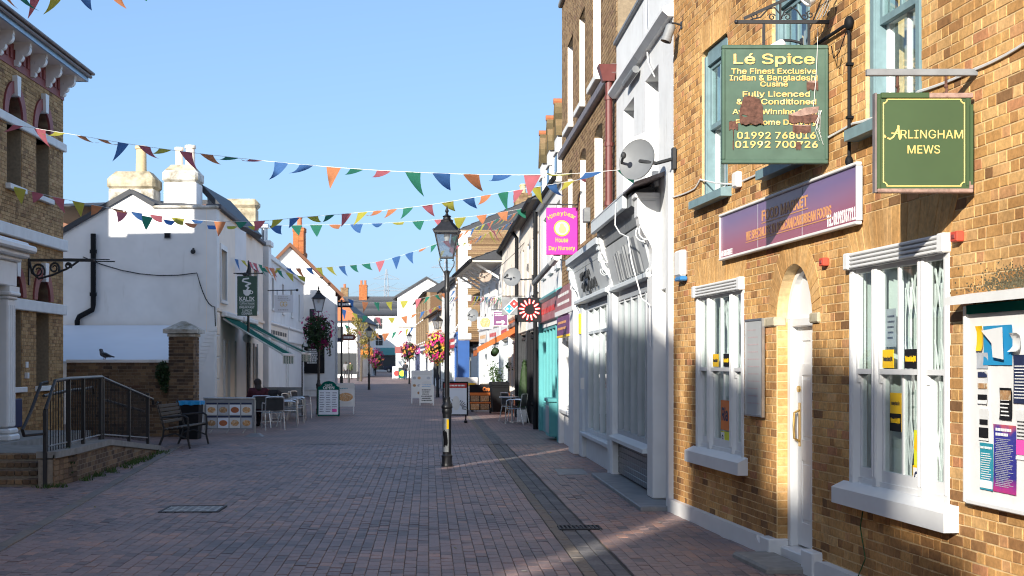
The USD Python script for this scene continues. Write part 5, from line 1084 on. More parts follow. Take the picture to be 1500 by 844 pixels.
for k in range(5): part('flank_window', MB().box(-.08, -.02, 1.5 + k * 3.3, 2.6 + k * 3.3, 5.6, 7.6), 'white_paint', GB); 
part('shop_base', MB().box(-.15, 8.5, -.2, 18, 0, 2.6), 'pale_grey_blue', GB); part('fascia', MB().box(-.22, 8.5, -.28, 18, 2.6, 3.3), 'maroon_paint', GB)
# --- end of the street
EB = thing('end_terrace', 'white shop terrace with slate roof closing the street end, turquoise fascia below', 'building', (-27, 216, gz(216)), 0)
we = 22; slab_wall(EB, sbox(0, -.2, we, 8.6).difference(union_all([sbox(x, z, x + 1.4, z + 1.7) for x in (2, 6, 10.5, 14.5, 18.5) for z in (3.9, 6.4)])), 'white_wall', 0, .3)
for x in (2, 6, 10.5, 14.5, 18.5):
    for z in (3.9, 6.4): pane_window(EB, x, x + 1.4, z, z + 1.7, y=.15)
pitched(EB, 0, we, 8.6, 9, 3.0); part('back_block', MB().box(0, we, .31, 9, 0, 8.5), 'white_wall', EB)
part('fascia', MB().box(5.4, 16, -.6, 0, 2.5, 3.6, bev=.02), 'turquoise_paint', EB); part('fascia', MB().box(16.1, 21.5, -.6, 0, 2.5, 3.6, bev=.02), 'red_print', EB); part('fascia', MB().box(.2, 5.3, -.5, 0, 2.5, 3.4, bev=.02), 'white_paint', EB)
part('shop_glass', MB().box(.2, 21.5, -.05, -.01, .3, 2.45), 'dark_glass', EB); part('shop_posts', MB().box(.0, .3, -.1, 0, 0, 2.5).box(5.2, 5.5, -.1, 0, 0, 2.5).box(10.6, 10.9, -.1, 0, 0, 2.5).box(15.9, 16.2, -.1, 0, 0, 2.5), 'white_paint', EB)
stack(EB, 4.0, 4.0, 10.6, 13.4, 1.2, 1.0, 'orange_brick', [(-.3, 0), (.3, 0)], seed=31, potr=.2, poth=.7); stack(EB, 1.0, 5, 10.6, 13.0, 1.1, 1.0, 'brown_brick', [(0, 0)], seed=32, potr=.2, poth=.6); stack(EB, 13.5, 5, 10.6, 12.6, 1.1, 1.0, 'brown_brick', [(0, 0)], seed=33, potr=.2, poth=.6)

# ================================================================== LEFT SIDE, NEAR: arched brick building
LBW = Wall((-9.9, 25.9), (-.0326, 1)); LB = thing('arched_brick_building', 'tan brick building with maroon window arches, white porch and bracketed eaves, nearest on the left', 'building', LBW.loc, LBW.rot)
lw = 6.1
lwin = [(2.17, 3.10), (4.09, 5.02)]; extra = [(.25, 1.18)]
hs = []
for a, b in lwin + extra: hs += [sbox(a, 1.23, b, 2.78), arched(a, b, 2.95, 3.05), sbox(a, 5.27, b, 6.46), arched(a, b, 6.60, 6.66)]
poly = sbox(0, -.1, lw, 7.62).difference(union_all(hs)); slab_wall(LB, poly, 'mortar_brown', .012, .45)
rings = union_all([Polygon(arch(a - .24, b + .24, z)).difference(Polygon(arch(a, b, z))) for a, b in lwin + extra for z in (3.05, 6.66)])
brickwork(LB, poly.difference(rings.buffer(.005)), 'tan_brick', 61, single=0)
for a, b in lwin + extra:
    for z0, zt, zs in ((1.23, 2.78, 3.05), (5.27, 6.46, 6.66)):
        part('window_arch', MB().prism(Polygon(arch(a - .235, b + .235, zs)).difference(Polygon(arch(a, b, zs))), -.035, .40), 'maroon_paint', LB)
        part('tympanum', MB().prism(arch(a, b, zs), .30, .34), 'maroon_paint', LB)
        part('keystone', MB().prism([((a + b) / 2 - .09, zs + (b - a) / 2 - .06), ((a + b) / 2 + .09, zs + (b - a) / 2 - .06), ((a + b) / 2 + .13, zs + (b - a) / 2 + .34), ((a + b) / 2 - .13, zs + (b - a) / 2 + .34)], -.10, .2), 'white_paint', LB)
        for e in (a, b - .012): part('reveal', MB().box(e - .001, e + .012, .015, .30, z0, zt), 'mortar_brown', LB)
        pane_window(LB, a, b, z0, zt, y=.30, sill='stone_trim', sill_out=.10, curtain=True)
for z, h_ in ((2.79, .23), (6.46, .18)):
    xs = [0] + [v for a, b in sorted(extra + lwin) for v in (a, b)] + [lw + .05]
    part('impost_band', MB().box(0, lw + .06, -.07, .3, z, z + h_, bev=.015), 'stone_trim', LB)
part('string_course', MB().box(0, lw + .05, -.10, .02, 4.22, 4.47, bev=.02), 'stone_trim', LB)
part('frieze', MB().box(0, lw + .01, -.02, .3, 7.62, 8.10), 'maroon_paint', LB); m = MB()
for k in range(22): part('frieze_block', MB().box(.05 + k * .275, .05 + k * .275 + .13, -.05, -.02, 7.78, 7.98), 'maroon_paint', LB)
for k in range(6):
    x = .45 + k * 1.08; part('eaves_bracket', MB().prism(union_all([sbox(-.09, 7.66, 0, 8.13), sbox(-.34, 8.05, 0, 8.13), Point(-.21, 8.0).buffer(.125), Point(-.11, 7.84).buffer(.085), Point(-.07, 7.72).buffer(.055)]).intersection(sbox(-.4, 7.6, 0, 8.13)), x - .07, x + .07, plane='yz'), 'white_paint', LB)
part('soffit', MB().box(-.3, lw + .36, -.42, 3, 8.13, 8.17), 'white_wall', LB); part('gutter_board', MB().box(-.3, lw + .40, -.46, -.42, 8.12, 8.26).box(lw + .36, lw + .40, -.42, 4, 8.12, 8.26), 'blue_gutter', LB)
gm = MB(); gm.box(-.3, lw + .44, -.54, -.465, 8.20, 8.27, bev=.02).box(-.3, lw + .46, -.60, -.47, 8.275, 8.34, bev=.02)
part('gutter', gm, 'fascia_brown', LB)
m = MB(); n = 12
for k in range(n):
    a, b = k / n, (k + 1) / n; m.hexa([(-.3, -.50 + 4.5 * a, 8.34 + .9 * a), (lw + .42 - 4.5 * a * .8, -.50 + 4.5 * a, 8.34 + .9 * a), (lw + .42 - 4.5 * b * .8, -.50 + 4.5 * b, 8.34 + .9 * b), (-.3, -.50 + 4.5 * b, 8.34 + .9 * b), (-.3, -.50 + 4.5 * a, 8.40 + .9 * a), (lw + .42 - 4.5 * a * .8, -.50 + 4.5 * a, 8.40 + .9 * a), (lw + .42 - 4.5 * b * .8, -.50 + 4.5 * b, 8.36 + .9 * b), (-.3, -.50 + 4.5 * b, 8.36 + .9 * b)], t=(k * .37) % 1)
part('roof', m, 'roof_slate', LB); part('roof_core', MB().hull([(-.29, -.45, 8.18), (lw + .38, -.45, 8.18), (lw + .38, 8, 8.18), (-.29, 8, 8.18), (-.29, 4, 9.15), (2.6, 4, 9.15)]), 'roof_slate', LB)
part('flank_wall', MB().box(lw - .012, lw - .002, .01, 8, -.1, 8.1).box(0, lw - .02, 7.9, 8, -.1, 8.1), 'mortar_brown', LB); m = MB(); rq = random.Random(6); z = -.05; k = 0
while z < 8.05:
    y = -.0 - (k % 2) * .11
    while y < 8: m.box(lw - .01, lw + .004, max(y, 0) + .005, min(y + .22, 8) - .005, z + .005, z + .07, t=rq.random()); y += .225
    z += .075; k += 1
tag(part('flank_brickwork', m, 'tan_brick', LB), kind='stuff'); part('floor', MB().box(0, lw, .46, .5, 0, 8), 'dark_room', LB)
stack(LB, 4.2, 2.45, 8.6, 12.2, 1.1, .9, 'tan_brick', [(-.25, 0), (.25, 0)], seed=71); stack(LB, 3.0, 6.8, 8.2, 11.6, 1.0, .9, 'tan_brick', [(0, 0)], seed=72)
part('door_number', MB().box(3.35, 3.5, -.02, 0, 1.62, 1.74), 'white_paint', LB); part('wall_socket', MB().box(3.3, 3.42, -.06, 0, 1.40, 1.52), 'white_paint', LB); part('navy_panel', MB().box(1.9, 2.9, -.08, 0, .42, 1.0, bev=.02), 'navy_paint', LB)
# white porch: pillar, entablature
po = part('porch', MB().box(-3.6, -1.42, -1.32, -.0, 3.02, 3.45, bev=.02).box(-3.7, -1.34, -1.38, .0, 3.45, 3.52, bev=.02).box(-3.8, -1.22, -1.48, .0, 3.52, 3.62, bev=.03).box(-3.9, -1.12, -1.58, .0, 3.62, 3.74, bev=.03).box(-3.8, -1.2, -1.46, .0, 3.74, 3.80, bev=.02), 'white_paint', LB)
for x in (-1.65, -3.35): part('pillar', MB().box(x - .22, x + .22, -1.30, -.86, .62, 2.80, bev=.02).box(x - .28, x + .28, -1.36, -.80, .38, .50, bev=.03).box(x - .26, x + .26, -1.34, -.82, .50, .60, bev=.03).box(x - .25, x + .25, -1.33, -.83, 2.80, 2.86, bev=.02).box(x - .29, x + .29, -1.37, -.79, 2.86, 2.93, bev=.02).box(x - .27, x + .27, -1.35, -.81, 2.93, 3.02), 'white_paint', po)
for k in range(4): part('pilaster_flute', MB().box(-1.65 - .17 + k * .1, -1.65 - .17 + k * .1 + .04, -1.305, -1.295, .7, 2.7), 'stone_trim', po)
part('switch_box', MB().box(-1.42, -1.30, -1.20, -1.05, 1.28, 1.42, bev=.01), 'lead_grey', po)
bkt = on_wall('wall_bracket', 'black scrolled iron sign bracket without a sign on the tan brick corner', 'bracket', 3.55, 0, 3.75, LBW)
# the arm stands out from the wall towards the street
m = MB().bar((0, 0, .12), (0, -1.9, .12), .05, .07).tube([(0, -1.0, .16), (0, -2.35, .14)], .014, 6).tube([(0, -1.0, .10), (0, -2.5, .09)], .016, 6)
for cy, cz, r in ((-.28, -.16, .20), (-.75, -.08, .15), (-1.15, -.03, .09)):
    m.tube([(0, cy - r * (1 - .7 * t) * math.cos(9.5 * t - .6), cz + r * (1 - .7 * t) * math.sin(9.5 * t - .6)) for t in np.linspace(0, 1, 26)], [.035 - .018 * t for t in np.linspace(0, 1, 26)], 7)
m.tube([(0, -.04, .1), (0, -.10, -.2), (0, -.30, -.36), (0, -.55, -.30), (0, -.72, -.26), (0, -.95, -.16), (0, -1.1, -.11), (0, -1.3, .0), (0, -1.45, .1)], .03, 7)
m.mv(np.diag([1, .71, .8, 1.0]))
part('scrollwork', m, 'black_iron', bkt); part('back_plate', MB().box(-.04, .04, -.03, .0, -.42, .20), 'black_iron', bkt)
# steps, landing, ramp and its dwarf wall
st = thing('entrance_steps', 'mossy brick steps rising to the white porch on the left', 'steps', (-8.4, 19.7, 0)); rs = random.Random(8)
for k in range(4):
    sp = part('step', MB().box(-3, 1.94, .30 * k, 1.25, .0975 * k - .02, .0975 * (k + 1) - .06), 'mortar_dark', st); m = MB(); x = -2.98
    while x < 1.88: m.box(x + .005, x + .10, .30 * k - .02, .30 * k + .28, .0975 * (k + 1) - .07, .0975 * (k + 1), t=rs.random() * .8, bev=.006); x += .107
    tag(part('brick_nosing', m, 'dark_brick', sp), kind='stuff')
part('landing', MB().box(-3, 1.88, 1.22, 3.1, .2, .392).box(-3.0, .1, 3.1, 8.3, .0, .392), 'stone_grey', st)
rw = thing('ramp_wall', 'low dark brick wall of the ramp with a concrete kerb, weeds at its foot', 'wall', (-6.3, 20.6, 0)); RS = -.0716
def rp(t, dx=0): return np.array([RS * t + dx, t])              # along the street edge
def rz(t): return .49 if t < 2.2 else .49 - .36 * (t - 2.2) / 4.5
m = MB()
for t0, t1 in ((0, 2.2), (2.2, 6.7)):
    a, b, c, d = rp(t0), rp(t1), rp(t1, -.22), rp(t0, -.22); m.hexa([(*a, -.05), (*b, -.05), (*c, -.05), (*d, -.05), (*a, rz(t0) - .09), (*b, rz(t1) - .09), (*c, rz(t1) - .09), (*d, rz(t0) - .09)])
m.box(-.22, -.012, -1.03, 0, -.05, .38); part('core', m, 'mortar_dark', rw)
m = MB(); k = 0; z = 0
while z < .40:
    t = -(k % 2) * .11
    while t < 6.6:
        if z + .07 < rz(max(t, 0) + .2) - .09:
            a, b = rp(max(t, 0) + .014, .003), rp(t + .206, .003); c, d = rp(t + .215, -.04), rp(max(t, 0) + .005, -.04); m.hexa([(*a, z + .005), (*b, z + .005), (*c, z + .005), (*d, z + .005), (*a, z + .07), (*b, z + .07), (*c, z + .07), (*d, z + .07)], t=rs.random() * .8)
        t += .225
    for i in range(5): y = -1.03 + i * .207; m.box(-.02, .004, y, y + .198, z + .005, z + .07, t=rs.random() * .8)
    z += .075; k += 1
tag(part('brickwork', m, 'dark_brick', rw), kind='stuff')
m = MB()
for t0, t1 in ((-1.03, 0), (0, 2.2), (2.2, 6.75)):
    a, b, c, d = rp(t0, .03), rp(t1, .03), rp(t1, -.25), rp(t0, -.25)
    if t0 < 0: a, d = np.array([.03, -1.03]), np.array([-.25, -1.03])
    za, zb = rz(max(t0, 0)), rz(t1); m.hexa([(*a, za - .09), (*b, zb - .09), (*c, zb - .09), (*d, za - .09), (*a, za), (*b, zb), (*c, zb), (*d, za)])
part('kerb_cap', m, 'stone_grey', rw)
part('ramp_floor', MB().hexa([(-.25 + RS * 2.2, 2.2, .0), (-.25 + RS * 6.7, 6.7, .0), (-2.0, 6.7, 0), (-2.0, 2.2, 0), (-.25 + RS * 2.2, 2.2, .386), (-.25 + RS * 6.7, 6.7, .02), (-2.0, 6.7, .02), (-2.0, 2.2, .386)]), 'stone_grey', rw)
rl = thing('railing', 'black iron ramp railing with thin uprights around the brick steps and ramp', 'railing', (-6.42, 20.6, 0))
def top(t): return rz(max(t, 0)) + (1.0 if t < 2.25 else .98)
posts = [-1.04, .0, .9, 2.1, 2.26, 4.4, 6.2]
for i, t in enumerate(posts):
    b = rp(max(t, 0)) if t > 0 else np.array([0, t]); zt = top(t) if i else 1.06; part('post', MB().box(b[0] - .025, b[0] + .025, b[1] - .025, b[1] + .025, -.02 if i == 0 else rz(max(t, 0)) - .02, zt), 'black_iron', rl)
part('handrail', MB().tube([(0, -1.04, 1.06), (0, -.62, 1.46), (0, 0, 1.485), (*rp(2.2), 1.49), (*rp(2.32), 1.47), (*rp(6.7), 1.02), (*rp(6.75), .92)], .026, 8), 'black_iron', rl, smooth=40)
part('lower_rail', MB().tube([(0, -.9, .56), (0, -.1, .57)], .012, 6).tube([(*rp(.0), .56), (*rp(2.2), .57), (*rp(6.3), .30)], .012, 6), 'galvanised', rl)
part('inner_rail', MB().tube([(-.10, -.8, 1.25), (-.10, .1, 1.30), (*rp(2.0, -.1), 1.32), (*rp(2.05, -.1), 1.22)], .022, 8).tube([(*rp(2.3, -.08), 1.15), (*rp(6.3, -.08), .80)], .020, 8), 'black_iron', rl)
part('stair_rail', MB().tube([(-.22, -1.25, .72), (-.22, -1.32, .80), (-.22, -1.0, 1.02), (-.22, -.55, 1.42), (-.18, -.4, 1.44)], .024, 8).tube([(-.22, -1.25, .72), (0, -1.1, .74)], .018, 6), 'black_iron', rl)
for k in range(8): t = -.94 + k * .118; part('baluster', MB().tube([(0, t, .45 if t > -.5 else .2), (0, t, min(1.06 + (t + 1.04) * .95, 1.46))], .007, 5), 'black_iron', rl)
for k in range(57):
    t = .1 + k * .11; b = rp(t); part('baluster', MB().tube([(*b, rz(t) + .06), (*b, top(t))], .007, 5), 'black_iron', rl)
def tuft(mb, c, n, h, r, rnd_):
    for k in range(n):
        a = rnd_.random() * 6.28; rr = r * math.sqrt(rnd_.random()); x, y = c[0] + rr * math.cos(a), c[1] + rr * math.sin(a); b = rnd_.random() * 6.28; w = .006 + .006 * rnd_.random(); hh = h * rnd_.uniform(.4, 1); dx, dy = hh * .6 * math.cos(b), hh * .6 * math.sin(b)
        mb.add([(x - w * math.sin(b), y + w * math.cos(b), c[2]), (x + w * math.sin(b), y - w * math.cos(b), c[2]), (x + dx * .5, y + dy * .5, c[2] + hh * .7), (x + dx, y + dy, c[2] + hh)], [(0, 1, 2), (1, 3, 2)])
gw = MB(); rg = random.Random(12)
for k in range(46): t = rg.uniform(0, 6.6); b = rp(t, .05 + abs(rg.gauss(0, .10))); tuft(gw, (b[0] - 6.3, b[1] + 20.6, 0), 12, .09, .08, rg)
for k in range(14): tuft(gw, (-6.35 + rg.gauss(0, .12), 19.55 + rg.gauss(0, .1), 0), 9, .08, .08, rg)
tag(obj('weeds', gw, 'grass_blade'), 'green weeds and moss along the foot of the ramp wall', 'weeds', kind='stuff')
def leafy(mb, c, r, n, size, rnd_, sq=(1, 1, 1)):
    """n leaf blades spread in an uneven volume"""
    for k in range(n):
        d = np.array([rnd_.gauss(0, 1) for _ in range(3)]); d /= np.linalg.norm(d) + 1e-9; p = np.array(c) + d * r * (rnd_.random() ** .45) * np.array(sq); u = np.array([rnd_.gauss(0, 1) for _ in range(3)]); u /= np.linalg.norm(u) + 1e-9; v = np.cross(u, [rnd_.gauss(0, 1), rnd_.gauss(0, 1), rnd_.gauss(0, 1)]); v /= np.linalg.norm(v) + 1e-9; s = size * rnd_.uniform(.6, 1.3)
        mb.add([p - u * s, p + v * s * .45, p + u * s, p - v * s * .45], [(0, 1, 2), (0, 2, 3)])
    return mb
iv = MB(); leafy(iv, (-6.37, 20.35, .28), .24, 140, .045, rg, (.4, .8, 1.2)); tag(obj('ivy', iv, 'ivy_leaf'), 'dark ivy at the corner of the ramp wall beside the iron railing', 'ivy', kind='stuff')
# boundary wall with pier, flat white roof behind it, pigeons
bw = thing('boundary_wall', 'dark brown brick yard wall with white coping and a capped brick pier', 'wall', (-10.4, 33.2, 0)); L_ = 2.42
slab_wall(bw, sbox(0, -.05, L_, 1.72), 'mortar_dark', .012, .24); brickwork(bw, sbox(0, 0, L_, 1.72), 'dark_brick', 81)
part('coping', MB().box(-.0, L_, -.05, .30, 1.722, 1.80, bev=.012), 'white_wall', bw)
pr_ = part('pier', MB().box(L_ - .0, L_ + .56, -.10, .46, -.05, 2.33), 'mortar_dark', bw); m = MB(); r8 = random.Random(3); z = 0; k = 0
while z < 2.28:
    n = 3 if k % 2 else 5
    for i in range(n):
        a, b = L_ + .57 * i / n - .005, L_ + .57 * (i + 1) / n - .012; m.box(a, b, -.115, -.06, z + .006, z + .068, t=r8.random() * .85)
        m.box(L_ + .52, L_ + .572, -.11 + .58 * i / n, -.11 + .58 * (i + 1) / n - .01, z + .006, z + .068, t=r8.random() * .85)
        m.box(L_ - .012, L_ + .04, -.11 + .58 * i / n, -.11 + .58 * (i + 1) / n - .01, z + .006, z + .068, t=r8.random() * .85)
    z += .075; k += 1
tag(part('brickwork', m, 'dark_brick', pr_), kind='stuff'); c0 = (L_ + .28, .18)
part('pier_cap', MB().box(L_ - .04, L_ + .60, -.14, .50, 2.33, 2.40, bev=.01).hull([(c0[0] + sx * .40, c0[1] + sy * .40, z) for sx in (-1, 1) for sy in (-1, 1) for z in (2.41, 2.50)] + [(c0[0] + sx * .05, c0[1] + sy * .05, 2.70) for sx in (-1, 1) for sy in (-1, 1)]), 'stained_stucco', pr_)
lr = thing('lean_to_roof', 'smooth white sloping lean-to roof behind the yard wall', 'roof', (-10.4, 33.46, 0)); part('sheet', MB().hexa([(-3, 0, 1.70), (2.42, 0, 1.70), (.85, 6.4, 2.72), (-3, 6.4, 2.72), (-3, 0, 1.76), (2.42, 0, 1.76), (.85, 6.4, 2.78), (-3, 6.4, 2.78)]), 'white_sheet', lr); part('side_wall', MB().hexa([(2.28, .1, 0), (2.38, .1, 0), (.82, 6.4, 0), (.72, 6.4, 0), (2.28, .1, 1.69), (2.38, .1, 1.69), (.82, 6.4, 2.70), (.72, 6.4, 2.70)]), 'white_wall', lr)
iv = MB(); leafy(iv, (-8.12, 33.05, 1.48), .30, 420, .045, rg, (.55, .35, 1.0)); leafy(iv, (-8.08, 33.05, 1.2), .2, 160, .04, rg, (.5, .3, 1)); tag(obj('ivy_clump', iv, 'ivy_leaf'), 'clump of green ivy on top of the yard wall against the pier', 'ivy', kind='stuff')
def pigeon(label, x, y, z, rot, s=1.0):
    t = thing('pigeon', label, 'pigeon', (x, y, z), rot); m = trimesh.util.concatenate([trimesh.convex.convex_hull(np.vstack([trimesh.creation.icosphere(1, r).vertices + np.array(p) for p, r in seg])) for seg in ([((0, 0, .10), .062), ((.09, 0, .125), .055)], [((.09, 0, .125), .055), ((.125, 0, .19), .030)], [((.125, 0, .19), .030), ((.135, 0, .225), .030)], [((0, 0, .10), .058), ((-.13, 0, .075), .022)], [((-.13, 0, .075), .022), ((-.21, 0, .06), .016)])])
    part('body', MB().tm(m), 'pigeon_grey', t, smooth=60); part('beak', MB().hull([(.16, .006, .225), (.16, -.006, .225), (.16, 0, .232), (.185, 0, .215)]), 'dark_grey', t)
    for s_ in (-1, 1): part('wing', MB().hull([(.07, s_ * .05, .14), (.0, s_ * .068, .13), (-.15, s_ * .03, .08), (.02, s_ * .055, .07), (.0, s_ * .05, .15)]), 'dark_grey', t); part('leg', MB().tube([(.01, s_ * .022, .05), (.02, s_ * .022, 0), (.045, s_ * .025, .003)], .005, 5), 'maroon_paint', t)
pigeon('grey pigeon standing on the white wall coping, facing left', -9.50, 33.25, 1.80, 168); pigeon('second pigeon half hidden behind the first on the wall coping', -9.56, 33.40, 1.80, 140)

# ================================================================== LEFT SIDE, CAFE
CW = Wall((-8.3, 40), (-.072, 1)); CF = thing('cafe_building', 'white rendered cafe house with a broad blank gable and stained chimneys', 'building', CW.loc, CW.rot); cl = 12.6
ups = [(.75, 2.0, 3.55, 5.0), (4.7, 6.0, 3.55, 5.0), (9.2, 10.6, 3.55, 5.0)]; drs = [(1.5, 2.5, 0, 2.3), (4.2, 5.2, 0, 2.3), (6.2, 8.0, .6, 2.3), (9.4, 10.4, 0, 2.3)]
slab_wall(CF, sbox(0, -.1, cl, 6.08).difference(union_all([sbox(a, c, b, d) for a, b, c, d in ups + drs])), 'cream_wall', 0, .3)
for a, b, c, d in ups: pane_window(CF, a, b, c, d, y=.12, sill='white_paint', curtain=True); part('surround', MB().box(a - .12, a, -.03, .02, c, d).box(b, b + .12, -.03, .02, c, d).box(a - .12, b + .12, -.03, .02, d, d + .15), 'white_paint', CF)
for a, b, c, d in drs: pane_window(CF, a, b, c, d, y=.16, frame='white_paint', meeting=False, bars=(1, 0)); part('surround', MB().box(a - .12, a, -.05, .02, c, d + .1).box(b, b + .12, -.05, .02, c, d + .1), 'grey_wall', CF)
part('ledge', MB().box(0, cl, -.06, .02, 3.18, 3.28, bev=.01), 'cream_wall', CF)
m = MB()
for k in range(5): m.box(.0, .45, -.035, .02, .05 + k * .62, .62 + k * .62, bev=.012)
part('rusticated_quoins', m, 'cream_wall', CF)
# the gable lies across the street's line: built in world axes under the same building
def side(mb):                                                    # world-axis pieces given relative to the cafe corner, turned into its frame
    c, s = math.cos(math.radians(-CW.rot)), math.sin(math.radians(-CW.rot)); mb.v = [np.c_[v[:, 0] * c - v[:, 1] * s, v[:, 0] * s + v[:, 1] * c, v[:, 2]] for v in mb.v]; return mb
gp = [(-9.0, -.1), (.0, -.1), (.0, 6.06), (-1.78, 6.06), (-1.82, 6.14), (-2.4, 6.5), (-4.28, 5.42), (-9.0, 2.75)]
part('gable_wall', side(MB().prism(gp, -.02, .35)), 'white_wall', CF)
part('verge', side(MB().prism(LineString([(-9.0, 2.80), (-4.28, 5.46), (-2.4, 6.55)]).buffer(.07, cap_style=2), -.10, 6).prism(LineString([(-2.4, 6.55), (-1.75, 6.16)]).buffer(.06, cap_style=2), -.10, 6)), 'roof_slate', CF)
part('parapet_cap', side(MB().box(-1.80, .06, -.10, .40, 6.065, 6.15, bev=.03)), 'stained_stucco', CF)
part('body', side(MB().prism([(-8.9, 0), (-.3, 0), (-.3, 5.95), (-1.8, 6.0), (-2.4, 6.42), (-8.9, 2.7)], .36, 6)), 'white_wall', CF)
part('front_roof', side(MB().hexa([(-.1, .2, 6.08), (-.95, 12.55, 6.08), (-6, 12.55, 6.2), (-6, .4, 6.2), (-.1, .2, 6.16), (-.95, 12.55, 6.16), (-4, 12.55, 7.0), (-3.2, 6.2, 7.0)])), 'roof_slate', CF)
part('eaves', MB().box(-.02, cl, -.12, .3, 6.07, 6.20, bev=.02), 'roof_felt', CF)
part('buttress', side(MB().prism([(-.95, 0)] + [(-.95 + .62 * t + .18 * t * t, 2.75 * (t ** .8)) for t in np.linspace(0, 1, 12)] + [(.0, 2.75), (.0, 0)], -.30, -.022)), 'white_wall', CF)
m = MB()
for k in range(26): t = (k + .5) / 26; xx = -.95 + .62 * t ** 1.25 + .18 * t ** 2.5; m.box(xx - .02, xx + .24, -.315, -.305, 2.7 * t - .045, 2.7 * t + .04, bev=.004)
part('buttress_bricks', side(m), 'white_wall', CF)
def sidestack(x, y, z0, z1, w, d, pots, look_='stained_stucco', pl='buff_clay', r=.2, h=.8, seed=1):
    c = part('chimney', side(MB().box(x - w / 2, x + w / 2, y - d / 2, y + d / 2, z0, z1 - .55, bev=.03)), look_, CF); part('chimney_cap', side(MB().box(x - w / 2 - .05, x + w / 2 + .05, y - d / 2 - .05, y + d / 2 + .05, z1 - .56, z1 - .18, bev=.08)), 'old_stucco' if look_ == 'stained_stucco' else 'stained_stucco', c)
    part('flaunching', side(MB().hull([(x + sx * (w / 2 - .02), y + sy * (d / 2 - .02), z1 - .19) for sx in (-1, 1) for sy in (-1, 1)] + [(x + sx * (w / 2 - .18), y + sy * (d / 2 - .18), z1) for sx in (-1, 1) for sy in (-1, 1)])), 'old_stucco', c)
    for px_, r_, h_ in pots: part('chimney_pot', side(MB().lathe([(r_ * 1.2, 0), (r_, .08), (r_ * .92, h_ - .1), (r_ * 1.15, h_ - .09), (r_ * 1.15, h_), (r_ * .8, h_), (r_ * .75, .1)], 12, (x + px_, y, z1 - .05))), pl, c, smooth=40)
sidestack(-3.37, 4.0, 5.4, 7.62, 1.38, .9, [(.2, .17, .86)]); sidestack(-1.87, 4.0, 5.6, 7.82, 1.0, .9, [(-.13, .12, .62), (.22, .15, .68)], pl='cream_wall', look_='white_wall')
part('valley_wall', side(MB().prism([(-1.3, 6.0), (-.55, 6.0), (-1.35, 7.1)], 5.0, 5.3)), 'white_wall', CF); part('valley_roof', side(MB().prism(LineString([(-1.45, 7.25), (-.35, 6.05)]).buffer(.08, cap_style=2), 4.5, 9)), 'roof_slate', CF)
tr = thing('tiled_roof_house', 'red clay tiled roof of a house behind the white cafe gable', 'building', (-21.3, 47.5, 0)); m = MB(); rt = random.Random(5)
for k in range(12):
    for i in range(40):
        if rt.random() > -1: a = k / 12; b = (k + 1) / 12; x = i * .28 + (k % 2) * .14; m.hexa([(x, 3 * a, 4.6 + 2.6 * a + .02), (x + .27, 3 * a, 4.6 + 2.6 * a + .02), (x + .27, 3 * b, 4.6 + 2.6 * b), (x, 3 * b, 4.6 + 2.6 * b), (x, 3 * a, 4.6 + 2.6 * a + .06), (x + .27, 3 * a, 4.6 + 2.6 * a + .06), (x + .27, 3 * b, 4.6 + 2.6 * b + .02), (x, 3 * b, 4.6 + 2.6 * b + .02)], t=rt.random())
tag(part('roof_tile', m, 'roof_tile', tr), kind='stuff'); part('walls', MB().prism([(.05, 0), (5.95, 0), (5.95, 4.6), (3, 7.15), (.05, 4.6)], .0, 11.3, plane='yz'), 'cream_wall', tr); part('ridge', MB().tube([(0, 3, 7.24), (11.3, 3, 7.24)], .11, 8), 'terracotta', tr)
dpz = thing('drainpipe', 'black drainpipe with a swan neck on the white cafe gable', 'pipe', (-12.2, 39.9, 2.6)); part('pipe', MB().tube([(.45, 0, 2.75), (.45, 0, .75), (.43, 0, .62), (.05, 0, .42), (0, 0, .3), (0, 0, -.8)], .075, 10), 'black_plastic', dpz)
for z in (1.0, 2.2): part('collar', MB().lathe([(.075, 0), (.10, 0), (.10, .1), (.075, .1)], 10, (.45, 0, z)), 'black_plastic', dpz)
vt = thing('wall_vent', 'small dark vent high on the white cafe gable', 'vent', (-9.68, 39.96, 5.3)); part('frame', MB().box(-.09, .09, -.02, .0, -.08, .08), 'lead_grey', vt); part('grille', MB().box(-.07, .07, -.028, -.02, -.06, .06), 'black_print', vt)
lt_ = thing('wall_light', 'little bulkhead lamp on the white cafe gable', 'light', (-8.95, 39.9, 4.85)); part('casing', MB().sph((0, 0, 0), .07, (1, .8, 1)), 'dark_grey', lt_); part('bracket', MB().box(-.02, .02, .0, .08, -.02, .1), 'dark_grey', lt_)
wire('cable', 'black cable drooping across the white cafe gable', [(-3.75, 4.7), (-.55, 4.25), (-.05, 3.3), (0, 2.6)], .014, 'black_plastic', W=Wall((-8.3, 39.95), (1, 0)), sag=.25)
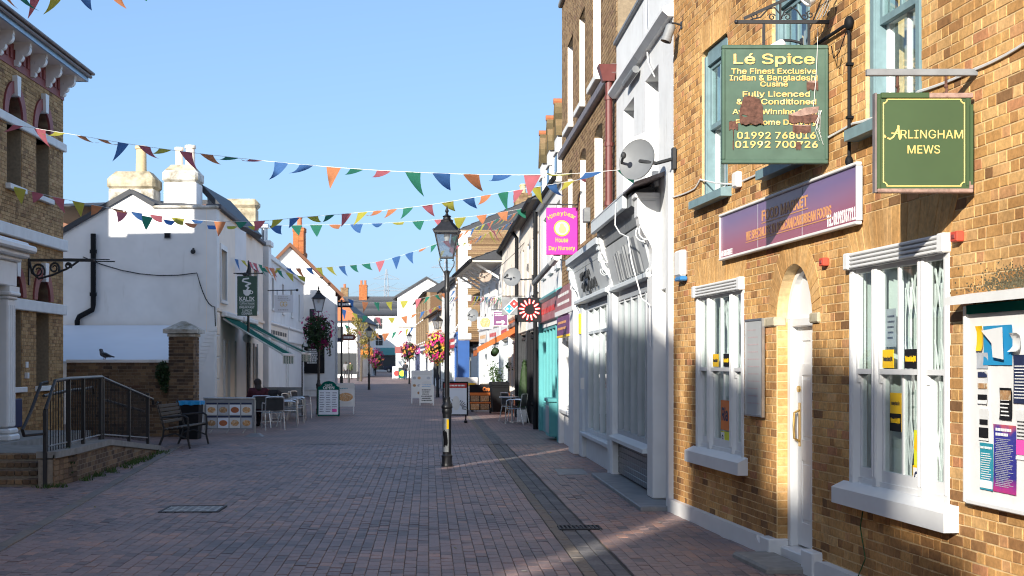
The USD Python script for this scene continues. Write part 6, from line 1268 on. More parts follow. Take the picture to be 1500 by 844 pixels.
# white house with the round sign past the cafe
LW2 = Wall((-9.24, 53), (-.072, 1)); L2 = thing('white_parapet_house', 'white painted house with a flat parapet past the cafe on the left', 'building', LW2.loc, LW2.rot)
house(LW2, L2, 20, 5.75, 'white_wall', [(x, x + .9, z, z + 1.2, 'r') for x in (3.0, 7.5, 12, 16.5) for z in (3.9,)], depth=4.5, roof=None, z0=0); part('parapet', MB().box(0, 20, -.08, .3, 5.75, 5.95, bev=.02), 'white_paint', L2); part('pier', MB().box(-.05, .9, -.18, .05, 0, 6.1, bev=.02).box(-.12, .98, -.26, .05, 6.1, 6.3, bev=.02), 'white_paint', L2)
shopfront(L2, 1.2, 9.5, 'white_paint', 2.4, 'cream_wall', 'black_letter', 3, 'cream_wall', .6); shopfront(L2, 10, 19, 'white_paint', 2.4, 'white_paint', None, 3)
part('mansard', MB().hexa([(1.5, 1.0, 5.8), (5.5, 1.0, 5.8), (5.5, 4, 5.8), (1.5, 4, 5.8), (1.8, 1.6, 8.0), (4.5, 1.6, 8.0), (4.5, 3.5, 8.0), (1.8, 3.5, 8.0)]), 'roof_slate', L2); part('flue', MB().tube([(6.0, .6, 5.9), (6.0, .6, 7.3)], .14, 12).box(5.8, 6.2, .4, .8, 7.3, 7.5, bev=.03), 'steel', L2)
pw = part('party_gable', MB().prism([(.25, 5.9), (.25, 7.25), (2.9, 7.35), (4.4, 5.9)], -.45, .0, plane='yz') if False else MB().hull([(.0, .25, 5.8), (.4, .25, 5.8), (0, 4.2, 5.8), (.4, 4.2, 5.8), (.0, 1.2, 7.3), (.4, 1.2, 7.3), (0, 3.2, 7.3), (.4, 3.2, 7.3)]), 'old_stucco', L2)
part('chimney', MB().box(.0, .9, .3, 1.85, 6.2, 7.5, bev=.03).box(-.06, .96, .22, 1.92, 7.5, 7.85, bev=.12), 'old_stucco', L2)
# gabled house with weatherboards further along
L3 = thing('weatherboard_house', 'bright white gabled house with weatherboarding and an orange brick chimney, lit by the sun', 'building', (-9.2, 74, 0), 0)
slab_wall(L3, Polygon([(-6.2, 0), (0, 0), (0, 5.45), (-2.4, 7.8), (-6.2, 3.9)]), 'white_wall', 0, .3); SHR = np.array([[1, -.17, 0, .05], [0, 1, 0, 0], [0, 0, 1, 0], [0, 0, 0, 1.0]]); part('body', MB().prism([(-6.1, 0), (-.06, 0), (-.06, 5.4), (-2.4, 7.65), (-6.1, 3.9)], .31, 12).mv(SHR), 'white_wall', L3)
part('bargeboard', MB().prism(LineString([(.35, 5.2), (-2.4, 7.9), (-6.6, 3.6)]).buffer(.075, cap_style=2), -.30, 12.2).mv(SHR), 'roof_tile', L3); bb = MB()
for k in range(26): part('weatherboard', MB().hexa([(-2.2, -.055, .35 + k * .125), (-.02, -.055, .35 + k * .125), (-.02, .0, .35 + k * .125), (-2.2, .0, .35 + k * .125), (-2.2, -.03, .35 + k * .125 + .13), (-.02, -.03, .35 + k * .125 + .13), (-.02, 0, .35 + k * .125 + .13), (-2.2, 0, .35 + k * .125 + .13)]), 'white_paint', L3)
for x, z in ((-2.2, 4.2), (-1.2, 4.2), (-2.2, 5.3)): part('window', MB().box(x - .18, x + .18, -.04, 0, z - .5, z + .4), 'white_paint', L3); part('pane', MB().box(x - .13, x + .13, -.045, -.04, z - .45, z + .35), 'dark_glass', L3)
pb = part('poster_case', MB().box(-1.75, -.55, -.12, -.056, 1.2, 2.6, bev=.01), 'black_print', L3); part('lettering', scribble(MB(), -1.45, -.85, 1.7, 2.5, 8, -.121, 5, .004, .6), 'white_letter', pb)
stack(L3, -2.15, 2, 7.0, 8.95, .55, .8, 'orange_brick', [(0, 0)], seed=41, potr=.14, poth=.6); stack(L3, -3.1, 9, 6.2, 8.2, .55, .7, 'orange_brick', [(0, 0)], seed=42, potr=.13, poth=.6)
part('downpipe', MB().tube([(.08, -.1, 0), (.08, -.1, 5.2)], .06, 8), 'grey_paint', L3)
L4 = thing('tiled_corner_house', 'house with a red tiled roof just past the sunlit weatherboard house', 'building', (-11.3, 88, 0), 9.0); part('body', MB().box(-6, 0, 0, 12, 0, 5.6), 'white_wall', L4); part('roof', MB().hexa([(-6.3, -.3, 5.6), (.3, -.3, 5.6), (.3, 12.3, 5.6), (-6.3, 12.3, 5.6), (-5, 3, 7.6), (-1, 3, 7.6), (-1, 9, 7.6), (-5, 9, 7.6)]), 'roof_tile', L4); part('shop_front', MB().box(0, .2, .5, 11.5, 0, 3, bev=.02), 'dark_grey', L4)
L5 = thing('orange_gable_house', 'distant house with a slate roof and an orange tile-hung gable on the left', 'building', (-16.3, 150, gz(150)), 0); part('body', MB().box(-8, 0, 0, 20, 0, 6.0), 'white_wall', L5); part('roof', MB().prism([(-8.4, 6.0), (.4, 6.0), (-3.8, 9.3)], -.4, 20.4), 'roof_slate', L5); part('gable_tile_hanging', MB().prism([(-3.4, 6.0), (.2, 6.0), (-1.6, 8.6)], -.6, -.41), 'terracotta', L5); part('windows', MB().box(-6.5, -5, -.05, 0, 3.8, 5.4).box(-3, -1.5, -.05, 0, 3.8, 5.4), 'dark_glass', L5); part('shop_front', MB().box(-7.8, -.1, -.1, 0, .4, 2.6), 'dark_glass', L5)
L6 = thing('long_white_shop_row', 'row of pale shops on the far left side near the end of the street', 'building', (-21.2, 180, gz(180)), 0); part('body', MB().box(-8, 0, 0, 30, 0, 6.8), 'cream_wall', L6); part('roof', MB().prism([(-8.4, 6.8), (.4, 6.8), (-4, 9.6)], -.4, 30), 'roof_slate', L6); part('window', MB().box(-6, -4.8, -.05, 0, 4, 5.5).box(-2.8, -1.4, -.05, 0, 4, 5.5), 'dark_glass', L6); part('fascia', MB().box(-7.9, -.1, -.4, 0, 2.6, 3.3), 'white_paint', L6)

# ================================================================== BUILDINGS BEHIND THE CAMERA that throw the street into shade
def backhouse(label, x, prof, look_):
    """unseen street house, its parapet stepped and slotted to place shade on the street; prof: (from, to, height) along the street"""
    y0, y1 = prof[0][0], prof[-1][1]; t = thing('street_house', label, 'building', (x, y0, 0)); part('walls', MB().box(-9, -.26, 0, y1 - y0, 0, 7.4), look_, t); p = [(0, 0)]
    for a, b, z in prof: p += [(a - y0, z), (b - y0, z)]
    part('parapet', MB().prism(Polygon(p + [(y1 - y0, 0)]).buffer(0), -.25, .0, plane='yz'), look_, t)  # thin wall above the roof, heights and gap set by where shade falls
    for k in range(int((y1 - y0) / 3)):
        for z in (1.0, 4.2): f = part('window', MB().box(.0, .04, 1 + k * 3, 2.1 + k * 3, z, z + 1.6), 'white_paint', t); part('pane', MB().box(.04, .05, 1.08 + k * 3, 2.02 + k * 3, z + .08, z + 1.52), 'dark_glass', f)
    part('roof', MB().box(-9.1, -.27, 0, y1 - y0, 7.41, 7.6), 'roof_felt', t)
backhouse('unseen brick house left of the viewer, its parapet shaped to shade the street', -9.75, [(3, 7, 10.2), (7, 8, 10.7), (8, 15, 10.0), (15, 16.2, 10.6), (16.2, 22.4, 9.9)], 'mortar_brown')
backhouse('unseen taller brick house behind the viewer, its parapet shaped to cut shade and sunlight', -9.5, [(-34, -20.4, 10.8), (-20.4, -19, 11.4), (-19, -16.4, 12.4), (-16.4, -15.0, 11.05), (-15, -12.4, 11.95), (-12.4, -11.9, 12.0), (-11.9, -10.7, 8.2), (-10.7, -3, 12.1), (-3, 2.6, 11.5)], 'mortar_brown')
# ================================================================== STREET FURNITURE AND THINGS STANDING IN THE STREET
def ground(px, py): p = G(px, py); return (p[0], p[1], 0.0)
sl = thing('street_lamp', 'black street lamp with stickers and graffiti on its base, nearest in mid street', 'street lamp', (-1.08, 23.6, 0), group='black heritage street lamps')
part('base', MB().lathe([(0, 0), (.095, 0), (.095, .03), (.085, .05), (.085, .15), (.092, .16), (.092, .18), (.075, .20)], 20), 'black_iron', sl, smooth=35)
part('pedestal', MB().lathe([(.072, .19), (.072, .86), (.082, .88), (.086, .92), (.08, .95), (.095, .98), (.088, 1.02), (.06, 1.05), (.052, 1.10), (.055, 1.14), (.040, 1.16)], 20), 'black_iron', sl, smooth=35)
part('shaft', MB().lathe([(.044, 1.15), (.042, 1.9), (.040, 2.88), (.052, 2.90), (.052, 2.96), (.040, 2.98), (.038, 3.16), (.046, 3.18), (.046, 3.24), (.0, 3.26)], 18), 'black_iron', sl, smooth=35)
fr = MB()
for a in range(4):
    c, s = math.cos(a * math.pi / 2), math.sin(a * math.pi / 2); fr.tube([(c * r, s * r, z) for r, z in ((.04, 3.20), (.075, 3.26), (.115, 3.33), (.122, 3.39), (.105, 3.43), (.088, 3.41))], .009, 6)
fr.tube([(0, 0, 3.24), (0, 0, 3.50)], .008, 6); part('ladder_frame', fr, 'black_iron', sl)
ln = MB(); b, t = .105, .195; z0, z1 = 3.46, 3.88
for i, (sx, sy) in enumerate(((-1, -1), (1, -1), (1, 1), (-1, 1))):
    nx, ny = ((1, -1), (1, 1), (-1, 1), (-1, -1))[i]
    ln.bar((sx * b, sy * b, z0), (sx * t, sy * t, z1), .018); ln.bar((sx * b, sy * b, z0), (nx * b, ny * b, z0), .022); ln.bar((sx * t, sy * t, z1), (nx * t, ny * t, z1), .026); ln.sph((sx * t * 1.06, sy * t * 1.06, z1 + .03), .022, sub=1)
lan = part('lantern', ln, 'black_iron', sl)
for i, (sx, sy) in enumerate(((-1, -1), (1, -1), (1, 1), (-1, 1))):
    nx, ny = ((1, -1), (1, 1), (-1, 1), (-1, -1))[i]; part('pane', MB().add([(sx * b, sy * b, z0), (nx * b, ny * b, z0), (nx * t, ny * t, z1), (sx * t, sy * t, z1)], [(0, 1, 2, 3)]), 'lamp_glass', lan)
m = MB().hull([(sx * (t + .025), sy * (t + .025), 3.885) for sx in (-1, 1) for sy in (-1, 1)] + [(sx * (t + .02), sy * (t + .02), 3.91) for sx in (-1, 1) for sy in (-1, 1)] + [(sx * .085, sy * .085, 4.06) for sx in (-1, 1) for sy in (-1, 1)])
m.lathe([(.10, 4.05), (.105, 4.08), (.07, 4.10), (.06, 4.13), (.075, 4.15), (.03, 4.17), (.018, 4.20), (.034, 4.235), (.02, 4.27), (.004, 4.33), (0, 4.33)], 12); part('lantern_roof', m, 'black_iron', sl, smooth=30)
part('bulb', MB().lathe([(0, 3.86), (.05, 3.85), (.05, 3.80), (.03, 3.74), (0, 3.73)], 10), 'white_paint', sl)
G1 = 'black heritage street lamps'
copy_of(sl, 'street lamp by the far green cafe awning with a dark flower basket', (-6.5, 47.8, 0), 12, G1)
copy_of(sl, 'street lamp standing alone far down the street between the paving and the distant car', (-9.35, 93, 0), 20, G1)
copy_of(sl, 'street lamp carrying the bright pink and orange flower ball', (-3.77, 72, 0), 30, G1)
copy_of(sl, 'distant street lamp with a dull plum flower ball on the right side', (-8.3, 115, gz(115)), 10, G1)
for look_, (z0_, z1_), a0, a1, lb in (('graffiti_grey', (.24, .80), -2.6, -1.15, 'grey scrawled sticker wrapped round the base of the near lamp post'), ('yellow_print', (.62, .78), -1.6, -1.1, 'small yellow sticker on the base of the near lamp post')):
    t_ = thing('sticker', lb, 'sticker', (-1.08, 23.6, 0)); part('sheet', MB().sheet([[((.074 + (.001 if 'yel' in look_ else 0)) * math.cos(a), (.074 + (.001 if 'yel' in look_ else 0)) * math.sin(a), z) for a in np.linspace(a0, a1, 9)] for z in (z0_, (z0_ + z1_) / 2, z1_)]), look_, t_)
    if look_ == 'graffiti_grey':
        m = MB(); rr = random.Random(4)
        for k in range(8): a = -2.3 + .11 * k; m.tube([(.077 * math.cos(a + .12 * math.sin(j)), .077 * math.sin(a + .12 * math.sin(j)), .34 + .05 * j + rr.uniform(-.02, .02)) for j in range(6)], .006, 4)
        part('scrawl', m, 'black_print', t_)
# flower balls on the lamps
def flower_ball(label, c, r, hh, mix_, seed, n=520, size=.05, leaf='bush_leaf', group='hanging flower baskets on the lamps'):
    t = thing('flower_basket', label, 'flower basket', c, group=group); rr = random.Random(seed)
    part('basket', MB().lathe([(0, -.30), (r * .25, -.28), (r * .45, -.1), (r * .5, .05), (r * .42, .05), (0, -.05)], 14), 'dark_grey', t); part('hanger', MB().bar((-r * .4, 0, .03), (r * .4, 0, .03), .03), 'black_iron', t)
    g = MB()
    for k in range(16): a = rr.random() * 6.28; rad = r * rr.uniform(.5, 1.05); L_ = rr.uniform(.25, .8) * hh; z0_ = -hh * rr.uniform(.3, .7); g.tube([(rad * math.cos(a) * (1 + .12 * q), rad * math.sin(a) * (1 + .12 * q), z0_ - L_ * q) for q in (0, .35, .7, 1)], size * .08, 4); [leafy(g, (rad * math.cos(a) * (1 + .12 * q), rad * math.sin(a) * (1 + .12 * q), z0_ - L_ * q), size * .7, 4, size * .7, rr) for q in (.2, .45, .7, .95)]
    leafy(g, (0, 0, 0), r * .9, n, size * 1.1, rr, (1, 1, hh / r)); leafy(g, (0, 0, -hh * .55), r * .7, n // 3, size, rr, (1, 1, .9)); tag(part('foliage', g, leaf, t), kind='stuff')
    for look_, cnt in mix_:
        f = MB()
        for k in range(cnt):
            d = np.array([rr.gauss(0, 1), rr.gauss(0, 1), rr.gauss(-.15, .9)]); d /= np.linalg.norm(d); p = d * r * rr.uniform(.86, 1.07) * np.array([1, 1, hh / r]); s = size * rr.uniform(.55, 1.0)
            if k % 6: p = p0 + np.array([rr.gauss(0, 1), rr.gauss(0, 1), rr.gauss(0, 1)]) * size * 1.1; d = d0
            else: p0, d0 = p, d
            u = np.cross(d, [.3, .5, .8]); u /= np.linalg.norm(u); v = np.cross(d, u); f.add([p] + [p + s * (u * math.cos(a) + v * math.sin(a)) + d * s * .35 for a in np.arange(5) * 1.2566], [(0, 1, 2), (0, 2, 3), (0, 3, 4), (0, 4, 5), (0, 5, 1)])
        tag(part('blossom', f, look_, t), kind='stuff')
flower_ball('dark leafy flower basket with pink and plum blooms by the green awnings', (-6.45, 47.2, 2.78), .52, .62, [('pink_petal', 90), ('plum_petal', 150)], 1, 1300, .055, 'ivy_leaf')
flower_ball('big bright ball of pink, orange and yellow flowers behind the near lamp post', (-3.75, 71.4, 2.55), .62, .78, [('pink_petal', 520), ('orange_petal', 330), ('yellow_petal', 230)], 2, 900, .065)
flower_ball('distant dull plum and olive flower basket on the right', (-8.3, 114.4, 2.75), .60, .75, [('plum_petal', 260), ('orange_petal', 90)], 3, 500, .09, 'hedge_leaf')
flower_ball('distant plum flower basket over the person in red', (-14.6, 152, 2.1 + gz(152)), .75, .95, [('plum_petal', 300), ('orange_petal', 40)], 4, 500, .11, 'hedge_leaf')
flower_ball('distant orange flower basket beyond the lone street lamp', (-12.0, 118, 2.75), .5, .55, [('orange_petal', 190)], 5, 300, .08, 'autumn_leaf')
# posts and signs past the sunlit weatherboard house
fp = thing('fingerpost', 'black post with a brown arrow sign and a smaller blue sign, past the weatherboard house', 'signpost', (-10.55, 88, 0)); part('post', MB().lathe([(.10, 0), (.10, .9), (.06, 1.0), (.055, 5.5), (.08, 5.55), (0, 5.7)], 12), 'black_iron', fp); part('arrow_board', MB().prism([(.05, 3.15), (.78, 3.15), (.90, 3.33), (.78, 3.52), (.05, 3.52)], -.03, .03), 'brown_print', fp); part('lettering', scribble(MB(), .12, .72, 3.22, 3.44, 1, -.031, 4, .003, .6), 'white_letter', fp); part('blue_board', MB().box(-.75, -.05, -.03, .03, 3.05, 3.3), 'navy_paint', fp)
bs = blade('hanging_sign', 'long black sign with white lettering high beyond the weatherboard house', 505, 446, 90, .95, .38, 'black_print'); part('lettering', scribble(MB(), -.4, .4, -.1, .1, 1, -.031, 7, .003, .7), 'white_letter', bs); part('bracket', MB().bar((-.9, 0, .25), (.3, 0, .25), .04).bar((0, 0, .25), (0, 0, .15), .03), 'black_iron', bs)
for px, py0, Y, lb in ((511, 470, 120, 'slim dark post left of the distant autumn tree'), (524, 462, 130, 'slim dark post in front of the distant autumn tree')):
    z = EYE + (HZ - py0) * Y / F; t = thing('lamp_column', lb, 'post', ((px - CX) * Y / F, Y, gz(Y))); part('column', MB().lathe([(.09, 0), (.09, .8), (.05, .9), (.045, z), (0, z)], 10), 'black_iron', t); part('crossbar', MB().bar((-.5, 0, z * .55), (.5, 0, z * .55), .05), 'black_iron', t)
tt = thing('tree', 'small yellowing street tree beyond the signpost', 'tree', (-13.6, 128, gz(128))); part('trunk', MB().tube([(0, 0, 0), (.05, 0, 1.6), (0, .1, 3.2), (.1, 0, 4.6)], [.13, .11, .08, .04], 8).tube([(0, 0, 2.6), (.6, .2, 3.6), (1.0, .2, 4.4)], [.06, .04, .02], 6).tube([(0, 0, 2.8), (-.5, -.2, 3.8), (-1.0, -.1, 4.3)], [.06, .04, .02], 6), 'wood_slat', tt)
m = MB(); rr = random.Random(7)
for c, r in (((0, 0, 4.8), .8), ((.9, .2, 4.2), .6), ((-.9, 0, 4.3), .65), ((.3, 0, 3.6), .5), ((-.4, 0, 5.4), .5)): leafy(m, c, r, 260, .11, rr)
tag(part('crown', m, 'autumn_leaf', tt), kind='stuff')
# sign boards on the pavement
def a_board(name, label, loc, rot, w, h, frame='white_paint', face='paper', lean=.10, legs=.06, top='flat', d=.03):
    t = thing(name, label, 'sign board', loc, rot); s, c = math.sin(lean), math.cos(lean); M = trimesh.transformations.rotation_matrix(-lean, [1, 0, 0]); M2 = trimesh.transformations.translation_matrix([0, .44 * lean * 6 * h / 1.0 * .75, 0]) @ trimesh.transformations.rotation_matrix(lean, [1, 0, 0])
    outline = sbox(-w / 2, legs, w / 2, h) if top == 'flat' else Polygon([(-w / 2, legs), (w / 2, legs), (w / 2, h * .82)] + [(w * .36 * math.cos(a) * 1.0, h * .84 + h * .16 * math.sin(a)) for a in np.linspace(.15, math.pi - .15, 14)] + [(-w / 2, h * .82)])
    part('panel', MB().prism(outline, 0, d).mv(M), frame, t); part('face', MB().prism(outline.buffer(-.035), -.003, .0).mv(M), face, t)
    for x in (-w / 2 + .03, w / 2 - .03): part('leg', MB().box(x - .02, x + .02, .002, d - .002, 0, legs + .02).mv(M), frame, t)
    part('rear_panel', MB().prism(outline, -d, 0).mv(M2), frame, t); t_ = (t, M); return t, M
def on_board(t, M, mb, look_, name='print'): return part(name, mb.mv(M), look_, t)
t, M = a_board('menu_board', 'green topped cafe open menu board leaning against the lamp by the awnings', (*ground(481, 610)[:2], 0), 3, .70, 1.15, 'canvas_green', 'white_sheet', .12, .02, 'arch')
on_board(t, M, MB().prism(Polygon([(-.32, .86), (.32, .86), (.31, .94)] + [(.25 * math.cos(a), .965 + .15 * math.sin(a)) for a in np.linspace(.15, math.pi - .15, 12)] + [(-.31, .94)]), -.006, -.003), 'canvas_green', 'header'); on_board(t, M, letter(MB(), 'OPEN', 0, .885, .085, -.006, .003, width=.36, style='heavyserif'), 'white_letter', 'lettering'); on_board(t, M, letter(MB(), 'CAFE', 0, .99, .065, -.006, .003, width=.24, style='heavyserif'), 'white_letter', 'lettering')
m = MB()
for k in range(3): scribble(m, -.29 + k * .2, -.13 + k * .2, .12, .80, 9, -.004, 20 + k, .002, .3)
on_board(t, M, m, 'navy_paint'); on_board(t, M, MB().box(.12, .27, -.006, -.003, .14, .24), 'pink_print', 'price_patch')
t, M = a_board('menu_board', 'white framed pavement board with a picture of a roast dinner beside the cafe menu', (*ground(506, 607)[:2], 0), 2, .60, 1.05, 'white_paint', 'paper', .08, .26)
on_board(t, M, MB().prism(affinity.scale(Point(0, .58).buffer(.2), 1.25, .72), -.006, -.003), 'food_print', 'picture'); on_board(t, M, MB().prism(affinity.scale(Point(0, .50).buffer(.2), 1.3, .35), -.0045, -.003), 'white_letter', 'plate'); m = MB(); scribble(m, -.2, .2, .84, 1.0, 2, -.004, 3, .002, .5); on_board(t, M, m, 'teal_print')
t, M = a_board('menu_board', 'tall white menu board with food pictures on the right, behind a smaller white board', (*ground(617, 591)[:2], 0), -4, .88, 1.42, 'white_paint', 'paper', .07, .22)
for i in range(3):
    for j in range(4):
        if (i * 7 + j * 3) % 4: on_board(t, M, MB().prism(affinity.scale(Point(-.3 + j * .2, .45 + i * .32).buffer(.075), 1, .8), -.005, -.003), ('food_print', 'photo_print', 'grey_print')[(i + j) % 3], 'picture')
on_board(t, M, MB().box(-.42, .42, -.006, -.002, 1.33, 1.42), 'blue_paint', 'header')
t, M = a_board('a_board', 'small white round topped board with black lettering on the right of the street', (*ground(625, 594)[:2], 0), 3, .60, 1.02, 'white_paint', 'paper', .10, .10, 'arch')
m = MB(); scribble(m, -.22, .22, .16, .68, 6, -.004, 11, .002, .45); on_board(t, M, m, 'black_letter'); m = MB(); scribble(m, -.2, .2, .74, .95, 3, -.004, 12, .002, .3); on_board(t, M, m, 'blue_print')
sb_ = thing('swing_sign', 'black framed swing sign with a red header and grey poster behind the near lamp post', 'sign board', (*ground(667, 619)[:2], 0), 2)
part('frame', MB().box(-.37, -.33, -.02, .02, .20, 1.18, bev=.006).box(.33, .37, -.02, .02, .20, 1.18, bev=.006).box(-.33, .33, -.02, .02, 1.14, 1.18).box(-.33, .33, -.02, .02, .20, .24), 'black_plastic', sb_); part('panel', MB().box(-.33, .33, -.008, .008, .24, 1.14), 'white_sheet', sb_); part('header', MB().box(-.33, .33, -.012, -.008, 1.0, 1.14), 'red_print', sb_)
part('lettering', scribble(MB(), -.28, .28, 1.03, 1.11, 1, -.0125, 4, .001, .5), 'white_letter', sb_); m = MB()
for k in range(18): a = -.2 + k * (math.pi + .4) / 17; m.prism(LineString([(.20 * math.cos(a), .42 + .12 * math.sin(a)), (.32 * math.cos(a), .42 + .26 * math.sin(a))]).buffer(.009), -.011, -.008)
part('rays', m, 'dark_grey', sb_); part('poster_figure', MB().prism(affinity.scale(Point(.02, .56).buffer(.16), .7, 1.3), -.0115, -.008), 'stone_trim', sb_)
for x in (-.3, .3): part('foot', MB().box(x - .05, x + .05, -.36, .36, .0, .06, bev=.02).box(x - .02, x + .02, -.03, .03, .05, .22), 'black_plastic', sb_)
t, M = a_board('a_board', 'white board with an orange and yellow food banner behind the swing sign', (*ground(683, 603)[:2], 0), -2, .80, 1.22, 'white_paint', 'paper', .06, .06); on_board(t, M, MB().box(-.36, .36, -.006, -.003, .90, 1.18), 'food_print', 'picture'); on_board(t, M, MB().box(-.3, .3, -.007, -.006, .95, 1.06), 'yellow_print', 'banner'); m = MB(); scribble(m, -.3, .3, .3, .85, 6, -.004, 2, .002, .3); on_board(t, M, m, 'grey_print')
for px, py, lb, w, h, look_, sd_ in ((581, 558, 'distant white board with a red roundel on the right', .85, 1.25, 'paper', 1), (589, 558, 'distant dark green chalk board on the right', .75, 1.15, 'canvas_green', 2)):
    t, M = a_board('a_board', lb, (*ground(px, py)[:2], gz(142)), 5, w, h, 'white_paint' if sd_ == 1 else 'dark_grey', look_, .06, .08); on_board(t, M, MB().prism(Point(0, .55).buffer(.28), -.006, -.003), 'red_print' if sd_ == 1 else 'lime_print', 'roundel')
# wheelie bin, crepe stall barrier, plants
wbn = thing('wheelie_bin', 'dark grey wheelie bin with a closed lid in front of the crepe barrier', 'bin', (-.44, 48.6, 0), 8)
part('body', MB().hexa([(-.24, -.26, .06), (.24, -.26, .06), (.24, .22, .06), (-.24, .22, .06), (-.29, -.34, .96), (.29, -.34, .96), (.29, .32, .96), (-.29, .32, .96)]).box(-.30, .30, -.36, .34, .90, .97, bev=.02), 'black_plastic', wbn); part('lid', MB().hull([(sx * .31, y, z) for sx in (-1, 1) for y, z in ((-.38, .98), (.38, .98), (-.36, 1.03), (.36, 1.06), (0, 1.09))]), 'black_plastic', wbn)
part('handle', MB().tube([(-.26, .40, 1.0), (.26, .40, 1.0)], .02, 8), 'black_plastic', wbn)
for x in (-.27, .27): part('wheel', MB().lathe([(0, -.03), (.10, -.03), (.10, .03), (0, .03)], 16).mv([[0, 0, 1, x], [0, 1, 0, .25], [1, 0, 0, .10], [0, 0, 0, 1]]), 'rubber', wbn)
cb = thing('stall_barrier', 'orange and black crepe stall barrier with two rows of food pictures', 'barrier', (-.80, 50.3, 0)); part('frame', MB().box(-.70, .72, -.02, .02, .06, .96, bev=.008), 'black_print', cb); part('stripe', MB().box(-.69, .71, -.026, -.021, .58, .68).box(-.69, .71, -.026, -.021, .30, .35), 'orange_print', cb); part('lettering', letter(MB(), 'Crepe', -.02, .74, .13, -.0205, .004, width=.42, style='bold'), 'orange_print', cb)
for i in range(4):
    for j in range(2): part('picture', MB().box(-.66 + i * .345, -.36 + i * .345, -.025, -.0205, .08 + j * .29, .28 + j * .29), ('food_print', 'photo_print')[(i + j) % 2], cb)
for x in (-.6, .6): part('foot', MB().box(x - .04, x + .04, -.25, .25, 0, .06), 'dark_grey', cb)
part('planter_top', MB().box(-.35, .10, .03, .3, .85, 1.0, bev=.03), 'wood_slat', cb)
for x, y, h, n, lb, lk, sd_ in ((-.55, 51.6, 1.75, 320, 'thin leafy shrub in front of the orange awning', 'bush_leaf', 3), (.02, 51.2, 1.95, 520, 'bright green bamboo-like shrub in a pot by the orange shop wall', 'bush_leaf', 4), (-2.2, 74, 3.9, 260, 'pale green hanging plant on the wall by the blue shop', 'autumn_leaf', 5)):
    z0_ = 0 if h < 3 else 2.6; t = thing('shrub', lb, 'plant', (x, y, z0_)); rr = random.Random(sd_); part('pot', MB().lathe([(0, 0), (.16, 0), (.2, .35), (.17, .35), (.16, .3), (0, .3)], 14), 'terracotta' if h < 3 else 'dark_grey', t); s_ = MB()
    for k in range(6): a = rr.random() * 6.28; s_.tube([(0, 0, .25), (.1 * math.cos(a), .1 * math.sin(a), (h - z0_) * .5), (.26 * math.cos(a), .26 * math.sin(a), (h - z0_) * .9)], .009, 4)
    part('stem', s_, 'grass_blade', t); m = MB()
    for k in range(6): leafy(m, (rr.gauss(0, .13), rr.gauss(0, .1), (h - z0_) * rr.uniform(.4, .92)), .28, n // 6, .06, rr)
    tag(part('foliage', m, lk, t), kind='stuff')
tp = thing('topiary_cone', 'clipped dark green topiary cone in a white planter by the black shop front', 'plant', (.36, 41.2, 0)); part('planter', MB().box(-.22, .22, -.22, .22, 0, .38, bev=.02), 'white_paint', tp); m = MB(); rr = random.Random(5); m.lathe([(.19, .38), (.17, .9), (.10, 1.5), (.03, 1.8), (0, 1.82)], 14)
for k in range(700): z = rr.uniform(.4, 1.8); r = .20 - .165 * (z - .4) / 1.4; a = rr.random() * 6.28; leafy(m, (r * math.cos(a), r * math.sin(a), z), .03, 1, .035, rr)
part('foliage', m, 'hedge_leaf', tp)
# bistro chairs and tables
ch = thing('cafe_chair', 'aluminium cafe chair at the open end of the terrace, nearest the barrier post', 'chair', (-6.15, 36.6, 0), 200, group='aluminium cafe chairs on the terrace')
part('seat', MB().box(-.22, .22, -.21, .21, .435, .455, bev=.008), 'dark_grey', ch)
part('backrest', MB().sheet([[(x, .22 + .05 * (z - .5) - .02 * math.cos(x * 6), z) for x in np.linspace(-.22, .22, 7)] for z in np.linspace(.50, .82, 5)]).sheet([[(x, .228 + .05 * (z - .5) - .02 * math.cos(x * 6), z) for x in np.linspace(-.22, .22, 7)] for z in np.linspace(.50, .82, 5)]), 'dark_grey', ch)
for s in (-1, 1):
    part('leg', MB().tube([(s * .24, -.20, .66), (s * .245, -.22, .45), (s * .25, -.24, 0)], .014, 8), 'steel', ch); part('leg', MB().tube([(s * .23, .26, .84), (s * .235, .20, .45), (s * .25, .30, 0)], .014, 8), 'steel', ch)
    part('armrest', MB().tube([(s * .24, -.20, .66), (s * .25, -.12, .69), (s * .25, .12, .69), (s * .235, .235, .68)], .015, 8), 'steel', ch)
part('top_rail', MB().tube([(-.23, .26, .84), (-.12, .28, .85), (.12, .28, .85), (.23, .26, .84)], .014, 8), 'steel', ch); part('seat_rail', MB().tube([(-.235, -.21, .44), (.235, -.21, .44), (.235, .21, .44), (-.235, .21, .44)], .012, 6, closed=True), 'steel', ch)
for x, y, r, lb in ((-6.75, 37.9, 205, 'aluminium cafe chair in which the person in burgundy sits'), (-6.05, 38.4, 100, 'aluminium cafe chair right of the person in burgundy, its back to the street'), (-6.25, 40.6, 80, 'aluminium cafe chair in the middle of the terrace row'), (-6.45, 42.8, 95, 'aluminium cafe chair at the far end of the terrace before the grey screen'), (-6.55, 44.2, 75, 'last aluminium cafe chair by the grey screen, facing the cafe wall')): copy_of(ch, lb, (x, y, 0), r)
copy_of(ch, 'metal bistro chair outside the black shop front on the right', (.12, 40.2, 0), 250, 'bistro chairs outside the black shop front'); copy_of(ch, 'second metal bistro chair tucked behind the first outside the black shop', (.0, 42.0, 0), 120, 'bistro chairs outside the black shop front')
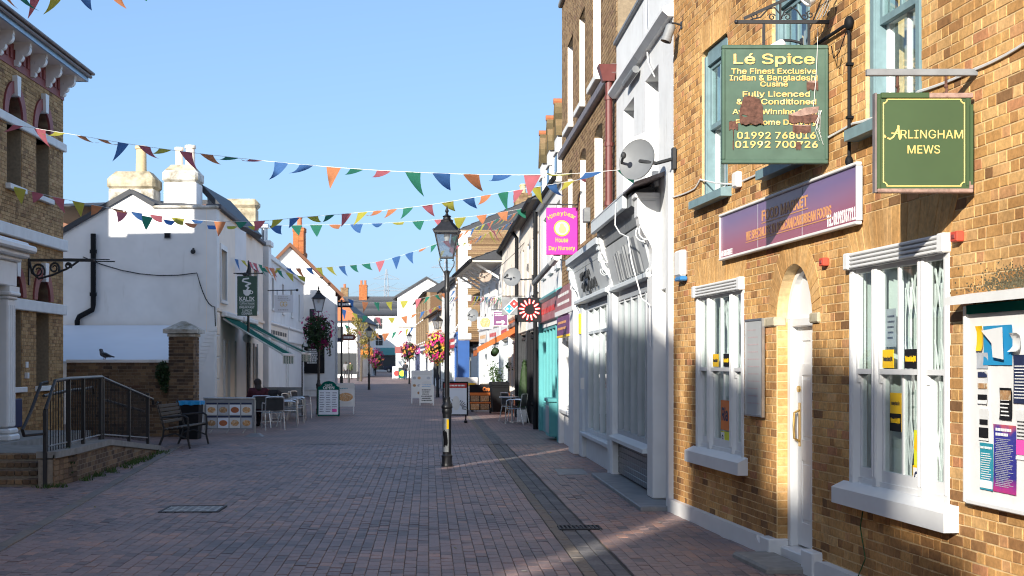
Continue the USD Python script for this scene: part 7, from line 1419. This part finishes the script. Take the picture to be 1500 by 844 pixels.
tb = thing('cafe_table', 'round cafe table beside the person in burgundy', 'table', (-6.95, 38.9, 0), group='cafe tables under the awnings'); part('top', MB().lathe([(0, .72), (.36, .72), (.37, .735), (.36, .75), (0, .75)], 26), 'galvanised', tb); part('column', MB().tube([(0, 0, .03), (0, 0, .72)], .03, 10), 'steel', tb); part('foot', MB().bar((-.28, 0, .02), (.28, 0, .02), .05, .03).bar((0, -.28, .02), (0, .28, .02), .05, .03), 'steel', tb)
copy_of(tb, 'cafe table with a folded dark parasol cloth in the middle of the terrace', (-7.0, 41.4, 0), 20); copy_of(tb, 'cafe table nearest the grey screen', (-7.25, 43.9, 0), 40); copy_of(tb, 'bistro table between the two chairs outside the black shop', (.0, 41.1, 0), 10, 'bistro table outside the black shop front')
for x, y, lb in ((-7.0, 38.85, 'glass sauce bottle on the table beside the person'), (-6.85, 38.98, 'salt cellar on the table beside the person'), (-7.1, 41.5, 'sauce bottle on the middle terrace table')):
    t = thing('bottle', lb, 'bottle', (x, y, .75)); part('body', MB().lathe([(0, 0), (.03, 0), (.032, .09), (.014, .13), (.014, .17), (0, .17)], 10), 'white_sheet', t); part('cap', MB().lathe([(0, .17), (.016, .17), (.016, .195), (0, .195)], 10), 'red_print', t)
pc = thing('folded_cloth', 'dark folded parasol cloth lying over the middle terrace table', 'cloth', (-6.95, 41.2, .76)); part('cloth', MB().tube([(-.3, -.1, .05), (-.1, .05, .09), (.15, 0, .10), (.38, .12, .04)], [.05, .09, .09, .04], 9), 'dark_cloth', pc)
bc = thing('cafe_barrier', 'grey banner barrier with eight food photographs closing the cafe terrace', 'barrier', (-6.92, 34.8, 0)); part('banner', MB().box(-.60, .60, -.012, .012, .10, .83, bev=.004), 'canvas_grey', bc); part('rail', MB().box(-.62, .62, -.03, .03, .83, .88, bev=.01), 'galvanised', bc)
for i in range(4):
    for j in range(2):
        x, z = -.56 + i * .285, .13 + j * .32; p_ = part('picture', MB().box(x, x + .26, -.016, -.012, z, z + .25), ('grey_print', 'white_sheet', 'stone_trim')[(i + j * 2) % 3], bc); part('caption', MB().box(x, x + .26, -.017, -.012, z + .255, z + .295), 'navy_paint', bc); part('plate', MB().prism(affinity.scale(Point(x + .13, z + .12).buffer(.09), 1.1, .8), -.0185, -.016), ('photo_print', 'food_print', 'food_print', 'terracotta')[(i * 3 + j) % 4], p_)
for x in (-.62, .62): part('upright', MB().tube([(x, 0, 0), (x, 0, .88)], .02, 8), 'galvanised', bc)
for x in (-.4, 0, .4): part('foot', MB().bar((x, -.02, .10), (x - .06, -.05, 0), .02), 'galvanised', bc)
bp = thing('barrier_post', 'free standing steel barrier post on a weighted foot at the corner of the terrace', 'barrier', (-6.02, 33.3, 0)); part('post', MB().tube([(0, 0, .05), (0, 0, .85)], .024, 10), 'galvanised', bp); part('foot', MB().hull([(sx * .2, sy * .18, .0) for sx in (-1, 1) for sy in (-1, 1)] + [(sx * .1, sy * .09, .07) for sx in (-1, 1) for sy in (-1, 1)]), 'lead_grey', bp)
gs = thing('terrace_screen', 'plain grey canvas screen at the far end of the cafe terrace', 'screen', (-7.2, 45.6, 0)); part('canvas', MB().box(-.75, .45, -.012, .012, .12, .95), 'canvas_grey', gs); part('upright', MB().tube([(-.76, 0, 0), (-.76, 0, 1.0)], .022, 8), 'galvanised', gs); part('upright', MB().tube([(.47, 0, 0), (.47, 0, 2.0)], .022, 8), 'dark_grey', gs); part('foot', MB().box(.37, .62, -.15, .15, 0, .05, bev=.02), 'lead_grey', gs)
a1 = thing('awning', 'near green striped retractable awning over the cafe doors', 'awning', CW.w(.75, -.01, 0), CW.rot); awning(a1, 0, 4.1, 3.10, 1.98, 1.75, 'canvas_green', 'canvas_white', 'stone_trim', .24)
a2 = thing('awning', 'far green retractable awning over the cafe, half hidden behind the near one', 'awning', CW.w(5.4, -.01, 0), CW.rot); awning(a2, 0, 4.0, 3.10, 2.05, 1.95, 'canvas_green', 'canvas_white', 'stone_trim', .24)
ks = thing('pole_sign', 'dark green coffee house sign with a steaming cup on a black post', 'sign', (-7.77, 41.9, 0)); part('post', MB().lathe([(.06, 0), (.06, .5), (.04, .55), (.035, 4.3), (0, 4.32)], 12).tube([(0, 0, 4.3), (.03, 0, 4.5), (.0, 0, 4.75)], [.10, .06, .01], 8), 'black_iron', ks); part('globe_lamp', MB().sph((-.02, -.10, 2.45), .13, sub=2), 'lamp_glass', ks)
part('board', MB().box(-.31, .27, -.10, -.05, 3.11, 4.28, bev=.01), 'canvas_green' if False else 'teal_dark' if 'teal_dark' in LOOKS else 'sign_green', ks); part('bar', MB().tube([(-.42, -.07, 4.36), (.42, -.07, 4.36)], .015, 6).sph((.42, -.07, 4.36), .03, sub=1), 'black_iron', ks)
yk = -.101; cx = -.02; part('cup', MB().prism(Polygon([(cx - .12, 3.87), (cx + .12, 3.87), (cx + .10, 3.76), (cx + .04, 3.70), (cx - .04, 3.70), (cx - .10, 3.76)]), yk - .003, yk).prism(Point(cx + .13, 3.80).buffer(.05).difference(Point(cx + .13, 3.80).buffer(.028)), yk - .0025, yk), 'white_letter', ks)
part('steam', MB().prism(LineString([(cx, 3.88), (cx + .05, 3.94), (cx - .04, 3.99), (cx + .10, 4.06), (cx - .02, 4.10), (cx - .13, 4.13), (cx - .10, 4.19), (cx + .04, 4.21)]).buffer(.022), yk - .003, yk), 'white_letter', ks)
L = MB(); letter(L, 'KALIK', cx, 3.55, .115, yk, .003, width=.44, style='heavyserif'); letter(L, 'Coffee House', cx, 3.45, .06, yk, .003, width=.44, style='serif'); L.box(cx - .22, cx + .22, yk - .003, yk, 3.422, 3.43).box(cx - .22, cx + .22, yk - .003, yk, 3.525, 3.532); letter(L, 'BREAKFAST', cx, 3.33, .062, yk, .003, width=.44, style='heavyserif'); letter(L, 'LUNCH', cx, 3.235, .062, yk, .003, width=.28, style='heavyserif'); letter(L, 'DINNER', cx, 3.145, .062, yk, .003, width=.31, style='heavyserif'); part('lettering', L, 'white_letter', ks)
gg = blade('hanging_sign', 'pale grey square sign with two gold letters G past the coffee house sign', 416, 445, 52, .70, .64, 'white_sheet'); part('lettering', letter(MB(), 'G', -.07, -.10, .17, -.031, .003, style='serif'), 'pale_gold', gg); part('lettering', letter(MB(), 'G', .05, -.10, .17, -.0315, .003, style='serif'), 'pale_gold', gg); part('print', scribble(scribble(MB(), -.25, .25, .10, .28, 3, -.031, 5, .003, .45), -.25, .25, -.27, -.18, 1, -.031, 6, .003, .5), 'grey_print', gg); part('bracket', MB().tube([(-.60, 0, .48), (.48, 0, .50)], .018, 6).sph((.48, 0, .5), .05, sub=1).tube([(-.25, 0, .49), (-.25, 0, .32)], .01, 5).tube([(.25, 0, .49), (.25, 0, .32)], .01, 5), 'black_iron', gg)
for px, py, Y, lb in ((359, 402, 41, 'small cctv dome on the cafe front'), (471, 407, 73, 'dark floodlight on the weatherboard house')): t = thing('wall_light', lb, 'light', P(px, py, Y)); part('casing', MB().sph((0, 0, 0), .08, (1, 1, .7)), 'dark_grey', t); part('arm', MB().bar((0, 0, 0), (-.25, .05, .02), .03), 'dark_grey', t)
# bench, bin with blue liner
be = thing('bench', 'dark slatted bench with iron ends, facing the street before the yard wall', 'bench', (-6.75, 29.35, 0), 90)
for i in range(5): part('seat_slat', MB().box(-.93, .93, -.24 + i * .095, -.24 + i * .095 + .075, .43 - .012 * i, .455 - .012 * i, bev=.006), 'wood_slat', be)
for i in range(5): z = .50 + i * .078; part('back_slat', MB().box(-.93, .93, .25 + i * .022, .275 + i * .022, z, z + .062, bev=.006), 'wood_slat', be)
for s in (-.86, .86):
    part('iron_end', MB().tube([(s, -.30, 0), (s, -.25, .22), (s, -.27, .43), (s, -.25, .62), (s, -.18, .66), (s, .05, .64), (s, .27, .62)], .022, 7).tube([(s, .34, 0), (s, .24, .25), (s, .22, .42), (s, .28, .62), (s, .36, .90), (s, .34, .93)], .024, 7).tube([(s, -.27, .42), (s, 0, .40), (s, .22, .38)], .022, 7).tube([(s, -.24, .20), (s, 0, .30), (s, .25, .24)], .016, 6), 'black_iron', be)
lb_ = thing('litter_bin', 'black litter bin with a bright blue liner beside the bench', 'bin', (-7.28, 32.2, 0)); part('body', MB().hexa([(-.20, -.2, 0), (.20, -.2, 0), (.2, .2, 0), (-.2, .2, 0), (-.24, -.24, .80), (.24, -.24, .80), (.24, .24, .80), (-.24, .24, .80)]), 'black_plastic', lb_)
g = []
for k in range(25): a = k / 24 * 2 * math.pi; rr_ = .29 + .012 * math.sin(k * 2.7); q_ = max(abs(math.cos(a)), abs(math.sin(a))); g.append([(rr_ * .88 / q_ * math.cos(a), rr_ * .88 / q_ * math.sin(a), .775 + .012 * math.sin(k * 1.9)), (rr_ * .90 / q_ * math.cos(a), rr_ * .90 / q_ * math.sin(a), .86), (rr_ * .74 / q_ * math.cos(a), rr_ * .74 / q_ * math.sin(a), .865), (rr_ * .7 / q_ * math.cos(a), rr_ * .7 / q_ * math.sin(a), .70)])
part('liner', MB().sheet(g), 'bin_liner', lb_)
# ---- people
def blob(segs, sub=1, refine=None):
    from trimesh.boolean import union
    ms = [trimesh.convex.convex_hull(np.vstack([trimesh.creation.icosphere(sub, r).vertices + np.array(p, float) for p, r in s])) for s in segs]
    m = union(ms, engine='manifold'); m = m.subdivide_to_size(.06) if refine else m
    trimesh.smoothing.filter_taubin(m, iterations=6); return m
def person(label, loc, rot, J, top_look, leg_look, hair='hair_dark', s=1.0, hood=False):
    t = thing('person', label, 'person', loc, rot); q = lambda k: np.array(J[k], float) * s
    arms = [[(q('ls'), .06), (q('le'), .048)], [(q('le'), .048), (q('lw'), .036)], [(q('rs'), .06), (q('re'), .048)], [(q('re'), .048), (q('rw'), .036)]]
    torso = [[(q('pelvis'), .14), (q('chest'), .15)], [(q('chest'), .15), (q('ls'), .07), (q('rs'), .07)], [(q('chest'), .13), (q('neck'), .06)]]
    legs = [[(q('pelvis'), .12), (q('lh'), .095), (q('rh'), .095)]] + [[(q(a + 'h'), .095), (q(a + 'k'), .065)] for a in 'lr'] + [[(q(a + 'k'), .062), (q(a + 'a'), .045)] for a in 'lr']
    sh = lambda sg, d: [[(p, max(r + d, .01)) for p, r in k] for k in sg]
    hd = q('head'); fwd = np.array([0, .1, 0])
    body = sh(arms + torso + legs, -.012) + [[(q('neck'), .052), (hd - [0, 0, .06], .06)], [(hd, .095), (hd + [0, .01, -.05], .075), (hd + [0, .04, -.09], .045)], [(hd + [0, .085, -.02], .018), (hd + [0, .10, -.04], .016)], [(hd + [.095, 0, -.02], .02), (hd + [-.095, 0, -.02], .02)]]
    for a in 'lr':
        w = q(a + 'w'); d = w - q(a + 'e'); d /= np.linalg.norm(d); sd = np.cross(d, [0, 1, .1]); sd /= np.linalg.norm(sd); palm = w + d * .06; body.append([(w, .03), (palm, .033), (palm + sd * .02, .026), (palm - sd * .02, .026)])
        for i, L_ in enumerate((.062, .072, .068, .055)): f0 = palm + sd * (.028 - .019 * i); body.append([(f0, .0105), (f0 + d * L_ * .6 + [0, .012, 0], .0095)]); body.append([(f0 + d * L_ * .6 + [0, .012, 0], .0095), (f0 + d * L_ + [0, .028, 0], .0085)])
        body.append([(w + d * .03 + sd * .02, .013), (w + d * .07 + sd * .05 + [0, .02, 0], .010)])
    part('body', MB().tm(blob(body)), 'skin', t, smooth=True); part('jacket', MB().tm(blob(sh(arms + torso, .012), 2)), top_look, t, smooth=True); part('trousers', MB().tm(blob(sh(legs, .010), 2)), leg_look, t, smooth=True)
    hr = [[(hd + [0, -.015, .02], .102), (hd + [0, -.04, -.05], .085)]]
    if hood: hr.append([(hd + [0, -.06, -.10], .085), (q('neck') + [0, -.05, .0], .09)])
    part('hair', MB().tm(blob(hr, 2)), hair, t, smooth=True)
    for a in 'lr': part('shoe', MB().tm(blob([[(q(a + 'a') + [0, -.02, -.02], .048), (q(a + 'a') + [0, .15, -.035], .038)]])), 'black_plastic', t, smooth=True)
SIT = dict(pelvis=(0, 0, .54), chest=(0, .06, .86), neck=(0, .08, 1.03), head=(0, .13, 1.19), ls=(-.19, .06, .98), rs=(.19, .06, .98), le=(-.25, .18, .76), re=(.25, .18, .76), lw=(-.14, .40, .78), rw=(.14, .40, .78), lh=(-.10, .04, .53), rh=(.10, .04, .53), lk=(-.12, .46, .52), rk=(.12, .46, .52), la=(-.13, .44, .08), ra=(.13, .50, .08))
person('person in a burgundy top sitting with their back to us at the cafe table', (-6.75, 37.9, 0), 25, SIT, 'burgundy_cloth', 'dark_cloth', hood=True)
STD = dict(pelvis=(0, 0, .94), chest=(0, .01, 1.26), neck=(0, .0, 1.45), head=(0, .03, 1.60), ls=(-.18, 0, 1.40), rs=(.18, 0, 1.40), le=(-.24, .0, 1.14), re=(.24, .02, 1.14), lw=(-.23, .10, .93), rw=(.23, .12, .93), lh=(-.09, 0, .90), rh=(.09, 0, .90), lk=(-.10, .05, .50), rk=(.10, -.02, .50), la=(-.10, .02, .08), ra=(.11, -.18, .09))
WLK = dict(STD, lk=(-.10, .16, .52), la=(-.10, .18, .08), rk=(.10, -.03, .50), ra=(.10, -.26, .12), lw=(-.22, -.06, .95), rw=(.22, .22, .98))
for px, Y, rot, pose, tl, ll, lb in ((549, 166, 180, WLK, 'red_cloth', 'dark_cloth', 'distant person in a red jacket walking in the middle of the street'), (506.5, 143, 10, STD, 'grey_cloth', 'dark_cloth', 'distant person in pale grey at the left of the group'), (513, 140, 200, WLK, 'green_cloth', 'dark_cloth', 'distant person in olive green within the group on the left'), (519.5, 158, 150, STD, 'blue_cloth', 'dark_cloth', 'distant person in dark blue behind the group'), (533, 165, 30, WLK, 'dark_cloth', 'dark_cloth', 'distant person in black right of the group'), (594, 138, 190, STD, 'dark_cloth', 'blue_cloth', 'distant person in dark clothes near the chalk board on the right'), (526, 175, 60, STD, 'dark_cloth', 'grey_cloth', 'farthest person in dark clothes by the slim post')):
    person(lb, ((px - CX) * Y / F, Y, gz(Y)), rot, pose, tl, ll)
# ---- car far down the street
car = thing('parked_car', 'dark blue hatchback parked across the far end of the street', 'car', (-16.3, 204, gz(204)), 0)
prof = [(-2.05, .35), (-2.08, .70), (-1.95, .88), (-1.15, .98), (-.45, 1.40), (.0, 1.47), (.95, 1.45), (1.65, 1.08), (1.98, .98), (2.05, .6), (2.0, .33), (1.62, .30)] + [(1.3 + .34 * math.cos(a), .32 + .34 * math.sin(a)) for a in np.linspace(0, math.pi, 8)] + [(.9, .28), (-.9, .28)] + [(-1.3 + .34 * math.cos(a), .32 + .34 * math.sin(a)) for a in np.linspace(0, math.pi, 8)] + [(-1.68, .30)]
part('body', MB().prism(Polygon(prof).buffer(0), -.82, .82), 'car_navy', car)
for s in (-1, 1): part('side_window', MB().prism([(-1.0, 1.0), (-.40, 1.36), (.0, 1.41), (.9, 1.39), (1.4, 1.06)], s * .825 - .004, s * .825 + .004), 'dark_glass', car)
for x in (-1.3, 1.3):
    for s in (-1, 1): w = part('wheel', MB().lathe([(0, -.09), (.27, -.10), (.31, -.06), (.31, .06), (.27, .10), (0, .09)], 18).mv([[1, 0, 0, x], [0, 0, 1, s * .76], [0, 1, 0, .31], [0, 0, 0, 1]]), 'rubber', car); part('hub', MB().lathe([(0, -.11), (.17, -.11), (.19, -.09)], 12).lathe([(.19, .09), (.17, .11), (0, .11)], 12).mv([[1, 0, 0, x], [0, 0, 1, s * .76], [0, 1, 0, .31], [0, 0, 0, 1]]), 'galvanised', w)
part('headlight', MB().box(-2.06, -1.9, -.75, -.45, .68, .82, bev=.02), 'stone_trim', car); part('tail_light', MB().box(1.9, 2.06, -.78, -.6, .72, .9, bev=.02), 'red_print', car)
# ---- pylons and wires against the sky
def pylon(label, X, Y, H, rot):
    t = thing('pylon', label, 'pylon', (X, Y, 0), rot); m = MB(); lv = [(0, 4.2), (.25, 2.6), (.5, 1.5), (.68, .95), (.85, .75), (1, .15)]
    for (a, wa), (b, wb) in zip(lv[:-1], lv[1:]):
        for i in range(4):
            s0, s1 = ((-1, -1), (1, -1), (1, 1), (-1, 1))[i], ((1, -1), (1, 1), (-1, 1), (-1, -1))[i]
            m.tube([(s0[0] * wa, s0[1] * wa, a * H), (s0[0] * wb, s0[1] * wb, b * H)], .17, 4); m.tube([(s0[0] * wa, s0[1] * wa, a * H), (s1[0] * wb, s1[1] * wb, b * H)], .10, 4); m.tube([(s1[0] * wa, s1[1] * wa, a * H), (s0[0] * wb, s0[1] * wb, b * H)], .10, 4)
    part('tower', m, 'pylon_steel', t)
    for z, w in ((.66, 6.5), (.78, 8.0), (.90, 5.6)): part('cross_arm', MB().tube([(-w, 0, z * H), (w, 0, z * H)], .13, 4).tube([(-w, 0, z * H), (0, 0, z * H + 2.2), (w, 0, z * H)], .10, 4), 'pylon_steel', t)
    return t
def YP(px, Y): return (px - CX) * Y / F
pylon('lattice electricity pylon standing against the sky left of the near lamp post', YP(566, 620), 620, 43, 8); pylon('second lattice pylon half hidden by the near lamp post', YP(653, 560), 560, 44, 8)
wr = thing('power_lines', 'thin overhead power lines crossing the sky between the pylons', 'power line', (YP(566, 620), 620, 30)); d_ = np.array([YP(653, 560) - YP(566, 620), -60, 0])
for k, (z, w) in enumerate(((0, -6), (3.5, -7.5), (8.0, -5), (0, 6), (3.5, 7.5), (8.0, 5))):
    for s in (-1.6, 0): part('wire', MB().tube([np.array([w, 0, z - 1]) + d_ * (s + (1.6 if s < 0 else 1.0) * t) - np.array([0, 0, 16 * t * (1 - t)]) for t in np.linspace(0, 1, 14)], .05, 4), 'pylon_steel', wr)
# ---- bunting
def bunting(label, ctrl, spacing, size, seed, start=0, blow=(.2, .9), cord='stone_trim', r=.0042, skip=0, reach=None):
    """triangular flags of five colours sewn to a cord between points in the air"""
    C = np.array([P(*c) for c in ctrl]); n = len(C); tt_ = np.linspace(0, n - 1, 24 * (n - 1)); out = []
    for u in tt_:                                                    # Catmull-Rom through the points
        i = min(int(u), n - 2); f = u - i; p0, p1, p2, p3 = C[max(i - 1, 0)], C[i], C[i + 1], C[min(i + 2, n - 1)]
        out.append(.5 * ((2 * p1) + (p2 - p0) * f + (2 * p0 - 5 * p1 + 4 * p2 - p3) * f * f + (-p0 + 3 * p1 - 3 * p2 + p3) * f ** 3))
    L_ = np.array(out); o = L_[0].copy(); t = thing('bunting', label, 'bunting', o, group=None); part('cord', MB().tube(L_ - o, r, 5), cord, t)
    seg = np.r_[0, np.cumsum(np.linalg.norm(np.diff(L_, axis=0), axis=1))]; rr = random.Random(seed); d = spacing * .6; k = start
    at = lambda q: np.array([np.interp(q, seg, L_[:, j]) for j in range(3)])
    while d < seg[-1] - size:
        w = size * rr.uniform(.72, .85); h = size * rr.uniform(.95, 1.15); a, b = at(d), at(d + w); e = (b - a) / np.linalg.norm(b - a); nrm = np.cross(e, [0, 0, 1]); nrm /= np.linalg.norm(nrm)
        ph = rr.uniform(*blow) * rr.choice([1, 1, 1, -1]); curl = rr.uniform(.2, 1.1) * (1 if ph > 0 else -1); sw = rr.uniform(-.25, .35)
        g = []; M_ = 5; pos = np.zeros(3); ang = ph
        for j in range(M_ + 1):
            f = j / M_
            if j: ang2 = ph + curl * f; pos = pos + (-np.array([0, 0, 1]) * math.cos(ang2) + nrm * math.sin(ang2)) * (h / M_) + e * sw * (h / M_) * f
            hw = (1 - f) * w / 2 + .004; mid = a + e * w / 2 - o + pos; g.append([mid - e * hw, mid + nrm * .03 * math.sin(f * 4 + k) * (1 - f), mid + e * hw])
        part('flag', MB().sheet(g), 'flag_' + FLAGS[(k * 2 + rr.randrange(2) * (k % 3)) % 5], t, smooth=True); d += spacing * rr.uniform(.9, 1.12); k += 1
    return t
bunting('highest full bunting string, from the tan brick building to the satellite dish', [(2, 180, 28), (100, 196, 27), (230, 217, 25.5), (430, 240, 23.6), (620, 253, 22), (800, 256, 20.8), (940, 246, 19.6)], .58, .40, 1, 2, blow=(.2, 1.2))
bunting('bunting string from the tan brick building up to the brown brick house', [(0, 268, 28), (95, 292, 29), (230, 316, 30.5), (345, 325, 31), (460, 317, 30.5), (600, 304, 29), (720, 285, 28), (880, 258, 26)], .44, .34, 2, 1, blow=(.1, .8))
bunting('bunting string from the white cafe gable across to the pale houses on the right', [(150, 303, 36), (230, 320, 36.5), (320, 331, 37), (430, 330, 38), (560, 327, 38.5), (700, 316, 39), (800, 299, 39.5)], .56, .40, 3, 3, blow=(.1, 1.0))
bunting('bunting string from the cafe front over the round sign to the lamp by the awnings', [(338, 378, 43), (375, 386, 45), (415, 398, 47), (455, 408, 47.6)], .50, .40, 4, 0, blow=(.0, .5))
bunting('bunting string rising behind the near lamp post towards the right houses', [(372, 392, 50), (440, 393, 53), (500, 390, 55), (560, 382, 56), (640, 357, 55), (700, 332, 52), (790, 300, 44)], .62, .46, 5, 2, blow=(.0, .7))
bunting('bunting string on the right from near lamp to cream house', [(640, 371, 66), (690, 352, 62), (740, 330, 55), (795, 306, 44)], .85, .52, 6, 1, blow=(.0, .6))
bunting('far bunting string across the street at the height of the pylon foot', [(478, 428, 84), (530, 442, 86), (590, 441, 88), (640, 432, 86), (690, 420, 80)], 1.0, .62, 7, 4, blow=(.0, .5))
bunting('second far bunting string crossing below the distant gable', [(490, 448, 110), (530, 462, 112), (580, 465, 114), (625, 455, 112), (650, 445, 108)], 1.15, .75, 8, 0, blow=(.0, .5))
bunting('third far bunting string low over the distant crossing', [(495, 470, 140), (530, 486, 142), (570, 488, 145), (610, 478, 140)], 1.4, .95, 9, 2, blow=(.0, .4))
bunting('short bunting string over the pavement in front of the cream houses on the right', [(655, 436, 78), (690, 434, 70), (725, 436, 60), (752, 434, 50)], .85, .55, 10, 3, blow=(.0, .5))
bunting('bunting string passing above the top left corner of the picture', [(-40, -40, 14), (20, -14, 15), (110, -12, 16), (240, -30, 17)], .38, .30, 11, 0, blow=(.1, .4))
for px, py, Y, lb in ((700, 395, 60, 'overhead wire between the right houses and the far roofs'),): t = thing('cable', lb, 'cable', P(790, 330, 40)); part('strand', MB().tube([P(790, 330, 40) - P(790, 330, 40) + np.array([-(k * .35), k * 3.0, -.012 * k * (9 - k) * 2]) for k in range(10)], .012, 4), 'black_plastic', t)
fl_ = MB(); rr = random.Random(3)
for k in range(90):
    y = rr.uniform(11.5, 30); x = rr.uniform(-.33, .25) * y; a = rr.random() * 6.28; s = rr.uniform(.012, .03)
    if x > 1.4: continue
    fl_.add([(x + s * math.cos(a + b) * (1, .5)[i % 2], y + s * math.sin(a + b) * (1, .5)[i % 2], .008 + .006 * (i % 3)) for i, b in enumerate((0, 1.57, 3.14, 4.71))], [(0, 1, 2), (0, 2, 3)])
tag(obj('fallen_leaves', fl_, 'autumn_leaf'), 'a few small fallen leaves scattered over the brick paving', 'leaves', kind='stuff')
